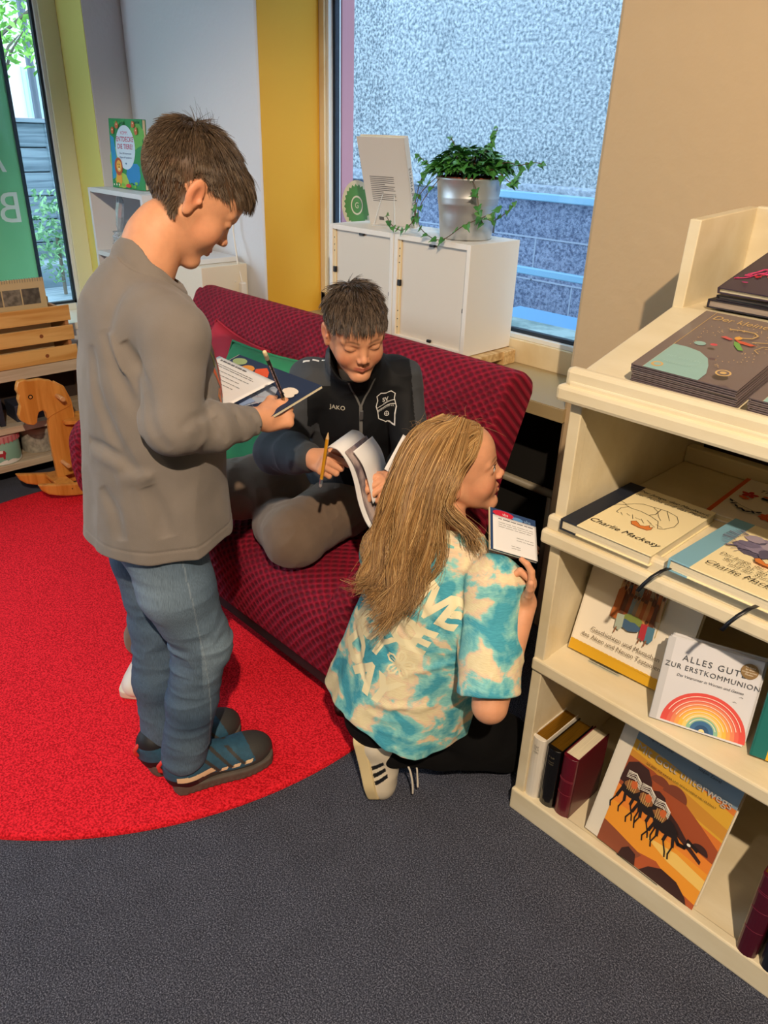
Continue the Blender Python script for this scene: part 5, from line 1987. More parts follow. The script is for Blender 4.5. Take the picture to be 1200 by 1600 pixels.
def head(sd, M, s=1.0, k=.012, eye='down', mouth=0.0, ears=True, cheek=1.0, jawdrop=0.0, girl=False, neck=None):
    """face looks along +y, z up, origin between the ears; about .215 tall at s=1"""
    M = M @ Matrix.Scale(s, 4)
    h = S(M)
    r = s
    h.ell((0, -.014, .030), (.0735 * r, .092 * r, .078 * r), 0)
    h.ell((0, .030, -.020), (.058 * r, .058 * r, .078 * r), .030 * r)
    h.ell((0, .038, .038), (.058 * r, .050 * r, .050 * r), .02 * r)
    for q in (-1, 1):
        h.cone((q * .048, -.002, -.040), (q * .014, .066, -.094), .018 * r, .011 * r, .026 * r)
        h.ell((q * .034, .052, -.038), (.025 * r, .025 * r, .026 * r * cheek), .018 * r)
    h.ell((0, .070, -.092), (.017 * r, .015 * r, .013 * r), .02 * r)
    # brow, sockets
    for q in (-1, 1):
        h.ell((q * .030, .094, -.003), (.017 * r, .015 * r, .011 * r), .014 * r, sub=True)
        h.cone((q * .013, .081, .015), (q * .045, .068, .013), .0065 * r, .005 * r, .012 * r)
    # nose
    h.cone((0, .079, .004), (0, .0960, -.025), .0058 * r, .0078 * r, .012 * r)
    h.ell((0, .0990, -.0275), (.0086 * r, .0082 * r, .0076 * r), .006 * r)
    for q in (-1, 1):
        h.ell((q * .0105, .0925, -.0315), (.0062 * r, .0078 * r, .0058 * r), .005 * r)
        h.ell((q * .0055, .0975, -.0385), (.0028 * r, .0040 * r, .0028 * r), .002 * r, sub=True)
    # mouth mound and lips
    h.ell((0, .067, -.058), (.029 * r, .022 * r, .020 * r), .012 * r)
    md = mouth
    for q in (-1, 1):
        h.cone((0, .0885, -.0545), (q * .0215, .0785, -.0580 - .25 * md), .0040 * r, .0016 * r, .005 * r)
        h.cone((0, .0870, -.0632 - md), (q * .0195, .0785, -.0600 - .5 * md), .0045 * r, .0018 * r, .005 * r)
    h.ell((0, .0905, -.0480), (.0030 * r, .003 * r, .0055 * r), .004 * r, sub=True)
    if md > .002:
        h.ell((0, .0875, -.0590 - md * .5), (.013 * r, .0065 * r, (.0006 + md * .38) * r), .002 * r, sub=True)
    else:
        for q in (-1, 1):
            h.cone((0, .0934, -.0588), (q * .0215, .0822, -.0586), .0006 * r, .0004 * r, .0022 * r, sub=True)
    h.ell((0, .0835, -.0740 - md), (.014 * r, .004 * r, .003 * r), .008 * r, sub=True)
    # eye lids over the ball
    for q in (-1, 1):
        c = (q * .0305, .0715, -.0015)
        h.ell(c, (.0152 * r, .0122 * r, .0122 * r), .006 * r)
        if eye == 'down':
            # lid line low on the ball
            h.cone((q * .0190, .0815, -.0075), (q * .0305, .0845, -.0100), .0011 * r, .0012 * r, .0016 * r, sub=True)
            h.cone((q * .0305, .0845, -.0100), (q * .0430, .0775, -.0070), .0012 * r, .0011 * r, .0016 * r, sub=True)
            h.cone((q * .024, .0835, .0055), (q * .041, .0775, .0055), .0007 * r, .0007 * r, .003 * r, sub=True)
        else:
            h.ell((q * .0305, .0850, -.0015), (.0122 * r, .0080 * r, .0052 * r), .0020 * r, sub=True)
            h.cone((q * .023, .0830, .0068), (q * .0415, .0770, .0068), .0007 * r, .0007 * r, .003 * r, sub=True)
    if ears:
        for q in (-1, 1):
            ea = S(M)
            ea.ell((q * .0765, -.010, -.006), (.0066 * r, .0168 * r, .0272 * r), 0, R=(12, 0, -q * -22))
            ea.ell((q * .0740, -.006, -.033), (.0055 * r, .0085 * r, .0105 * r), .006 * r)
            ea.ell((q * .0830, -.005, -.005), (.0060 * r, .0100 * r, .0170 * r), .003 * r, R=(12, 0, q * 22), sub=True)
            ea.cone((q * .0785, -.016, .008), (q * .0780, -.013, -.012), .0022 * r, .0022 * r, .004 * r)
            ea.ell((q * .0765, .004, -.010), (.0026 * r, .0034 * r, .0050 * r), .003 * r)
            h.sdf(ea, .0045 * r)
    sd.sdf(h, k)
    return h


SKIN = np.array(lin('#e0a27c')[:3])


def skin_color(M, s=1.0, base=SKIN, lips='#b8574e', blush='#d9805f', brow='#5a4030', broww=1.0, hands_=()):
    inv = np.array((M @ Matrix.Scale(s, 4)).inverted())
    lp = np.array(lin(lips)[:3]); bl = np.array(lin(blush)[:3]); br = np.array(lin(brow)[:3])
    def fn(P):
        Q = P @ inv[:3, :3].T + inv[:3, 3]
        C = np.repeat(base[None], len(P), 0)
        x, y, z = np.abs(Q[:, 0]), Q[:, 1], Q[:, 2]
        def mix(C, c, w):
            return C * (1 - w[:, None]) + c * w[:, None]
        g = np.exp(-(((x - .040) / .020) ** 2 + ((z + .040) / .018) ** 2)) * (y > .02)
        C = mix(C, bl, .55 * g)
        g = np.exp(-((x / .012) ** 2 + ((z + .030) / .010) ** 2)) * (y > .08)
        C = mix(C, bl, .35 * g)
        g = np.exp(-(((z + .005) / .028) ** 2 + ((y + .01) / .022) ** 2)) * (x > .070)
        C = mix(C, bl, .6 * g)
        lw = np.clip(1.25 - (x / .0225) ** 4, 0, 1) * np.exp(-(((z + .0592) / .0072) ** 4)) * (y > .076)
        C = mix(C, lp, .75 * np.clip(lw, 0, 1))
        zc = .0175 + .004 * np.sin(np.clip((x - .012) / .034, 0, 1) * PI)
        bw = np.exp(-(((z - zc) / (.0032 * broww)) ** 2)) * np.clip((x - .009) / .004, 0, 1) * np.clip((.049 - x) / .010, 0, 1) * (y > .05)
        C = mix(C, br, .75 * np.clip(bw, 0, 1))
        # lashes / lid line
        ll = np.exp(-(((z + .0085 - .003 * ((x - .03) / .012) ** 2) / .0016) ** 2)) * (np.abs(x - .0305) < .0135) * (y > .07) * fn.down
        C = mix(C, br * .5, .8 * ll)
        return C
    fn.down = 1.0
    return fn


def skin_mat():
    m = mat('child_skin', '#e0a27c', .5, attr='Col', var=.08, vscale=60, bump=.0003, bscale=900, spec=.35, sss=.12)
    return m


M_SKIN = skin_mat()


def ribbons(name, strands, widths, m, parent, cols=None):
    """strands: (N, K, 3) points; each becomes a tapering three-sided fibre"""
    Sx = np.asarray(strands, np.float32)
    N, K, _ = Sx.shape
    T = np.gradient(Sx, axis=1); T /= np.maximum(np.linalg.norm(T, axis=2, keepdims=True), 1e-9)
    ref = RNG.normal(size=(N, 1, 3)).astype(np.float32)
    U = np.cross(T, ref); U /= np.maximum(np.linalg.norm(U, axis=2, keepdims=True), 1e-9)
    W = np.cross(T, U)
    w = np.asarray(widths, np.float32).reshape(-1, 1, 1) * np.linspace(1, .25, K).reshape(1, K, 1) ** .7
    V = np.stack([Sx + w * (U * math.cos(a) + W * math.sin(a)) for a in (0, 2.094, 4.189)], 2)  # N K 3 3
    V = V.reshape(-1, 3)
    if parent is not None:
        inv = np.array(wm(parent).inverted())
        V = V @ inv[:3, :3].T + inv[:3, 3]
    i = np.arange(N)[:, None, None] * (K * 3); k = np.arange(K - 1)[None, :, None] * 3; a = np.arange(3)[None, None, :]
    b = (a + 1) % 3
    F_ = np.stack([i + k + a, i + k + b, i + k + 3 + b, i + k + 3 + a], -1).reshape(-1, 4)
    me = bpy.data.meshes.new(name)
    me.vertices.add(len(V)); me.vertices.foreach_set('co', V.astype(np.float32).ravel())
    me.loops.add(F_.size); me.loops.foreach_set('vertex_index', F_.astype(np.int32).ravel())
    me.polygons.add(len(F_)); me.polygons.foreach_set('loop_start', np.arange(0, F_.size, 4, dtype=np.int32))
    me.polygons.foreach_set('loop_total', np.full(len(F_), 4, np.int32))
    me.polygons.foreach_set('use_smooth', np.ones(len(F_), bool))
    me.materials.append(m)
    me.update(calc_edges=True)
    if cols is not None:
        at = me.color_attributes.new('Col', 'FLOAT_COLOR', 'POINT')
        c = np.repeat(np.asarray(cols, np.float32)[:, None], K * 3, 1).reshape(-1, 3)
        at.data.foreach_set('color', np.concatenate([c, np.ones((len(c), 1))], 1).astype(np.float32).ravel())
    o = bpy.data.objects.new(name, me)
    COL.objects.link(o)
    if parent is not None:
        o.parent = parent
    return o


def hair_mat(name, rough=.38):
    m, nt, b = node_mat(name)
    a = nt.nodes.new('ShaderNodeAttribute'); a.attribute_name = 'Col'
    nt.links.new(a.outputs['Color'], b.inputs['Base Color'])
    b.inputs['Roughness'].default_value = rough
    b.inputs['Specular IOR Level'].default_value = .45
    return m


M_HAIR = hair_mat('hair_fibre')


def short_hair(parent, hd, M, s, n, hairline, length, cols, seed, comb, width=.00055, clump=.5, lift=.35, capcol=None, stray=12, fringe=None, rough_len=.0):
    """fibres rooted on the scalp where hairline(x,y,z)>0 (head-local), combed by comb(x,y,z)"""
    r = np.random.default_rng(seed)
    Ms = np.array(M @ Matrix.Scale(s, 4)); Mi = np.linalg.inv(Ms)
    # roots by pushing random directions onto the head surface
    d = r.normal(size=(n * 3, 3)); d /= np.linalg.norm(d, axis=1, keepdims=True)
    L = np.array([0, -.012, .028]) + d * .13
    for _ in range(7):
        W = (L @ Ms[:3, :3].T + Ms[:3, 3]).astype(np.float32)
        dd = hd(W); nn = normals(hd, W)
        W = W - nn * dd[:, None]
        L = (W @ Mi[:3, :3].T + Mi[:3, 3])
    hl = hairline(L)
    ok = (hl > r.uniform(-.0, .012, len(hl)))
    L = L[ok][:n]; hl = hl[ok][:n]
    W = (L @ Ms[:3, :3].T + Ms[:3, 3]).astype(np.float32)
    N = normals(hd, W) @ Mi[:3, :3].T
    N /= np.linalg.norm(N, axis=1, keepdims=True)
    C = comb(L); C = C - N * (C * N).sum(1, keepdims=True) * .9
    C /= np.maximum(np.linalg.norm(C, axis=1, keepdims=True), 1e-6)
    # clumps share a wobble
    cell = np.floor(L * 95 + 100).astype(int)
    hsh = (cell[:, 0] * 73856093 ^ cell[:, 1] * 19349663 ^ cell[:, 2] * 83492791) & 1023
    tb = r.normal(size=(1024, 3))
    wob = tb[hsh] * clump + r.normal(size=L.shape) * .22
    ln = length(L) * r.uniform(.75, 1.15, len(L)) * (1 + rough_len * np.clip(tb[hsh][:, 0], -1.2, 1.2)) * np.clip(hl / .03 + .35, .35, 1)
    K = 6
    pts = [L]
    D = N * lift + C + wob * .35
    D /= np.linalg.norm(D, axis=1, keepdims=True)
    p = L.copy()
    for j in range(1, K):
        p = p + D * (ln / (K - 1))[:, None]
        # stay outside the head
        Wp = (p @ Ms[:3, :3].T + Ms[:3, 3]).astype(np.float32)
        dd = hd(Wp); nn = normals(hd, Wp)
        push = np.clip(.0012 * j - dd, 0, .01)
        Wp = Wp + nn * push[:, None]
        p = Wp @ Mi[:3, :3].T + Mi[:3, 3]
        pts.append(p.copy())
        g = np.array([0, .0, -.25]) * (fringe(L)[:, None] if fringe is not None else .35)
        D = D + g * .5 + C * .25 - N * .12
        D /= np.linalg.norm(D, axis=1, keepdims=True)
    X = np.stack(pts, 1)
    XW = X @ Ms[:3, :3].T + Ms[:3, 3]
    cc = cols(L, r)
    o = ribbons('hair', XW, r.uniform(.7, 1.3, len(L)) * width, M_HAIR, parent, cc)
    return o


def wrap_on(sd, M, polys, off=.0012, axis=(0, 0, -1), start=.25, maxe=.008):
    """project flat geometry (local x,y at M, looking along local -z) onto a solid"""
    bm = bmesh.new()
    vs, fs = polys
    bv = [bm.verts.new(v) for v in vs]
    for f in fs:
        try:
            bm.faces.new([bv[i] for i in f])
        except ValueError:
            pass
    bmesh.ops.triangulate(bm, faces=bm.faces)
    for _ in range(5):
        es = [e for e in bm.edges if e.calc_length() > maxe]
        if not es:
            break
        bmesh.ops.subdivide_edges(bm, edges=es, cuts=1)
        bmesh.ops.triangulate(bm, faces=bm.faces)
    P = np.array([v.co[:] for v in bm.verts], np.float32)
    F_ = [tuple(v.index for v in f.verts) for f in bm.faces] if False else None
    bm.verts.index_update()
    F_ = [tuple(v.index for v in f.verts) for f in bm.faces]
    bm.free()
    Mn = np.array(M, np.float32)
    W = (P + np.array([0, 0, start], np.float32)) @ Mn[:3, :3].T + Mn[:3, 3]
    d = (np.array(M.to_3x3() @ Vector(axis), np.float32))
    for _ in range(70):
        s = sd(W.astype(np.float32)); W = W + d * (s * .8)[:, None]
    n = normals(sd, W)
    bad = np.abs(sd(W.astype(np.float32))) > .004
    W = W + n * off
    F_ = [f for f in F_ if not (bad[f[0]] or bad[f[1]] or bad[f[2]])]
    return [tuple(w) for w in W], F_


def print_on(name, sd, M, polys, m, parent, off=.0010, maxe=.008, start=.25):
    v, f = wrap_on(sd, M, polys, off, maxe=maxe, start=start)
    b = MB(); b.v = v; b.f = f; b.m = [0] * len(f)
    return obj(name, b, m, parent, world=True)


# ------------------------------------------------------------------ people: shared bits
def body_frame(O, F):
    F = Vector((F[0], F[1], 0)).normalized(); R = Vector((F.y, -F.x, 0))
    return Matrix(((R.x, F.x, 0, O[0]), (R.y, F.y, 0, O[1]), (0, 0, 1, O[2] if len(O) > 2 else 0), (0, 0, 0, 1)))


def hand_frame(wrist, y, z, right=True):
    y = Vector(y).normalized(); z = Vector(z); z = (z - y * z.dot(y)).normalized()
    x = y.cross(z)
    if right:
        x = -x
    return Matrix(((x.x, y.x, z.x, wrist[0]), (x.y, y.y, z.y, wrist[1]), (x.z, y.z, z.z, wrist[2]), (0, 0, 0, 1)))


def fabric(name, c, c2=None, rough=.85, weave=700, depth=.0004, var=.10, vscale=30, stretch=None, sheen=.15, attr=None):
    return mat(name, c, rough, bump=depth, bscale=weave, var=var, color2=c2, vscale=vscale, stretch=stretch, sheen=sheen, attr=attr, spec=.25)


def denim(name):
    m, nt, b = node_mat(name)
    tc = nt.nodes.new('ShaderNodeTexCoord')
    mp = nt.nodes.new('ShaderNodeMapping'); mp.inputs['Scale'].default_value = (900, 900, 60)
    nt.links.new(tc.outputs['Object'], mp.inputs[0])
    n1 = nt.nodes.new('ShaderNodeTexNoise'); n1.inputs['Scale'].default_value = 1; n1.inputs['Detail'].default_value = 2
    nt.links.new(mp.outputs[0], n1.inputs['Vector'])
    a = nt.nodes.new('ShaderNodeAttribute'); a.attribute_name = 'Col'
    mx = nt.nodes.new('ShaderNodeMix'); mx.data_type = 'RGBA'; mx.blend_type = 'OVERLAY'; mx.inputs[0].default_value = .55
    nt.links.new(a.outputs['Color'], mx.inputs[6]); nt.links.new(n1.outputs['Fac'], mx.inputs[7])
    nt.links.new(mx.outputs[2], b.inputs['Base Color'])
    b.inputs['Roughness'].default_value = .85; b.inputs['Specular IOR Level'].default_value = .2
    bp = nt.nodes.new('ShaderNodeBump'); bp.inputs['Distance'].default_value = .0005
    nt.links.new(n1.outputs['Fac'], bp.inputs['Height']); nt.links.new(bp.outputs[0], b.inputs['Normal'])
    return m


def folds(sd, seed, amp, sc, stretch=(1, 1, 1), ridge=True):
    st = np.array(stretch, np.float32)
    def fn(P, D):
        Q = P * st
        w = vnoise(Q, sc * .6, seed + 5)[:, None] * .4 / sc
        n = vnoise(Q + w, sc, seed)
        if ridge:
            n = 1 - 2 * np.abs(n)
        return D - amp * n
    return sd.disp(fn)


def trail_shoe(root, M, right, mats, name='shoe'):
    """local: +y toe, +z up, heel at y=0, outer side on +x for the right foot; .265 long"""
    s = 1 if right else -1
    up = S(M)
    L = .262
    up.ell((0, .055, .052), (.040, .058, .050), 0)
    up.ell((s * -.004, .165, .036), (.046, .085, .038), .04)
    up.ell((s * -.006, .205, .030), (.043, .052, .031), .03)
    up.cone((0, .045, .05), (0, .03, .085), .040, .036, .03)
    up.cone((0, .085, .078), (0, .15, .052), .027, .026, .03)
    up.plane((0, 0, .014), (0, 0, -1), .002)
    sh = S(M)
    def sole(P):
        Q = np.array(M.inverted())
        q = P @ Q[:3, :3].T + Q[:3, 3]
        x, y, z = q[:, 0] * s, q[:, 1], q[:, 2]
        t = np.clip(y / L, 0, 1)
        w = .036 + .014 * np.sin(np.clip((t - .05) / .95, 0, 1) * PI) ** .8 * (.5 + t) + .006 * np.exp(-((t - .68) / .15) ** 2)
        cx = -.008 * np.sin(t * PI) * (t > .0)
        dx = np.abs(x - cx) - w + .018
        dy = np.abs(y - L / 2) - L / 2 + .030
        d2 = np.sqrt(np.maximum(dx, 0) ** 2 + np.maximum(dy, 0) ** 2) + np.minimum(np.maximum(dx, dy), 0) - .022
        top = .026 + .010 * np.exp(-((t - .02) / .16) ** 2) + .012 * np.clip((t - .82) / .18, 0, 1) ** 1.4
        bot = .0 + .012 * np.clip((t - .80) / .2, 0, 1) ** 2 + .005 * np.clip((.1 - t) / .1, 0, 1)
        tread = .0009 * np.sin(q[:, 1] * 420) * (z < .012)
        dz = np.maximum(z - top, bot - z)
        return smax(d2 - tread, dz, .006)
    sh._grow(np.array(M @ Vector((0, .13, .02))), .15)
    sh.ops.append((sole, 0, False, None))
    up.ops.insert(0, up.ops.pop(0))
    hol = S(M)
    up.ell((0, .050, .105), (.027, .036, .034), .006, sub=True)
    cav = S(M); cav.ell((0, .050, .082), (.030, .040, .018), 0)
    o = thing(name, *mats['label'], M=M) if isinstance(mats.get('label'), tuple) else None
    inv = np.array(M.inverted())
    def region(C):
        q = C @ inv[:3, :3].T + inv[:3, 3]
        x, y, z = q[:, 0] * s, q[:, 1], q[:, 2]
        r = np.zeros(len(q), int)
        r[(y > .205 - .25 * (z - .03)) & (z < .075)] = 1                   # rubber toe cap
        band = (z < .040 + .01 * np.sin(y * 30)) & (y > .03)
        r[band] = 1
        heel = (y < .062) & (z < .050)
        r[heel] = 2
        w1 = (x > .01) & (y > .015) & (y < .105) & (z > .044 + .02 * (.105 - y)) & (z < .058 + .05 * (.105 - y) * .6) & (z < .062)
        r[w1] = 3
        for y0 in (.125, .155, .185):
            r[(x > .01) & (np.abs(y - y0 - (z - .04) * .8) < .009) & (z > .036) & (z < .046)] = 3
        for y0 in (.10, .13, .16):
            st_ = (np.abs(y - y0 + (z - .06) * .7) < .0045) & (z > .040) & (np.abs(x) > .012)
            r[st_] = 1
        r[(z > .088) & (y < .08)] = 2
        return r
    shoe = sdf_obj('upper', up, .0022, mats['upper'], root, mat_fn=region)
    sole_o = sdf_obj('sole', sh, .0026, mats['sole'], root)
    lace = MB()
    lp = []
    for k, (y, z) in enumerate(((.108, .089), (.122, .081), (.137, .073), (.152, .068), (.166, .064))):
        w = .020
        a, b_ = (w, y, z - .006), (-w, y + .014, z - .009)
        if k % 2:
            a, b_ = (-w, y, z - .006), (w, y + .014, z - .009)
        m_ = (0, y + .005, z + .008)
        lace.tube([M @ Vector(a), M @ Vector(m_), M @ Vector(b_)], .0018, seg=6)
        for q in (-1, 1):
            lace.tube([M @ Vector((q * w, y, z - .006)), M @ Vector((q * (w + .010), y - .004 + .010, z - .022)), M @ Vector((q * (w + .016), y - .004, z - .036))], .0016, seg=5)
    obj('lace', lace, mats['lace'], root, smooth=True, world=True)
    tab = MB()
    tab.tube([M @ Vector((0, -.002, .058)), M @ Vector((0, -.014, .066)), M @ Vector((0, -.016, .080)), M @ Vector((0, -.006, .090)), M @ Vector((0, .004, .090))], .0050, seg=6)
    obj('heel_loop', tab, mats['tab'], root, smooth=True, world=True)


def bent(p, q, f=.5, off=(0, 0, 0)):
    p, q = Vector(p), Vector(q)
    return tuple(p.lerp(q, f) + Vector(off))


# ================================================================== the standing boy
B1 = body_frame((-1.297, .608), (.22, .975))
boy1 = thing('person', 'boy standing on the red rug in grey long sleeved shirt, writing on a booklet', 'person', M=B1)
H1 = B1 @ Matrix.Translation((0, .141, 1.312)) @ Matrix.Rotation(math.radians(-4), 4, 'Z') @ Matrix.Rotation(math.radians(-43), 4, 'X')
SH_R, EL_R, WR_R = (.142, .045, 1.118), (.185, .010, .958), (.142, .198, .932)
SH_L, EL_L, WR_L = (-.150, .045, 1.125), (-.175, .075, .925), (.000, .168, .900)
bd = S(B1)
bd.ell((0, .03, 1.04), (.115, .075, .12), 0)
bd.ell((0, .02, .90), (.105, .078, .16), .05)
bd.ell((0, .01, .74), (.115, .088, .10), .05)
bd.cone((0, .030, 1.15), (0, .088, 1.260), .046, .044, .03)
bd.cone((0, .015, 1.12), (0, .062, 1.235), .048, .042, .03)
for sh_, el_, wr_ in ((SH_R, EL_R, WR_R), (SH_L, EL_L, WR_L)):
    bd.chain([(sh_[0] * .42, .03, 1.105), (sh_[0] * .93, sh_[1], sh_[2] - .02), el_, wr_], [.036, .038, .034, .022], .02)
HIP_R, KN_R, AN_R = (.080, .012, .70), (.072, .062, .405), (.052, .004, .085)
HIP_L, KN_L, AN_L = (-.080, .010, .70), (-.066, .002, .385), (-.046, -.012, .085)
for h_, k_, a_ in ((HIP_R, KN_R, AN_R), (HIP_L, KN_L, AN_L)):
    bd.chain([h_, k_, bent(k_, a_, .35, (0, -.008, 0)), a_], [.070, .046, .046, .032], .03)
hd1 = head(bd, H1, .965, .012, 'down', 0)
HR1 = B1 @ hand_frame(WR_R, (-.10, .99, .02), (.86, .10, .50), True)
hands(bd, HR1, .92, curls=((62, 88, 50), (66, 92, 50), (68, 92, 50), (70, 92, 50)), thumb=(35, 40), opp=28)
HL1 = B1 @ hand_frame(WR_L, (.16, .95, .20), (.0, .22, -.97), False)
hands(bd, HL1, .86, curls=((6, 30, 35), (4, 34, 40), (4, 36, 40), (6, 34, 40)), thumb=(10, 15), opp=-10)
cf = skin_color(H1, .965)
_hd_inv1 = np.array((H1 @ Matrix.Scale(.965, 4)).inverted())


def hairline_boy(L):
    """positive inside the haired scalp (head-local)"""
    x, y, z = np.abs(L[:, 0]), L[:, 1], L[:, 2]
    front = z - (.048 + .10 * np.clip(y - .02, 0, 1)) - 0 * x
    side = z - (.006 + .35 * np.clip(y, -.0, .1))
    back = z + .058 + .18 * np.clip(x - .02, 0, 1)
    t1 = np.clip((y + .012) / .02, 0, 1)
    t2 = np.clip((y - .045) / .03, 0, 1)
    sd_ = back * (1 - t1) + side * t1
    r = sd_ * (1 - t2) + front * t2
    # clear the ears
    e = ((y + .010) / .023) ** 2 + ((z + .018) / .040) ** 2
    r = np.where((x > .064) & (e < 1), -.02, r)
    return r


def scalp_color(base_fn, inv, hl, col, soft_=.012):
    c = np.array(lin(col)[:3])
    def fn(P):
        C = base_fn(P)
        Q = P @ inv[:3, :3].T + inv[:3, 3]
        w = np.clip(hl(Q) / soft_, 0, 1) * (np.abs(Q[:, 0]) < .0775) * (np.linalg.norm(Q, axis=1) < .15)
        return C * (1 - w[:, None]) + c * w[:, None]
    return fn


sdf_obj('body', bd, .0023, M_SKIN, boy1, color=scalp_color(cf, _hd_inv1, hairline_boy, '#5a4331'))


def comb_boy(L):
    # crown whorl at the back top, hair runs down on the sides and forward on top
    w = np.array([0, -.055, .085])
    d = L - w
    d = d / np.maximum(np.linalg.norm(d, axis=1, keepdims=True), 1e-6)
    d = d + np.array([0, .35, -.25])
    return d


def cols_boy1(L, r):
    b = np.array(lin('#453629')[:3]); g = np.array(lin('#776450')[:3])
    t = r.uniform(0, 1, (len(L), 1)) ** 1.5
    side = np.clip((.05 - L[:, 2:3]) / .08, 0, 1) * .5
    t = np.clip(t + side, 0, 1)
    return (b * (1 - t) + g * t) * r.uniform(.75, 1.2, (len(L), 1))


short_hair(boy1, hd1, H1, .965, 13000, hairline_boy, lambda L: .010 + .024 * np.clip((L[:, 2] - .02) / .06, 0, 1) + .012 * (L[:, 1] > .04), cols_boy1, 7, comb_boy,
           width=.00052, clump=.28, lift=.42, fringe=lambda L: np.clip((L[:, 1] - .03) / .03, 0, 1) * 1.2)
# a few stray hairs standing up from the crown
rs = np.random.default_rng(3)
st = []
for k in range(26):
    a = rs.uniform(-1, 1)
    p0 = np.array([rs.uniform(-.03, .03), rs.uniform(-.06, -.02), .098])
    L_ = rs.uniform(.02, .045)
    d = np.array([rs.uniform(-.5, .5), rs.uniform(-.9, .1), 1.0]); d /= np.linalg.norm(d)
    st.append([p0 + d * L_ * t + np.array([0, -.012 * t * t * a, -.006 * t * t]) for t in np.linspace(0, 1, 6)])
Ms_ = np.array(H1 @ Matrix.Scale(.965, 4))
st = np.array(st) @ Ms_[:3, :3].T + Ms_[:3, 3]
ribbons('stray_hair', st, np.full(len(st), .00035), M_HAIR, boy1, np.repeat([lin('#3d2c20')[:3]], len(st), 0))

# shirt
M_SHIRT = fabric('grey_jersey', '#7f7872', None, .9, 900, .0004, .07, 25)
sd1 = S(B1)
sd1.ell((0, .030, 1.075), (.150, .098, .115), 0)
sd1.chain([(-.10, .03, 1.122), (.10, .03, 1.122)], [.050, .050], .04)
sd1.ell((0, .035, .93), (.150, .118, .20), .06)
def skirt1(P):
    Q = np.array(B1.inverted()); q = P @ Q[:3, :3].T + Q[:3, 3]
    x, y, z = q[:, 0], q[:, 1], q[:, 2]
    t = np.clip((1.0 - z) / .32, 0, 1)
    a = .148 + .020 * t; b = .108 + .034 * t
    ang = np.arctan2(y - .03, x)
    wv = 1 + .018 * t * np.sin(ang * 7 + 1.0) + .012 * t * np.sin(ang * 11 + z * 9)
    d = (np.sqrt((x / a) ** 2 + ((y - .030 + .012 * t) / b) ** 2) - wv) * np.minimum(a, b)
    d = d + .0014 * np.exp(-((z - .712) / .0022) ** 2)
    hem = .690 + .018 * np.cos(ang * 1.0 + .6) * 0 - .022 * np.clip(x / .15, -1, 1) * 0
    return smax(smax(d, hem - z, .004), z - 1.02, .05)
sd1._grow(np.array(B1 @ Vector((0, .03, .85))), .22)
sd1.ops.append((skirt1, .04, False, None))
sd1.cone((0, .015, 1.12), (0, .044, 1.190), .078, .058, .03)
slv = S(B1)
slv.chain([(.112, .035, 1.120), (SH_R[0] + .004, .045, 1.105), (.188, .014, .962), (.170, .09, .942), (.148, .168, .933)], [.054, .055, .048, .038, .030], 0, .02)
slv.ops.append((None, 0, False, lambda P, D: D - .0016 * np.sin(((P @ np.array(B1.to_3x3())[:, 1]) - .1) * 150 + 3 * vnoise(P, 25, 3)) * np.clip(((P - np.array(B1.translation)) @ np.array(B1.to_3x3())[:, 1] - .02) / .06, 0, 1) * (P[:, 2] < 1.0)))
sd1.sdf(slv, .010)
slv2 = S(B1); slv2.chain([(-.112, .035, 1.12), SH_L, (-.182, .07, .93), (-.095, .125, .912), (-.02, .155, .900)], [.052, .052, .048, .042, .034], 0, .02)
sd1.sdf(slv2, .012)
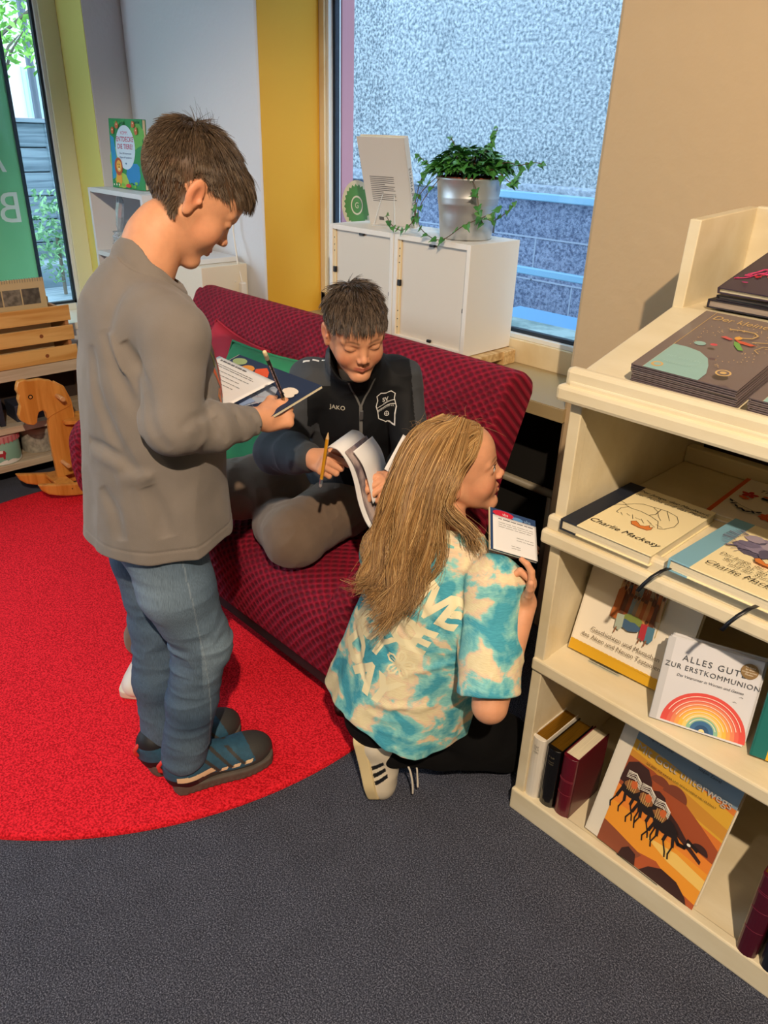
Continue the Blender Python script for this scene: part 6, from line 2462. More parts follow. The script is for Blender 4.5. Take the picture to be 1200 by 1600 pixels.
# neckline opening and cuffs
sd1.cone((0, .044, 1.150), (0, .100, 1.290), .055, .066, .004, sub=True)
nk_a, nk_b = np.array(B1 @ Vector((0, .044, 1.150)), np.float32), np.array(B1 @ Vector((0, .100, 1.290)), np.float32)
def neck_rib(P, D):
    d, t = _seg(P, nk_a, nk_b)
    g = d - (.056 + .010 * t)
    return D + .0030 * np.exp(-((g - .014) / .0020) ** 2) * (P[:, 2] > 1.1)
sd1.disp(neck_rib)
cu = B1 @ HR1.inverted()
sd1.cone((.146, .192, .933), (.140, .30, .934), .0260, .05, .003, sub=True)
folds(sd1, 3, .0045, 9, (1, 1, .45))
folds(sd1, 8, .0012, 34, (1, 1, .7), False)
CREASE1 = [
    ([(-1.184, 0.55, 1.097), (-1.168, 0.559, 1.065), (-1.122, 0.542, 1.033), (-1.099, 0.532, 0.995), (-1.075, 0.53, 0.964), (-1.063, 0.545, 0.938)], .010, -.012),
    ([(-1.226, 0.539, 1.11), (-1.199, 0.536, 1.049), (-1.172, 0.540, 1.0), (-1.135, 0.53, 0.94), (-1.11, .535, .90)], .011, -.009),
    ([(-1.21, 0.536, 1.11), (-1.182, 0.536, 1.05), (-1.155, 0.538, 1.0), (-1.12, 0.53, 0.95)], .010, .006),
    ([(-1.259, 0.527, 1.078), (-1.242, 0.516, 1.017), (-1.23, 0.515, 0.982), (-1.209, 0.518, 0.944), (-1.192, 0.522, 0.913), (-1.17, 0.536, 0.871)], .012, -.008),
    ([(-1.278, 0.506, 0.906), (-1.233, 0.509, 0.907), (-1.193, 0.521, 0.895), (-1.16, 0.536, 0.866)], .009, -.006),
    ([(-1.278, 0.506, 0.886), (-1.233, 0.509, 0.884), (-1.193, 0.521, 0.872)], .010, .004),
    ([(-1.137, 0.553, 1.109), (-1.135, 0.563, 1.147), (-1.119, 0.585, 1.165), (-1.102, 0.616, 1.168), (-1.097, 0.641, 1.159), (-1.085, 0.65, 1.14)], .0035, -.0022),
    ([(-1.09, 0.556, 0.90), (-1.125, 0.575, 0.81), (-1.128, 0.575, 0.70)], .0030, -.0016),
    ([(-1.047, 0.566, 0.978), (-1.058, 0.60, 0.989), (-1.086, 0.645, 0.979)], .008, -.006),
    ([(-1.041, 0.573, 0.952), (-1.051, 0.614, 0.954), (-1.061, 0.652, 0.951)], .008, -.005),
    ([(-1.078, 0.646, 0.973), (-1.064, 0.654, 0.956), (-1.06, 0.663, 0.929)], .008, -.005),
    ([(-1.088, 0.69, 0.962), (-1.078, 0.7, 0.945), (-1.082, 0.711, 0.913)], .007, -.004),
    ([(-1.090, 0.73, 0.955), (-1.082, 0.738, 0.94), (-1.088, 0.748, 0.91)], .006, -.003),
    ([(-1.221, 0.583, 1.184), (-1.216, 0.553, 1.146), (-1.218, 0.54, 1.106)], .012, -.004),
    ([(-1.159, 0.548, 0.843), (-1.148, 0.561, 0.792), (-1.14, 0.566, 0.741)], .014, -.006),
    ([(-1.242, 0.502, 0.827), (-1.212, 0.505, 0.786), (-1.198, 0.504, 0.732)], .013, -.006),
    ([(-1.10, 0.556, 0.88), (-1.16, 0.545, 0.86), (-1.21, 0.52, 0.85)], .012, .005),
]
for pts_, w_, a_ in CREASE1:
    sd1.crease(pts_, w_, a_ * 1.35)
bi1 = np.array(B1.inverted())
sdf_obj('shirt', sd1, .0027, M_SHIRT, boy1)

def print_front(a):
    r = random.Random(7)
    for k in range(26):
        x = r.uniform(-.10, .10); y = r.uniform(-.06, .02)
        c = r.choice(['#e2642a', '#e8892f', '#d8482a', '#e2642a'])
        pts = [(x, y)]
        for q in range(3):
            pts.append((pts[-1][0] + r.uniform(-.01, .01), pts[-1][1] + r.uniform(.006, .018)))
        a.L(pts, r.uniform(.005, .012), col(c))
    for k in range(16):
        x = r.uniform(-.10, .10); y = r.uniform(.0, .09)
        pts = [(x, y), (x + r.uniform(-.006, .006), y + .015), (x + r.uniform(-.01, .01), y + .034)]
        a.L(pts, r.uniform(.004, .009), col(r.choice(['#a9b34c', '#c8c66a', '#7f9a3f'])))


_pa = Art(0); print_front(_pa)
_fm = B1 @ Matrix(((-1, 0, 0, 0), (0, 0, 1, 0), (0, 1, 0, 1.00), (0, 0, 0, 1)))
_mats, _mi = _pa.mats, np.array(_pa.m)
for _k, _m in enumerate(_mats):
    _f = [f for f, q in zip(_pa.f, _mi) if q == _k]
    print_on('chest_print', sd1, _fm, ([(x, y, 0) for x, y, z in _pa.v], _f), _m, boy1, start=.35, maxe=.02)

# jeans
sj = S(B1)
sj.ell((0, .012, .745), (.112, .098, .075), 0)
sj.ell((0, -.012, .700), (.104, .088, .075), .03)
ljr = S(B1); ljr.chain([(.072, .004, .70), (.080, .020, .58), (.074, .062, .425), (.064, .030, .27), (.054, .002, .115)], [.082, .075, .060, .054, .051], 0, .02)
ljl = S(B1); ljl.chain([(-.072, .002, .70), (-.076, .002, .58), (-.068, .004, .405), (-.056, -.014, .26), (-.048, -.016, .115)], [.078, .071, .057, .053, .051], 0, .02)
lg = S(B1); lg.sdf(ljr, 0); lg.sdf(ljl, 0)
sj.sdf(lg, .03)
for q in ((.054, .002, 1), (-.048, -.016, 1)):
    sj.plane((q[0], q[1], .068), (0, 0, -1), .003) if q[0] > 0 else None
    sj.cone((q[0], q[1], .04), (q[0], q[1], .082), .049, .049, .002, sub=True)
def jfold(P, D):
    z = P[:, 2]
    n = 1 - 2 * np.abs(vnoise(P * np.array([1, 1, 3.2]), 11, 4))
    n2 = vnoise(P * np.array([1, 1, 2.6]), 26, 9)
    g = np.exp(-((z - .40) / .10) ** 2) + .8 * np.exp(-((z - .12) / .06) ** 2) + .25
    return D - (.0030 * n + .0013 * n2) * g
sj.disp(jfold)
def jeans_col(P):
    q = P @ bi1[:3, :3].T + bi1[:3, 3]
    c0 = np.array(lin('#4b6077')[:3]); c1 = np.array(lin('#8a9fb0')[:3]); c2 = np.array(lin('#33475e')[:3])
    x, y, z = q[:, 0], q[:, 1], q[:, 2]
    f = .75 * np.exp(-((z - .60) / .09) ** 2 - ((x - .10) / .06) ** 2 - ((y + .02) / .07) ** 2) + .5 * np.exp(-((z - .41) / .07) ** 2) * (y > .04) + .15 * (vnoise(P, 14, 2) + 1)
    f = np.clip(f, 0, 1)[:, None]
    d = np.clip(.5 * np.exp(-((z - .25) / .2) ** 2), 0, 1)[:, None]
    C = c0 * (1 - d) + c2 * d
    C = C * (1 - f) + c1 * f
    # side seams and hem stitching
    
    s_ = (np.abs(y - (.035 + .02 * np.sin(z * 6))) < .0013) & (x > .09)
    s_ |= (np.abs(z - .085) < .0015) | (np.abs(z - .079) < .0008)
    C[s_] = C[s_] * .45 + np.array(lin('#93a3b0')[:3]) * .55
    cuff = (z < .098) & (z > .060)
    C[cuff] = C[cuff] * (.8 + .5 * (vnoise(P[cuff], 60, 5)[:, None] * .5 + .5))
    return C
M_DENIM = denim('washed_denim')
sdf_obj('jeans', sj, .0027, M_DENIM, boy1, color=jeans_col)
# back pocket stitching
sk = S(B1)
sk.chain([(.052, .002, .10), (.052, .004, .07)], [.038, .036], 0)
sk2 = sk
for q, n_ in (((.052, .003), 0), ((-.047, -.013), 1)):
    k_ = S(B1); k_.chain([(q[0], q[1], .13), (q[0], q[1] + .004, .060)], [.042, .036], 0)
    sdf_obj('sock', k_, .004, mat('black_sock', '#101218', .9), boy1)
SM = {'upper': [mat('shoe_blue_mesh', '#2c5a74', .7, bump=.0006, bscale=500, var=.2, vscale=80), mat('shoe_dark_rubber', '#3b3a38', .6, bump=.0004, bscale=200), mat('shoe_black_trim', '#14161c', .6), mat('shoe_cream_stripe', '#e9cfa6', .5)],
      'sole': mat('shoe_grey_sole', '#5b524b', .75, var=.2, vscale=40), 'lace': mat('shoe_lace', '#1d222a', .7), 'tab': mat('shoe_red_loop', '#d8352e', .6), 'label': None}
f0 = Vector((-1.266, .552, .014)); d0 = Vector((-1.200, .812, .014)) - f0
ang = math.atan2(d0.y, d0.x) - PI / 2
for (hx, hy, an, rt) in ((-1.262, .556, math.radians(-14.5), True), (-1.348, .540, math.radians(-2), False)):
    Ms2 = Matrix.Translation((hx, hy, .0145)) @ Matrix.Rotation(an, 4, 'Z')
    sh_o = thing('shoe', None, None, M=Ms2)
    del_ = sh_o
    sh_o.parent = boy1
    sh_o.matrix_basis = B1.inverted() @ Ms2
    trail_shoe(sh_o, Ms2, rt, SM)

# booklet, sheet and pencil held by the standing boy
A_ = Vector((-.158, .262, .970)); B_ = Vector((.117, .323, .970)); dn = Vector((.03, -.085, -.026)).normalized()
zz = (B_ - A_).normalized().cross(-dn)
Mb = B1 @ frame(A_ + dn * .155, (B_ - A_), -dn)
M_NAVY = col('#22304f')


def art_BK(a):
    W, Hh = .282, .155
    a.P(blob(.03, .135, .022, .012, 16, .05), col('#9fb27a'))
    a.P(blob(.075, .118, .022, .017, 18, .05), col('#e0953f'))
    a.P([(.095, .13), (.115, .145), (.135, .135), (.15, .120), (.125, .115), (.105, .118)], col('#e2572c'))
    a.P([(.09, .05), (.10, .095), (.15, .112), (.21, .10), (.235, .07), (.20, .02), (.12, .01)], col('#a9b3c4'))
    a.P([(.10, .085), (.14, .108), (.17, .09), (.12, .07)], col('#a8925a'))
    r = random.Random(8)
    for k in range(26):
        x0, y0 = r.uniform(.12, .21), r.uniform(.03, .10)
        a.L([(x0, y0), (x0 + .02, y0 + r.uniform(-.006, .012))], .0012, col(r.choice(['#e6e9ee', '#6d7690', '#4f5876', '#c9b3c0'])))
    a.P([(.02, .045), (.12, .06), (.21, .045), (.20, .02), (.02, .02)], col('#8fa6cf'))
    a.P([(.0, .05), (.07, .058), (.08, .048), (.07, .04), (0, .038)], col('#c5262c'))
    a.T('vhs', .075, .030, .030, col('#f3f3f0'), rot=180, bold=.03)
    a.P([(.03, .02), (.04, .028), (.046, .018), (.036, .012)], col('#d8352e')); a.E(.052, .014, .005, .005, col('#e6c23c'))
    a.P(blob(.245, .105, .020, .012, 18, .08), col('#efe3d3')); a.P(blob(.255, .094, .013, .009, 16, .08), col('#efe3d3'))


bk1 = book('booklet', 'navy course booklet with coloured shapes held by the standing boy', .282, .155, .006, Mb, M_NAVY, M_PAGE, M_PAGE, art_BK, board=.0006, sq=.0008)


def sheet(name, label, w, h, M, lines, bendf, cat='paper', m=None, ink='#6c6c70', seed=1):
    o = thing(name, label, cat, M=M)
    nx, ny = 16, 12
    b = MB()
    vs = []
    for i in range(nx + 1):
        for j in range(ny + 1):
            u, q = i / nx, j / ny
            vs.append((u * w, q * h, bendf(u, q)))
    fs = [(i * (ny + 1) + j, (i + 1) * (ny + 1) + j, (i + 1) * (ny + 1) + j + 1, i * (ny + 1) + j + 1) for i in range(nx) for j in range(ny)]
    b.add(vs, fs)
    p = obj('sheet', b, m or mat('white_paper', '#e9e9ea', .7), o, smooth=True)
    s_ = p.modifiers.new('thickness', 'SOLIDIFY'); s_.thickness = .0004
    r = random.Random(seed)
    t = MB()
    for (x0, y0, x1, th) in lines:
        n = max(2, int((x1 - x0) / .012))
        x = x0
        while x < x1:
            l_ = min(r.uniform(.006, .018), x1 - x)
            q = []
            for (xx, yy) in ((x, y0), (x + l_, y0), (x + l_, y0 + th), (x, y0 + th)):
                q.append((xx, yy, bendf(xx / w, yy / h) + .0006))
            t.add(q, [(0, 1, 2, 3)])
            x += l_ + r.uniform(.0015, .003)
    obj('print', t, mat('print_' + ink.strip('#'), ink, .7), o)
    return o


lnz = [(.02, .130, .12, .004), (.02, .118, .16, .0016), (.02, .112, .17, .0016), (.02, .100, .17, .0014), (.02, .088, .15, .0014), (.02, .076, .17, .0014), (.02, .064, .16, .0014), (.12, .030, .17, .0012), (.12, .022, .16, .0012)]
S1a, S1b, S1c = (-.170, .236, .9885), (.062, .252, .9780), (-.0, .168, .955)
_sx, _sy = Vector((.204, .036, 0)).normalized(), Vector((-.018, .103, .031)).normalized()
Msh = B1 @ frame(Vector((.072, .256, .974)) - _sx * .21 - _sy * .125, _sx, _sy)
sheet('worksheet', 'white printed worksheet lying across the standing boy\'s booklet', .21, .125, Msh, [(a, b * .88, c, d) for a, b, c, d in lnz], lambda u, q: .002 + .004 * u * u * (1 - q) + .004 * (1 - u) * q)


def pencil(label, tip, top, body, band, ferrule, eraser, lead='#22211f', printed=None, woodc='#e3bf8b', flip=False):
    tip, top = Vector(tip), Vector(top)
    L = (top - tip).length
    M = frame(tip, (top - tip).orthogonal(), (top - tip)) 
    M = M @ Matrix.Rotation(-PI / 2, 4, 'X')    # local z along the pencil
    o = thing('pencil', label, 'pencil', M=M)
    r = .0037
    obj('barrel', MB().tube([(0, 0, .020), (0, 0, L - .022)], r, seg=6), body, o)
    obj('point', MB().lathe([(.0008, .004), (r, .020)], m=None, seg=12), mat('sharpened_wood', woodc, .6), o, smooth=True)
    obj('lead', MB().lathe([(0, 0), (.0009, .005)], seg=8), mat('pencil_lead', lead, .4), o, smooth=True)
    obj('ferrule', MB().tube([(0, 0, L - .023), (0, 0, L - .010)], r * 1.04, seg=14), ferrule, o, smooth=False)
    obj('eraser', MB().lathe([(r, L - .010), (r * .98, L - .002), (r * .6, L), (0, L)], seg=14), eraser, o, smooth=True)
    if printed:
        t = MB()
        for k in range(printed):
            z = .035 + k * (L - .07) / printed
            t.box((-.0012, -.00345, z), (.0012, -.00325, z + (L - .07) / printed * .8))
            t.box((.0031, -.0016, z), (.0033, .0016, z + (L - .07) / printed * .7))
        obj('pattern', t, band, o)
    return o


pencil('black patterned pencil with pale eraser held upright by the standing boy', B1 @ Vector((.130, .250, .952)), B1 @ Vector((.203, .182, 1.076)), mat('black_pencil_lacquer', '#16171c', .35), mat('pink_grey_pattern', '#b9a3ae', .5), mat('pale_ferrule', '#b8ab96', .4, metal=.3), mat('cream_eraser', '#e2cfa6', .7), printed=7)
# ================================================================== white sneakers
def sneaker(root, M, right, stripe=None, L=.235, white='#e9dfc9', solec='#e2cf9f', tread=True, lacec='#efe8d8'):
    s = 1 if right else -1
    up = S(M)
    up.ell((0, .048, .052), (.036, .050, .048), 0)
    up.ell((s * -.003, .140, .036), (.041, .078, .034), .04)
    up.ell((s * -.005, .182, .028), (.040, .046, .026), .03)
    up.cone((0, .042, .05), (0, .030, .085), .035, .032, .03)
    up.cone((0, .078, .075), (0, .135, .052), .024, .022, .03)
    up.plane((0, 0, .016), (0, 0, -1), .002)
    up.ell((0, .046, .106), (.024, .033, .034), .005, sub=True)
    sh = S(M)
    inv = np.array(M.inverted())
    def sole(P):
        q = P @ inv[:3, :3].T + inv[:3, 3]
        x, y, z = q[:, 0] * s, q[:, 1], q[:, 2]
        t = np.clip(y / L, 0, 1)
        w = .034 + .010 * np.sin(np.clip((t - .05) / .95, 0, 1) * PI) ** .8 * (.5 + t) + .006 * np.exp(-((t - .70) / .16) ** 2)
        dx = np.abs(x + .006 * np.sin(t * PI)) - w + .018
        dy = np.abs(y - L / 2) - L / 2 + .030
        d2 = np.sqrt(np.maximum(dx, 0) ** 2 + np.maximum(dy, 0) ** 2) + np.minimum(np.maximum(dx, dy), 0) - .020
        bot = .010 * np.clip((t - .84) / .16, 0, 1) ** 2
        if tread:
            bot = bot + .0012 * (np.sin(q[:, 1] * 700) + np.sin(q[:, 0] * 700)) * (d2 < -.006)
        return smax(d2, np.maximum(z - .027, bot - z), .004)
    sh._grow(np.array(M @ Vector((0, L / 2, .02))), .14)
    sh.ops.append((sole, 0, False, None))
    def region(C):
        q = C @ inv[:3, :3].T + inv[:3, 3]
        x, y, z = q[:, 0] * s, q[:, 1], q[:, 2]
        r = np.zeros(len(q), int)
        if stripe:
            for y0 in (.092, .114, .136):
                r[(np.abs(x) > .020) & (np.abs(y - y0 + (z - .045) * .55) < .0060) & (z > .028) & (z < .060)] = 1
        r[(np.abs(y - .020) < .001) & (z > .03)] = 2
        return r
    sdf_obj('upper', up, .0022, [mat('sneaker_leather_' + white.strip('#'), white, .45), mat('sneaker_stripe', '#16181c', .5), mat('sneaker_seam', '#a89a80', .7)], root, mat_fn=region)
    sdf_obj('sole', sh, .0022, mat('sneaker_sole_' + solec.strip('#'), solec, .6), root)
    lace = MB()
    for k, (y, z) in enumerate(((.095, .086), (.108, .078), (.121, .072), (.134, .066), (.147, .060))):
        lace.tube([M @ Vector((.019, y, z - .006)), M @ Vector((0, y + .004, z + .003)), M @ Vector((-.019, y, z - .006))], .0026, seg=6)
    obj('lace', lace, mat('lace_' + lacec.strip('#'), lacec, .7), root, smooth=True, world=True)
    return root


def part_root(name, parent, M):
    o = bpy.data.objects.new(name, None)
    o.empty_display_size = .03
    COL.objects.link(o)
    o.parent = parent
    o.matrix_basis = wm(parent).inverted() @ M
    return o


# ================================================================== the boy on the sofa
P2 = Vector((-1.47, 1.32, .50)); N2 = Vector((-1.310, 1.185, .930))
T2 = (N2 - P2); TL2 = T2.length; T2.normalize()
R2 = Vector((-.58, -.815, 0)).normalized(); R2 = (R2 - T2 * R2.dot(T2)).normalized(); F2v = T2.cross(R2)
B2 = Matrix(((R2.x, F2v.x, T2.x, P2.x), (R2.y, F2v.y, T2.y, P2.y), (R2.z, F2v.z, T2.z, P2.z), (0, 0, 0, 1)))
boy2 = thing('person', 'boy sitting on the sofa in black zip jacket and grey-brown trousers, reading', 'person', loc=(-1.47, 1.32, .41))


def look(c, d, pitch, roll=0):
    d = Vector((d[0], d[1], 0)).normalized()
    yaw = math.atan2(d.y, d.x) - PI / 2
    return Matrix.Translation(c) @ Matrix.Rotation(yaw, 4, 'Z') @ Matrix.Rotation(math.radians(-pitch), 4, 'X') @ Matrix.Rotation(math.radians(roll), 4, 'Y')


H2 = look((-1.243, 1.116, 1.024), (.885, -.465), 20, 3)
sR2, sL2 = B2 @ Vector((.112, .004, TL2 - .065)), B2 @ Vector((-.100, -.004, TL2 - .070))
eR2, wR2 = Vector((-1.437, 1.03, .695)), Vector((-1.236, .982, .757))
eL2, wL2 = Vector((-1.175, 1.255, .70)), Vector((-1.085, 1.100, .722))
hpR, hpL = B2 @ Vector((.075, 0, .01)), B2 @ Vector((-.075, 0, .01))
kR2, aR2 = Vector((-1.685, .95, .515)), Vector((-1.715, .755, .115))
kL2, aL2 = Vector((-1.375, 1.035, .478)), Vector((-1.62, 1.14, .445))
b2 = S()
Bx = S(B2)
Bx.ell((0, 0, .10), (.115, .085, .13), 0)
Bx.ell((0, 0, .28), (.112, .080, .14), .05)
b2.sdf(Bx, 0)
nk = H2 @ Vector((0, -.030, -.055))
b2.cone(tuple(B2 @ Vector((0, 0, TL2 - .04))), tuple(nk), .046, .040, .03)
for s_, e_, w_ in ((sR2, eR2, wR2), (sL2, eL2, wL2)):
    b2.chain([B2 @ Vector((0, 0, TL2 - .06)), s_, e_, w_], [.045, .042, .033, .021], .03)
for h_, k_, a_ in ((hpR, kR2, aR2), (hpL, kL2, aL2)):
    b2.chain([h_, k_, a_], [.068, .045, .030], .03)
hd2 = head(b2, H2, .865, .012, 'down', 0)
HR2 = hand_frame(wR2, (.86, -.05, .02), (.30, -.75, .55), True)
hands(b2, HR2, .86, curls=((38, 55, 30), (62, 80, 40), (66, 84, 45), (68, 86, 45)), thumb=(12, 10), opp=25)
HL2 = hand_frame(wL2, (.15, -.85, .10), (.55, .1, .8), False)
hands(b2, HL2, .86, curls=((30, 50, 30), (36, 55, 30), (40, 58, 30), (42, 58, 30)), thumb=(20, 20), opp=25)
cf2 = skin_color(H2, .865, brow='#4f3a2a')
i2 = np.array((H2 @ Matrix.Scale(.865, 4)).inverted())
sdf_obj('body', b2, .0023, M_SKIN, boy2, color=scalp_color(cf2, i2, hairline_boy, '#3d3029'))


def comb_boy2(L):
    w = np.array([.01, -.05, .085])
    d = L - w
    d = d / np.maximum(np.linalg.norm(d, axis=1, keepdims=True), 1e-6)
    return d + np.array([0.12, .45, -.2])


def cols_boy2(L, r):
    b = np.array(lin('#33281f')[:3]); g = np.array(lin('#8a7868')[:3])
    t = r.uniform(0, 1, (len(L), 1)) ** 1.8
    return (b * (1 - t) + g * t) * r.uniform(.75, 1.2, (len(L), 1))


short_hair(boy2, hd2, H2, .865, 12000, lambda L: hairline_boy(L) + .001, lambda L: .009 + .024 * np.clip((L[:, 2] - .03) / .05, 0, 1) + .004 * (L[:, 1] > .03), cols_boy2, 17, comb_boy2,
           width=.00058, clump=.75, lift=.36, rough_len=.30, fringe=lambda L: np.clip((L[:, 1] - .02) / .03, 0, 1) * .8)

# jacket
M_JK = fabric('black_track_jacket', '#15171b', None, .7, 800, .0003, .15, 30, sheen=0)
M_JG = fabric('grey_jacket_sleeve', '#43464b', None, .75, 800, .0003, .12, 30, sheen=.05)
M_JW = mat('white_jacket_print', '#e8e8e6', .6)
jk = S(B2)
jk.ell((0, .005, .30), (.135, .104, .15), 0)
jk.ell((0, .005, .12), (.140, .115, .15), .05)
jk.chain([(-.080, 0, TL2 - .065), (.085, 0, TL2 - .065)], [.050, .050], .05)
jk2 = S()
jk2.sdf(jk, 0)
# collar
col0 = B2 @ Vector((0, .0, TL2 - .03)); col1 = H2 @ Vector((0, -.015, -.080))
for_ = (col1 - col0).normalized()
jk2.cone(tuple(col0), tuple(col0 + for_ * .062), .068, .064, .02)
sl2 = S()
sl2.chain([B2 @ Vector((.11, 0, TL2 - .06)), sR2 + Vector((0, 0, -.005)), eR2, (eR2 + wR2) / 2 + Vector((0, 0, .0)), wR2 - (wR2 - eR2).normalized() * .022], [.052, .054, .050, .044, .031], 0, .02)
jk2.sdf(sl2, .012)
sl3 = S()
sl3.chain([B2 @ Vector((-.11, 0, TL2 - .06)), sL2, eL2, (eL2 + wL2) / 2, wL2 - (wL2 - eL2).normalized() * .02], [.048, .050, .048, .042, .030], 0, .02)
jk2.sdf(sl3, .012)
ntop = col0 + for_ * .095
jk2.cone(tuple(col0 + for_ * .018 + F2v * .006), tuple(ntop + F2v * .008), .048, .056, .004, sub=True)
# open V at the zip
jk2.cone(tuple(B2 @ Vector((0, .105, TL2 - .060))), tuple(B2 @ Vector((0, .10, TL2 + .05))), .003, .024, .004, sub=True)
folds(jk2, 31, .0042, 10, (1, 1, .8))
folds(jk2, 36, .0018, 26)
i_B2 = np.array(B2.inverted())


def jk_region(C):
    q = C @ i_B2[:3, :3].T + i_B2[:3, 3]
    x, y, z = q[:, 0], q[:, 1], q[:, 2]
    r = np.zeros(len(q), int)
    arm = (np.abs(x) > .125 + .03 * (TL2 - z)) | ((C[:, 2] < .80) & (C[:, 0] < -1.36)) | (x > .150)
    r[arm] = 1
    r[(x > .07) & (z > TL2 - .03) & (np.abs(y) < .07)] = 1
    # wrist of the right arm
    d = C - np.array(wR2)
    r[(C[:, 0] < -1.22) & (C[:, 1] < 1.03) & (C[:, 2] < .80) & (C[:, 2] > .65)] = 1
    return r


sdf_obj('jacket', jk2, .0027, [M_JK, M_JG], boy2, mat_fn=jk_region)


def merge_polys(*ps):
    V, F_ = [], []
    for v, f in ps:
        o = len(V); V += v; F_ += [tuple(i + o for i in q) for q in f]
    return V, F_


def line_poly(pts, w, closed=False):
    a = Art(0)
    if closed:
        pts = pts + [pts[0]]
    a.L(pts, w, None)
    return [(x, y, 0) for x, y, z in a.v], a.f


def text_poly(s, x, y, size, rot=0, **k):
    a = Art(0); a.T(s, x, y, size, None, rot=rot, **k)
    return [(p[0], p[1], 0) for p in a.v], a.f


# chest frame: local x to the viewer's right (his left), y up the chest, z outwards
FB = Matrix(((-R2.x, T2.x, F2v.x, 0), (-R2.y, T2.y, F2v.y, 0), (-R2.z, T2.z, F2v.z, 0), (0, 0, 0, 1)))
def chest(x, z):
    c = B2 @ Vector((-x, 0, z)); m = FB.copy(); m.translation = c; return m
M_ZIP = mat('grey_zip', '#70706e', .5)
zp = line_poly([(0, -.20), (.004, -.12), (-.002, -.04), (.0, .05), (0, .115)], .008)
print_on('zip', jk2, chest(0, TL2 - .19), zp, M_ZIP, boy2, start=.15)
zc = merge_polys(line_poly([(0, .0), (-.022, .055), (-.030, .085)], .0045), line_poly([(0, 0), (.022, .055), (.030, .085)], .0045))
print_on('collar_piping', jk2, chest(0, TL2 - .075), zc, M_ZIP, boy2)
pc = B2 @ Vector((0, .104, TL2 - .095))
obj('zip_pull', MB().box((-.004, -.002, 0), (.004, .002, .028), None, Matrix.Translation(pc) @ FB @ Matrix.Rotation(-PI / 2, 4, 'X')), mat('zip_metal', '#8a8c8e', .3, metal=.6), boy2, world=True, bevel=.001)
shield = [(-.022, .030), (-.012, .036), (0, .034), (.012, .036), (.022, .030), (.020, .020), (.024, .008), (.020, -.006), (.018, -.022), (0, -.036), (-.018, -.022), (-.020, -.006), (-.024, .008), (-.020, .020)]
shield = [(x * 1.12, y * 1.12) for x, y in shield]
em = merge_polys(line_poly(shield, .0022, True), line_poly([(-.024, -.004), (.024, .012)], .0015), line_poly([(-.024, .004), (.024, .020)], .0015),
                 text_poly('SV', -.002, .017, .015, bold=.02), text_poly('1947', .0, .0105, .0075, rot=18), text_poly('BENKENDORF e.V.', .0, -.0015, .0058, rot=18),
                 line_poly([(.006 * math.cos(t) + .002, .006 * math.sin(t) - .017) for t in [k * PI / 6 for k in range(12)]], .0018, True), line_poly([(-.003, -.017), (.007, -.017)], .0012), line_poly([(.002, -.022), (.002, -.012)], .0012))
em = ([(x * .92, y * .92, z) for x, y, z in em[0]], em[1])
print_on('club_badge', jk2, chest(.062, TL2 - .085), em, M_JW, boy2, start=.15)
lg_ = merge_polys(text_poly('JAKO', 0, 0, .014, bold=.02, space=1.1), )
print_on('maker_mark', jk2, chest(-.055, TL2 - .080), lg_, mat('silver_print', '#b9b4a4', .4), boy2, start=.15)
dots = []
for k in range(5):
    dots.append(line_poly([(-.0, .0 + k * .028), (.0, .014 + k * .028)], .006))
Ms3 = Matrix.Translation(B2 @ Vector((.10, 0, TL2 - .02)))
dd_ = merge_polys(*[line_poly([(.050 + k * .022, .0), (.062 + k * .022, -.003)], .006) for k in range(4)])
# shoulder dashes, printed from above
TOPM = Matrix(((R2.x, F2v.x, 0, B2.translation.x), (R2.y, F2v.y, 0, B2.translation.y), (0, 0, 1, 0), (0, 0, 0, 1)))
topc = B2 @ Vector((0, -.01, TL2))
TOPM = Matrix(((R2.x, -F2v.x * 0 + R2.y * -1, 0, topc.x), (R2.y, R2.x, 0, topc.y), (0, 0, 1, topc.z), (0, 0, 0, 1)))
print_on('shoulder_dashes', jk2, TOPM, dd_, M_JW, boy2, start=.2)
# shirt under the collar
us = S(); us.cone(tuple(B2 @ Vector((0, .012, TL2 - .07))), tuple(B2 @ Vector((0, .014, TL2 - .012))), .054, .050, 0)
sdf_obj('undershirt', us, .004, mat('white_undershirt', '#cfcac4', .8), boy2)

# trousers
M_TR2 = fabric('grey_brown_trousers', '#766455', None, .9, 900, .0004, .1, 30)
tr = S()
trb = S(B2); trb.ell((0, -.01, .0), (.130, .110, .095), 0)
tr.sdf(trb, 0)
rl = S(); rl.chain([hpR, (hpR + kR2) / 2 + Vector((0, 0, .012)), kR2, (kR2 + aR2) / 2, aR2], [.088, .088, .076, .066, .060], 0, .02)
ll2 = S(); ll2.chain([hpL + Vector((0, 0, .0)), (hpL + kL2) / 2 + Vector((0, 0, .010)), kL2, (kL2 + aL2) / 2 + Vector((0, -.01, -.01)), aL2], [.088, .086, .080, .070, .058], 0, .015)
tr.sdf(rl, .02); tr.sdf(ll2, .006)
folds(tr, 51, .0045, 9, (1, 1, 1))
folds(tr, 57, .0014, 28)
tr.crease([(-1.53, 1.08, .55), (-1.46, 1.13, .56), (-1.41, 1.20, .57)], .010, -.007)
tr.crease([(-1.45, 1.02, .53), (-1.41, 1.06, .555), (-1.37, 1.11, .56)], .012, .005)
sdf_obj('trousers', tr, .003, M_TR2, boy2)
s2 = part_root('shoe', boy2, Matrix.Translation((-1.745, .812, .0145)) @ Matrix.Rotation(math.atan2(-.19, .155) - PI / 2, 4, 'Z'))
sneaker(s2, wm(s2), True, white='#ddd6cb', solec='#d8cdbb', tread=False)
s2 = part_root('shoe', boy2, Matrix.Translation((-1.655, 1.18, .435)) @ Matrix.Rotation(2.2, 4, 'Z') @ Matrix.Rotation(.2, 4, 'X'))
sneaker(s2, wm(s2), False, white='#ddd6cb', solec='#d8cdbb', tread=False)

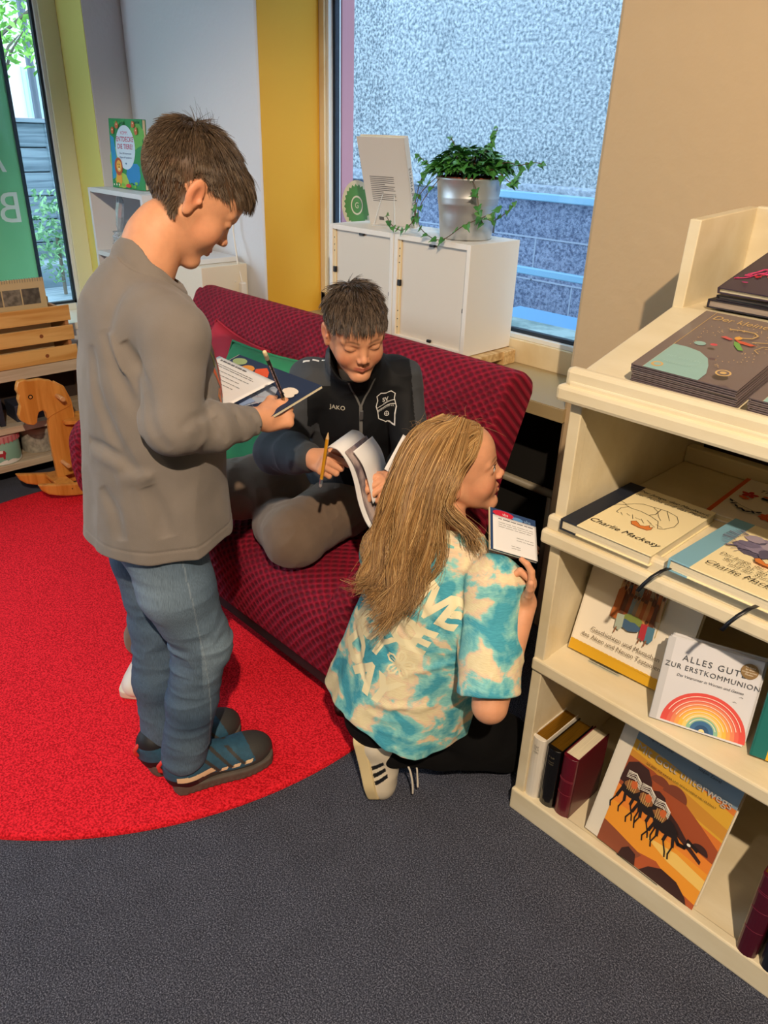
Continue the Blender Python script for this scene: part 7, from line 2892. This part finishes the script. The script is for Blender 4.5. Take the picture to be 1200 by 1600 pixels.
pencil('yellow pencil held upright by the boy on the sofa', (-1.137, .948, .858), (-1.178, .958, .712), mat('yellow_pencil_lacquer', '#e5a21c', .35), None, mat('steel_ferrule', '#b9bcc0', .3, metal=.8), mat('grey_eraser', '#b8b0ae', .7))
# opened magazine: pages bend over the hand and hang to the lap
mg = thing('magazine', 'open magazine folded over the sitting boy\'s right hand', 'magazine', (-1.08, 1.0, .72))


def page_strip(path, wdir, w, m, name, parent, th=.0016):
    b = MB()
    n = len(path)
    for p in path:
        for k in (0, 1):
            b.v.append(tuple(Vector(p) + Vector(wdir) * (w * k)))
    for i in range(n - 1):
        b.f.append((2 * i, 2 * i + 1, 2 * i + 3, 2 * i + 2)); b.m.append(0)
    o = obj(name, b, m, parent, smooth=True, world=True)
    s_ = o.modifiers.new('thickness', 'SOLIDIFY'); s_.thickness = th; s_.offset = 0
    return o


def smooth_path(pts, n=6):
    pts = [Vector(p) for p in pts]; fine = []
    for i in range(len(pts) - 1):
        p0 = pts[max(i - 1, 0)]; p1 = pts[i]; p2 = pts[i + 1]; p3 = pts[min(i + 2, len(pts) - 1)]
        for q in range(n):
            t = q / n
            fine.append(.5 * ((2 * p1) + (p2 - p0) * t + (2 * p0 - 5 * p1 + 4 * p2 - p3) * t * t + (3 * p1 - p0 - 3 * p2 + p3) * t ** 3))
    fine.append(pts[-1]); return fine


M_PAP = mat('white_paper', '#e9e9ea', .7)
M_PHOTO = mat('magazine_photo_page', '#5b4f5a', .4, color2='#b9a7a2', vscale=25)
wd = Vector((-.50, .85, -.12)).normalized()
cen = [(-1.150, .955, .812), (-1.135, .950, .822), (-1.112, .955, .820), (-1.096, .968, .79), (-1.088, .978, .75), (-1.080, .985, .70), (-1.066, .995, .655), (-1.045, 1.01, .622)]
page_strip(smooth_path(cen), wd, .16, M_PAP, 'cover_page', mg, .0030)
page_strip(smooth_path([(x + .006, y + .012, z - .004) for x, y, z in cen[2:-1]]), wd, .15, M_PHOTO, 'inner_page', mg)
page_strip(smooth_path([(x + .012, y + .03, z - .006) for x, y, z in cen[2:-2]]), wd, .14, M_PAP, 'inner_page', mg)
ws = sheet('worksheet', 'small white sheet sticking up beside the magazine on the boy\'s lap', .075, .095, frame((-1.100, 1.075, .745), (.42, .30, -.25), (-.35, .12, .42)) , [(.01, .07, .065, .0012), (.01, .06, .065, .0012), (.02, .05, .065, .0012), (.02, .03, .06, .0012)], lambda u, q: .010 * (1 - u) ** 2)
# ================================================================== the crouching girl
P3 = Vector((-.922, .988, .300)); N3 = Vector((-.862, 1.045, .675))
T3 = N3 - P3; TL3 = T3.length; T3.normalize()
R3 = Vector((.965, .26, 0)).normalized(); R3 = (R3 - T3 * R3.dot(T3)).normalized(); F3v = T3.cross(R3)
B3 = Matrix(((R3.x, F3v.x, T3.x, P3.x), (R3.y, F3v.y, T3.y, P3.y), (R3.z, F3v.z, T3.z, P3.z), (0, 0, 0, 1)))
girl = thing('person', 'girl crouching between sofa and bookcase in aqua tie-dye shirt with long blonde hair', 'person', loc=(-.92, .99, 0))
H3 = look((-.925, 1.112, .802), (.70, .714), -9, 0)
sR3, eR3, wR3 = Vector((-.745, 1.040, .625)), Vector((-.655, .945, .438)), Vector((-.676, 1.056, .612))
sL3, eL3, wL3 = Vector((-.978, .985, .620)), Vector((-1.02, 1.13, .46)), Vector((-.85, 1.17, .60))
gb = S()
tb3 = S(B3)
tb3.ell((0, .0, .08), (.115, .085, .12), 0); tb3.ell((0, 0, .25), (.11, .075, .14), .05)
gb.sdf(tb3, 0)
gb.cone(tuple(N3 + Vector((0, -.01, -.02))), tuple(H3 @ Vector((0, -.030, -.060))), .046, .040, .03)
for s_, e_, w_ in ((sR3, eR3, wR3), (sL3, eL3, wL3)):
    gb.chain([N3 - T3 * .04, s_, e_, (e_ + w_) / 2, w_], [.040, .038, .034, .029, .020], .025)
kR3, aR3 = Vector((-.785, 1.205, .085)), Vector((-.900, .950, .150))
kL3, aL3 = Vector((-.86, 1.25, .34)), Vector((-.925, 1.085, .12))
for h_, k_, a_ in ((B3 @ Vector((.07, 0, 0)), kR3, aR3), (B3 @ Vector((-.07, 0, 0)), kL3, aL3)):
    gb.chain([h_, k_, a_], [.060, .045, .030], .03)
hd3 = head(gb, H3, .93, .012, 'open', .0035)
# right hand: palm away from the viewer, thumb up against the book
HR3 = hand_frame(wR3, (-.02, .22, .97), (.80, .55, -.1), True)
hands(gb, HR3, .80, curls=((15, 25, 20), (62, 80, 45), (66, 84, 45), (68, 86, 45)), thumb=(4, 8), opp=0)
HL3 = hand_frame(wL3, (.5, .3, .6), (-.6, .2, .5), False)
hands(gb, HL3, .84)
cf3 = skin_color(H3, .93, brow='#7b5c3a', broww=.8, blush='#d2704f', lips='#c06a58')
cf3.down = 0.0


def hairline_girl(L):
    x, y, z = np.abs(L[:, 0]), L[:, 1], L[:, 2]
    front = z - (.062 + .16 * np.clip(.05 - y, -.02, .05) * 0) + (.045 - y) * .9
    side = z - (.012 + 1.3 * np.clip(y - .012, -.05, .1))
    back = z + .075
    t1 = np.clip((y + .02) / .03, 0, 1); t2 = np.clip((y - .040) / .03, 0, 1)
    return (back * (1 - t1) + side * t1) * (1 - t2) + np.minimum(side, front) * t2


i3 = np.array((H3 @ Matrix.Scale(.93, 4)).inverted())
sdf_obj('body', gb, .0021, M_SKIN, girl, color=scalp_color(cf3, i3, hairline_girl, '#80623f', .006))
# eyes
for q in (-1, 1):
    c = H3 @ Matrix.Scale(.93, 4) @ Vector((q * .0305, .0728, -.0015))
    e = part_root('eye', girl, Matrix.Translation(c) @ H3.to_3x3().to_4x4())
    obj('eyeball', MB().lathe([(.0112 * math.sin(PI * k / 16), -.0112 * math.cos(PI * k / 16)) for k in range(17)], seg=24), mat('eye_white', '#e9e4df', .15), e, smooth=True)
    Mi_ = Matrix.Rotation(math.radians(8), 4, 'X') @ Matrix.Rotation(-PI / 2, 4, 'X')
    obj('iris', MB().lathe([(0, .01155), (.0026, .01150), (.0052, .0102), (.0053, .0098)], seg=20, M=Mi_), mat('iris_grey_blue', '#43535a', .1), e, smooth=True)
    obj('pupil', MB().lathe([(0, .01175), (.0022, .0117), (.0023, .0114)], seg=16, M=Mi_), mat('pupil_black', '#060606', .1), e, smooth=True)
ls_ = []
rs = np.random.default_rng(5)
for q in (-1, 1):
    for k in range(26):
        t = k / 25
        p = np.array([q * (.0190 + .0235 * t), .0850 - .0075 * t - .002 * abs(t - .5), .0030 - .002 * (2 * t - 1) ** 2])
        d = np.array([q * .3 * (t - .3), 1, .5]); d /= np.linalg.norm(d)
        ls_.append([p + d * .007 * s + np.array([0, 0, .003 * s * s]) for s in np.linspace(0, 1, 5)])
Mh = np.array(H3 @ Matrix.Scale(.93, 4))
ribbons('eyelash', np.array(ls_) @ Mh[:3, :3].T + Mh[:3, 3], np.full(len(ls_), .0003), M_HAIR, girl, np.repeat([lin('#2b1d14')[:3]], len(ls_), 0))

# tie-dye shirt


def tiedye(name):
    m, nt, b = node_mat(name)
    tc = nt.nodes.new('ShaderNodeTexCoord')
    n1 = nt.nodes.new('ShaderNodeTexNoise'); n1.inputs['Scale'].default_value = 13; n1.inputs['Detail'].default_value = 5; n1.inputs['Roughness'].default_value = .55; n1.inputs['Distortion'].default_value = .35
    mp = nt.nodes.new('ShaderNodeMapping'); mp.inputs['Scale'].default_value = (1, 1, 1.25); mp.inputs['Rotation'].default_value = (.3, .5, .2)
    nt.links.new(tc.outputs['Object'], mp.inputs[0]); nt.links.new(mp.outputs[0], n1.inputs['Vector'])
    cr = nt.nodes.new('ShaderNodeValToRGB'); e = cr.color_ramp.elements
    e[0].position = .40; e[0].color = lin('#e8dcb4')
    e[1].position = .60; e[1].color = lin('#4aa3b9')
    k = cr.color_ramp.elements.new(.455); k.color = lin('#e6cdaf')
    k = cr.color_ramp.elements.new(.50); k.color = lin('#8fd0cb')
    nt.links.new(n1.outputs['Fac'], cr.inputs[0])
    n2 = nt.nodes.new('ShaderNodeTexNoise'); n2.inputs['Scale'].default_value = 1; n2.inputs['Detail'].default_value = 2
    m2 = nt.nodes.new('ShaderNodeMapping'); m2.inputs['Scale'].default_value = (90, 90, 800); m2.inputs['Rotation'].default_value = (.1, .25, 0)
    nt.links.new(tc.outputs['Object'], m2.inputs[0]); nt.links.new(m2.outputs[0], n2.inputs['Vector'])
    mx = nt.nodes.new('ShaderNodeMix'); mx.data_type = 'RGBA'; mx.blend_type = 'SOFT_LIGHT'; mx.inputs[0].default_value = .5
    nt.links.new(cr.outputs[0], mx.inputs[6]); nt.links.new(n2.outputs['Fac'], mx.inputs[7])
    nt.links.new(mx.outputs[2], b.inputs['Base Color'])
    b.inputs['Roughness'].default_value = .85; b.inputs['Specular IOR Level'].default_value = .2
    bp = nt.nodes.new('ShaderNodeBump'); bp.inputs['Distance'].default_value = .0007
    nt.links.new(n2.outputs['Fac'], bp.inputs['Height']); nt.links.new(bp.outputs[0], b.inputs['Normal'])
    return m


i_B3 = np.array(B3.inverted())
ts = S(B3)
ts.ell((0, .005, .27), (.142, .102, .13), 0)
ts.chain([(-.085, 0, TL3 - .045), (.085, 0, TL3 - .045)], [.050, .050], .05)


def skirt3(P):
    q = P @ i_B3[:3, :3].T + i_B3[:3, 3]
    x, y, z = q[:, 0], q[:, 1], q[:, 2]
    t = np.clip((.30 - z) / .36, 0, 1)
    a = .140 + .030 * t; b = .100 + .030 * t
    ang = np.arctan2(y, x)
    wv = 1 + .030 * t * np.sin(ang * 6 + .6) + .015 * t * np.sin(ang * 13 + z * 12)
    d = (np.sqrt((x / a) ** 2 + ((y + .004 + .010 * t) / b) ** 2) - wv) * np.minimum(a, b)
    hem = -.052 + .020 * np.sin(ang * 3 + 1.2) * .5
    return smax(smax(d, hem - z, .005), z - .30, .05)


ts._grow(np.array(B3 @ Vector((0, 0, .12))), .25)
ts.ops.append((skirt3, .04, False, None))
ts.cone((0, .0, TL3 - .06), (0, .004, TL3 - .002), .075, .056, .03)
tsh = S(); tsh.sdf(ts, 0)
slg = S()
slg.chain([N3 - T3 * .055 + R3 * .08, sR3, sR3.lerp(eR3, .55), sR3.lerp(eR3, .86)], [.053, .058, .060, .062], 0, .02)
cut = sR3.lerp(eR3, .90); dr = (eR3 - sR3).normalized()
slg.plane(tuple(cut), tuple(dr), .004)
slg.cone(tuple(cut - dr * .012), tuple(cut + dr * .06), .054, .060, .003, sub=True)
tsh.sdf(slg, .010)
slh = S(); slh.chain([N3 - T3 * .055 - R3 * .08, sL3, sL3.lerp(eL3, .85)], [.055, .062, .064], 0, .02)
tsh.sdf(slh, .012)
tsh.cone(tuple(N3 + T3 * -.012 + F3v * .012), tuple(N3 + T3 * .07 + F3v * .03), .050, .058, .003, sub=True)
folds(tsh, 71, .0042, 8, (1, 1, .6))
folds(tsh, 77, .0014, 30)
tsh.crease([sR3 - dr * .02 + R3 * -.055 + F3v * -.04, sR3.lerp(eR3, .35) - R3 * .058 - F3v * .03, sR3.lerp(eR3, .8) - R3 * .055 - F3v * .02], .012, -.010)
for a_, b_, w_, am in (((-.02, -.10, .30), (.09, -.09, .24), .007, -.0035), ((-.05, -.10, .24), (.08, -.11, .17), .007, -.0035), ((-.10, -.08, .20), (.03, -.125, .12), .008, -.004),
                       ((-.13, -.06, .13), (-.02, -.13, .05), .008, -.004), ((.03, -.12, .12), (.13, -.07, .20), .009, .004), ((-.02, -.14, .02), (.12, -.09, .08), .009, .005)):
    tsh.crease([B3 @ Vector(a_), B3 @ Vector([(p + q) / 2 for p, q in zip(a_, b_)]) - F3v * .02, B3 @ Vector(b_)], w_, am)
sdf_obj('t_shirt', tsh, .0025, tiedye('aqua_tie_dye'), girl)
# back print, laid on the cloth from behind
M_PR = mat('cream_shirt_print', '#efe6bf', .6)
BK = Matrix(((R3.x, T3.x, -F3v.x, P3.x), (R3.y, T3.y, -F3v.y, P3.y), (R3.z, T3.z, -F3v.z, P3.z), (0, 0, 0, 1)))
rot_ = -13
def ltxt(s, xr, z, size, sx=1.0):
    v, f = text_poly(s, 0, 0, size, bold=.045, align='RIGHT', space=.92, res=3)
    c, sn = math.cos(math.radians(rot_)), math.sin(math.radians(rot_))
    out = []
    for x, y, q in v:
        # flared groovy stems: widen towards the foot, bow the baseline
        x *= sx
        yy = y * 1.15
        x = x * (1 + .10 * (1 - yy / size))
        yy += .010 * math.sin(x * 28)
        out.append((xr + x * c - yy * sn, z + x * sn + yy * c, 0))
    return out, f
petals = []
for k in range(5):
    an = 2 * PI * k / 5 + .35
    c, s = math.cos(an), math.sin(an)
    pet = [(.004, 0), (.012, .0065), (.022, .0085), (.031, .004), (.029, 0), (.031, -.004), (.022, -.0085), (.012, -.0065)]
    o_ = [(x * c - y * s, x * s + y * c) for x, y in pet]
    petals.append(line_poly([(x + .018, z + .142) for x, z in o_], .0042, True))
    petals.append(line_poly([(.018 + .010 * c, .142 + .010 * s), (.018 + .022 * c, .142 + .022 * s)], .0025))
pr = merge_polys(ltxt('LIVE', .092, .262, .074), ltxt('NICE', .055, .186, .072), ltxt('JOY', -.020, .136, .066), ltxt('DAY', .022, .040, .078, 1.0), *petals)
print_on('back_print', tsh, BK, pr, M_PR, girl, off=.0008, maxe=.006, start=.22)
obj('neck_rib', MB().tube([tuple(N3 + T3 * .0 + (R3 * math.cos(a) + F3v * math.sin(a)) * .053 + T3 * (.004 - .012 * math.sin(a))) for a in [2 * PI * k / 40 for k in range(41)]], .0042, seg=6, cap=False), mat('aqua_rib', '#7cc7c4', .85), girl, world=True, smooth=True)

# black trousers
M_BT = fabric('black_leggings', '#08080a', None, .9, 900, .0003, .1, 30, sheen=0)
gt = S()
gp = S(B3); gp.ell((0, -.012, -.005), (.128, .105, .085), 0)
gt.sdf(gp, 0)
for h_, k_, a_ in ((B3 @ Vector((.065, .02, -.02)), kR3, aR3), (B3 @ Vector((-.065, .02, -.02)), kL3, aL3)):
    c_ = S(); c_.chain([h_, h_.lerp(k_, .5), k_, k_.lerp(a_, .6), a_], [.082, .078, .066, .055, .045], 0, .02); gt.sdf(c_, .02)
gt.cone((-.945, .93, .235), (-.90, .99, .215), .075, .070, .03)
folds(gt, 91, .003, 11)
sdf_obj('trousers', gt, .0035, M_BT, girl)


def foot_frame(heel, toe, out):
    """y heel->toe, z towards the instep"""
    y = (Vector(toe) - Vector(heel)).normalized(); z = Vector(out); z = (z - y * z.dot(y)).normalized(); x = y.cross(z)
    return Matrix(((x.x, y.x, z.x, heel[0]), (x.y, y.y, z.y, heel[1]), (x.z, y.z, z.z, heel[2]), (0, 0, 0, 1)))


g1 = part_root('shoe', girl, foot_frame((-.972, .880, .212), (-.945, .918, .002), (.80, .60, .16)))
sneaker(g1, wm(g1), True, stripe=True, L=.222)
# loose lace ends
Mg = wm(g1)
obj('lace_end', MB().tube(smooth_path([Mg @ Vector(p) for p in ((.004, .10, .086), (.016, .09, .100), (.022, .12, .112), (.020, .17, .110), (.018, .205, .104))]), .0024, seg=6), MATS['lace_efe8d8'], g1, world=True, smooth=True)
obj('lace_end', MB().tube(smooth_path([Mg @ Vector(p) for p in ((-.002, .10, .086), (.004, .085, .108), (.010, .12, .125), (.010, .16, .122), (.012, .19, .118))]), .0022, seg=6), MATS['lace_efe8d8'], g1, world=True, smooth=True)
g2 = part_root('shoe', girl, foot_frame((-.945, 1.045, .045), (-.83, 1.23, .0145), (0, 0, 1)))
sneaker(g2, wm(g2), False, stripe=True, L=.222)

# long hair
GUIDES = [
 [(-1.004, 1.149, 0.882), (-1.023, 1.082, 0.861), (-1.027, 1.027, 0.79), (-1.013, 0.98, 0.706), (-1.001, 0.94, 0.634), (-0.979, 0.899, 0.59), (-0.941, 0.905, 0.567)],
 [(-0.97, 1.129, 0.896), (-0.971, 1.046, 0.871), (-0.963, 0.983, 0.796), (-0.951, 0.947, 0.705), (-0.937, 0.911, 0.636), (-0.926, 0.872, 0.589), (-0.938, 0.851, 0.599)],
 [(-0.939, 1.118, 0.904), (-0.922, 1.041, 0.873), (-0.912, 0.979, 0.795), (-0.897, 0.94, 0.708), (-0.886, 0.915, 0.635), (-0.867, 0.893, 0.579), (-0.862, 0.857, 0.545)],
 [(-0.917, 1.112, 0.908), (-0.887, 1.041, 0.867), (-0.874, 0.988, 0.798), (-0.866, 0.961, 0.727), (-0.859, 0.94, 0.666), (-0.853, 0.916, 0.613), (-0.86, 0.876, 0.567)],
 [(-0.9, 1.118, 0.904), (-0.862, 1.054, 0.862), (-0.853, 1.008, 0.807), (-0.848, 0.983, 0.755), (-0.844, 0.963, 0.7), (-0.836, 0.946, 0.653), (-0.842, 0.922, 0.616)],
 [(-0.885, 1.135, 0.894), (-0.854, 1.083, 0.857), (-0.849, 1.031, 0.833), (-0.838, 1.001, 0.787), (-0.804, 0.999, 0.76), (-0.76, 1.005, 0.739), (-0.727, 1.017, 0.721)],
]


def resample(path, n):
    f = smooth_path(path, 8)
    d = [0]
    for a, b in zip(f[:-1], f[1:]):
        d.append(d[-1] + (b - a).length)
    out = []
    for k in range(n):
        t = d[-1] * k / (n - 1)
        i = min(max(0, int(np.searchsorted(d, t)) - 1), len(f) - 2)
        u = (t - d[i]) / max(d[i + 1] - d[i], 1e-9)
        out.append(np.array(f[i].lerp(f[i + 1], u)))
    return np.array(out)


K3 = 22
GD = np.array([resample(g, K3) for g in GUIDES])
# scalp cap below the strands
cap = S(H3 @ Matrix.Scale(.93, 4))
rg3 = np.random.default_rng(23)


def outside(X, mn):
    """keep fibres off head and shirt"""
    sh = X.shape
    P = X.reshape(-1, 3).astype(np.float32)
    for sd_ in (hd3, tsh):
        for _ in range(2):
            d = sd_(P); need = d < mn
            if need.any():
                n = normals(sd_, P[need])
                P[need] += n * (mn - d[need])[:, None]
    return P.reshape(sh)


NS = 4200
w = rg3.beta(1.0, 1.2, NS) * 3.95
front = rg3.uniform(size=NS) < .07
w = np.where(front, 4.80 + rg3.uniform(0, .19, NS), w)
i0 = np.clip(w.astype(int), 0, 4); fr_ = (w - i0)[:, None, None]
X = GD[i0] * (1 - fr_) + GD[i0 + 1] * fr_
tt = np.linspace(0, 1, K3)[None, :, None]
# clumps of strands share offsets that grow towards the tips
clid = (w * 9).astype(int)
coff = rg3.normal(size=(80, 3)) * np.array([.017, .015, .012])
X = X + coff[clid % 80][:, None] * tt ** 1.3
X = X + rg3.normal(size=(NS, 1, 3)) * (.0025 + .004 * tt)
# depth layering: towards the head centre
inw = np.array([-.925, 1.112, .80]) - X
X = X + inw * (rg3.uniform(0, .16, (NS, 1, 1)) * (1 - .5 * tt))
# waves
ph = rg3.uniform(0, 6.28, (80, 1, 1))[clid % 80] + rg3.normal(size=(NS, 1, 1)) * .35
am = .012 * tt ** 1.6
X = X + np.concatenate([np.sin(tt * 16 + ph), .6 * np.cos(tt * 14 + ph * 1.3), .3 * np.sin(tt * 18 + ph)], 2) * am
ln = np.clip(rg3.normal(.93, .09, NS), .55, 1.08)
idx = np.clip(tt[0, :, 0][None] * ln[:, None] * (K3 - 1), 0, K3 - 1.001)
ii = idx.astype(int); uu = (idx - ii)[..., None]
X = np.take_along_axis(X, ii[..., None], 1) * (1 - uu) + np.take_along_axis(X, np.minimum(ii + 1, K3 - 1)[..., None], 1) * uu
X = outside(X, .0020)


def girl_cols(n, r, w=None):
    a, b, c = (np.array(lin(h)[:3]) for h in ('#6b4d2d', '#b08652', '#e0bd84'))
    t = r.uniform(0, 1, (n, 1))
    C = np.where(t < .45, a + (b - a) * t / .45, b + (c - b) * np.clip((t - .45) / .55, 0, 1) ** 2)
    if w is not None:
        cl = r.uniform(.72, 1.2, (80, 1))[(w * 9).astype(int) % 80]
        C = C * cl
    return C * r.uniform(.85, 1.15, (n, 1))


ribbons('hair', X, rg3.uniform(.0005, .0011, NS), M_HAIR, girl, girl_cols(NS, rg3, w))
# scalp hair: covers the skull from the parting, combed back past the ear
Ms3_ = np.array(H3 @ Matrix.Scale(.93, 4)); Mi3 = np.linalg.inv(Ms3_)
d = rg3.normal(size=(22000, 3)); d /= np.linalg.norm(d, axis=1, keepdims=True)
L = np.array([0, -.012, .028]) + d * .13
for _ in range(6):
    W = (L @ Ms3_[:3, :3].T + Ms3_[:3, 3]).astype(np.float32)
    dd = hd3(W); nn = normals(hd3, W); W = W - nn * dd[:, None]
    L = W @ Mi3[:3, :3].T + Mi3[:3, 3]
ok = hairline_girl(L) > rg3.uniform(0, .006, len(L))
L = L[ok][:9000]
pts = [L]
p = L.copy()
tgt = np.array([0, -.105, -.085])
for j in range(1, 12):
    sx = np.sign(L[:, 0:1] + 1e-6)
    D = np.concatenate([sx * .035 - p[:, 0:1] * .25, (-.095 - p[:, 1:2]) * .9 - .02, (-.115 - p[:, 2:3]) * .55], 1)
    # pass above and behind the ear
    e = np.exp(-(((p[:, 1:2] + .0) / .04) ** 2 + ((p[:, 2:3] + .005) / .045) ** 2)) * (np.abs(p[:, 0:1]) > .05)
    D = D + e * np.array([0, -.12, .05])
    D = D / np.maximum(np.linalg.norm(D, axis=1, keepdims=True), 1e-6)
    p = p + D * .0125
    W = (p @ Ms3_[:3, :3].T + Ms3_[:3, 3]).astype(np.float32)
    for _ in range(2):
        dd = hd3(W); nn = normals(hd3, W); W = W + nn * np.clip(.0022 + .0004 * j - dd, -.004, .02)[:, None]
    p = W @ Mi3[:3, :3].T + Mi3[:3, 3]
    pts.append(p.copy())
XS = np.stack(pts, 1)
earz = ((XS[..., 1] + .012) / .026) ** 2 + ((XS[..., 2] + .006) / .033) ** 2 < 1
free = ~((earz & (np.abs(XS[..., 0]) > .055)).any(1))
XS = XS[free] + rg3.normal(size=(free.sum(), 1, 3)) * .0008
L = L[free]
XW = XS @ Ms3_[:3, :3].T + Ms3_[:3, 3]
ribbons('scalp_hair', XW, rg3.uniform(.0005, .0009, len(L)), M_HAIR, girl, girl_cols(len(L), rg3))
# flyaway hairs over the crown
st = []
for k in range(70):
    p0 = np.array([rg3.uniform(-.06, .06), rg3.uniform(-.09, .06), 0]); p0[2] = .100 - .25 * (p0[1] + .01) ** 2 * 10
    d = np.array([rg3.uniform(-.7, .7), rg3.uniform(-.6, .9), rg3.uniform(.3, .9)]); d /= np.linalg.norm(d)
    b_ = np.array([rg3.uniform(-1, 1), rg3.uniform(-1, 1), -1.2]) * rg3.uniform(.01, .03)
    L_ = rg3.uniform(.02, .05)
    st.append([p0 + d * L_ * t + b_ * t * t for t in np.linspace(0, 1, 8)])
ribbons('flyaway_hair', np.array(st) @ Ms3_[:3, :3].T + Ms3_[:3, 3], np.full(len(st), .00028), M_HAIR, girl, girl_cols(len(st), rg3))

# booklet and sheet in her hand
Mg3 = frame((-.757, 1.034, .709), (.065, .087, -.039), (-.065, .040, .048))
def art_G(a):
    a.E(.030, .090, .024, .008, col('#c8203c')); a.T('vhs', .034, .0865, .010, col('#e9d9dc'))
    a.E(.062, .087, .012, .005, col('#5f93c9')); a.T('vhs', .084, .084, .012, col('#8fb4dc'))
g_b = book('booklet', 'blue booklet with a red oval held by the crouching girl', .104, .100, .005, Mg3 @ Matrix.Translation((0, 0, -.006)), col('#24416e'), M_PAGE, M_PAGE, art_G, board=.0006, sq=.0006)
sheet('worksheet', 'white printed sheet on the booklet held by the crouching girl', .098, .082, Mg3 @ Matrix.Translation((.004, -.001, .001)), [(.012, .074, .09, .002), (.012, .066, .09, .0009), (.012, .061, .09, .0009), (.012, .056, .085, .0009), (.052, .040, .09, .0009), (.052, .034, .09, .0009), (.04, .018, .06, .0009), (.04, .013, .06, .0009)],
      lambda u, q: .002 + .004 * (1 - u) * (1 - q) * 0)
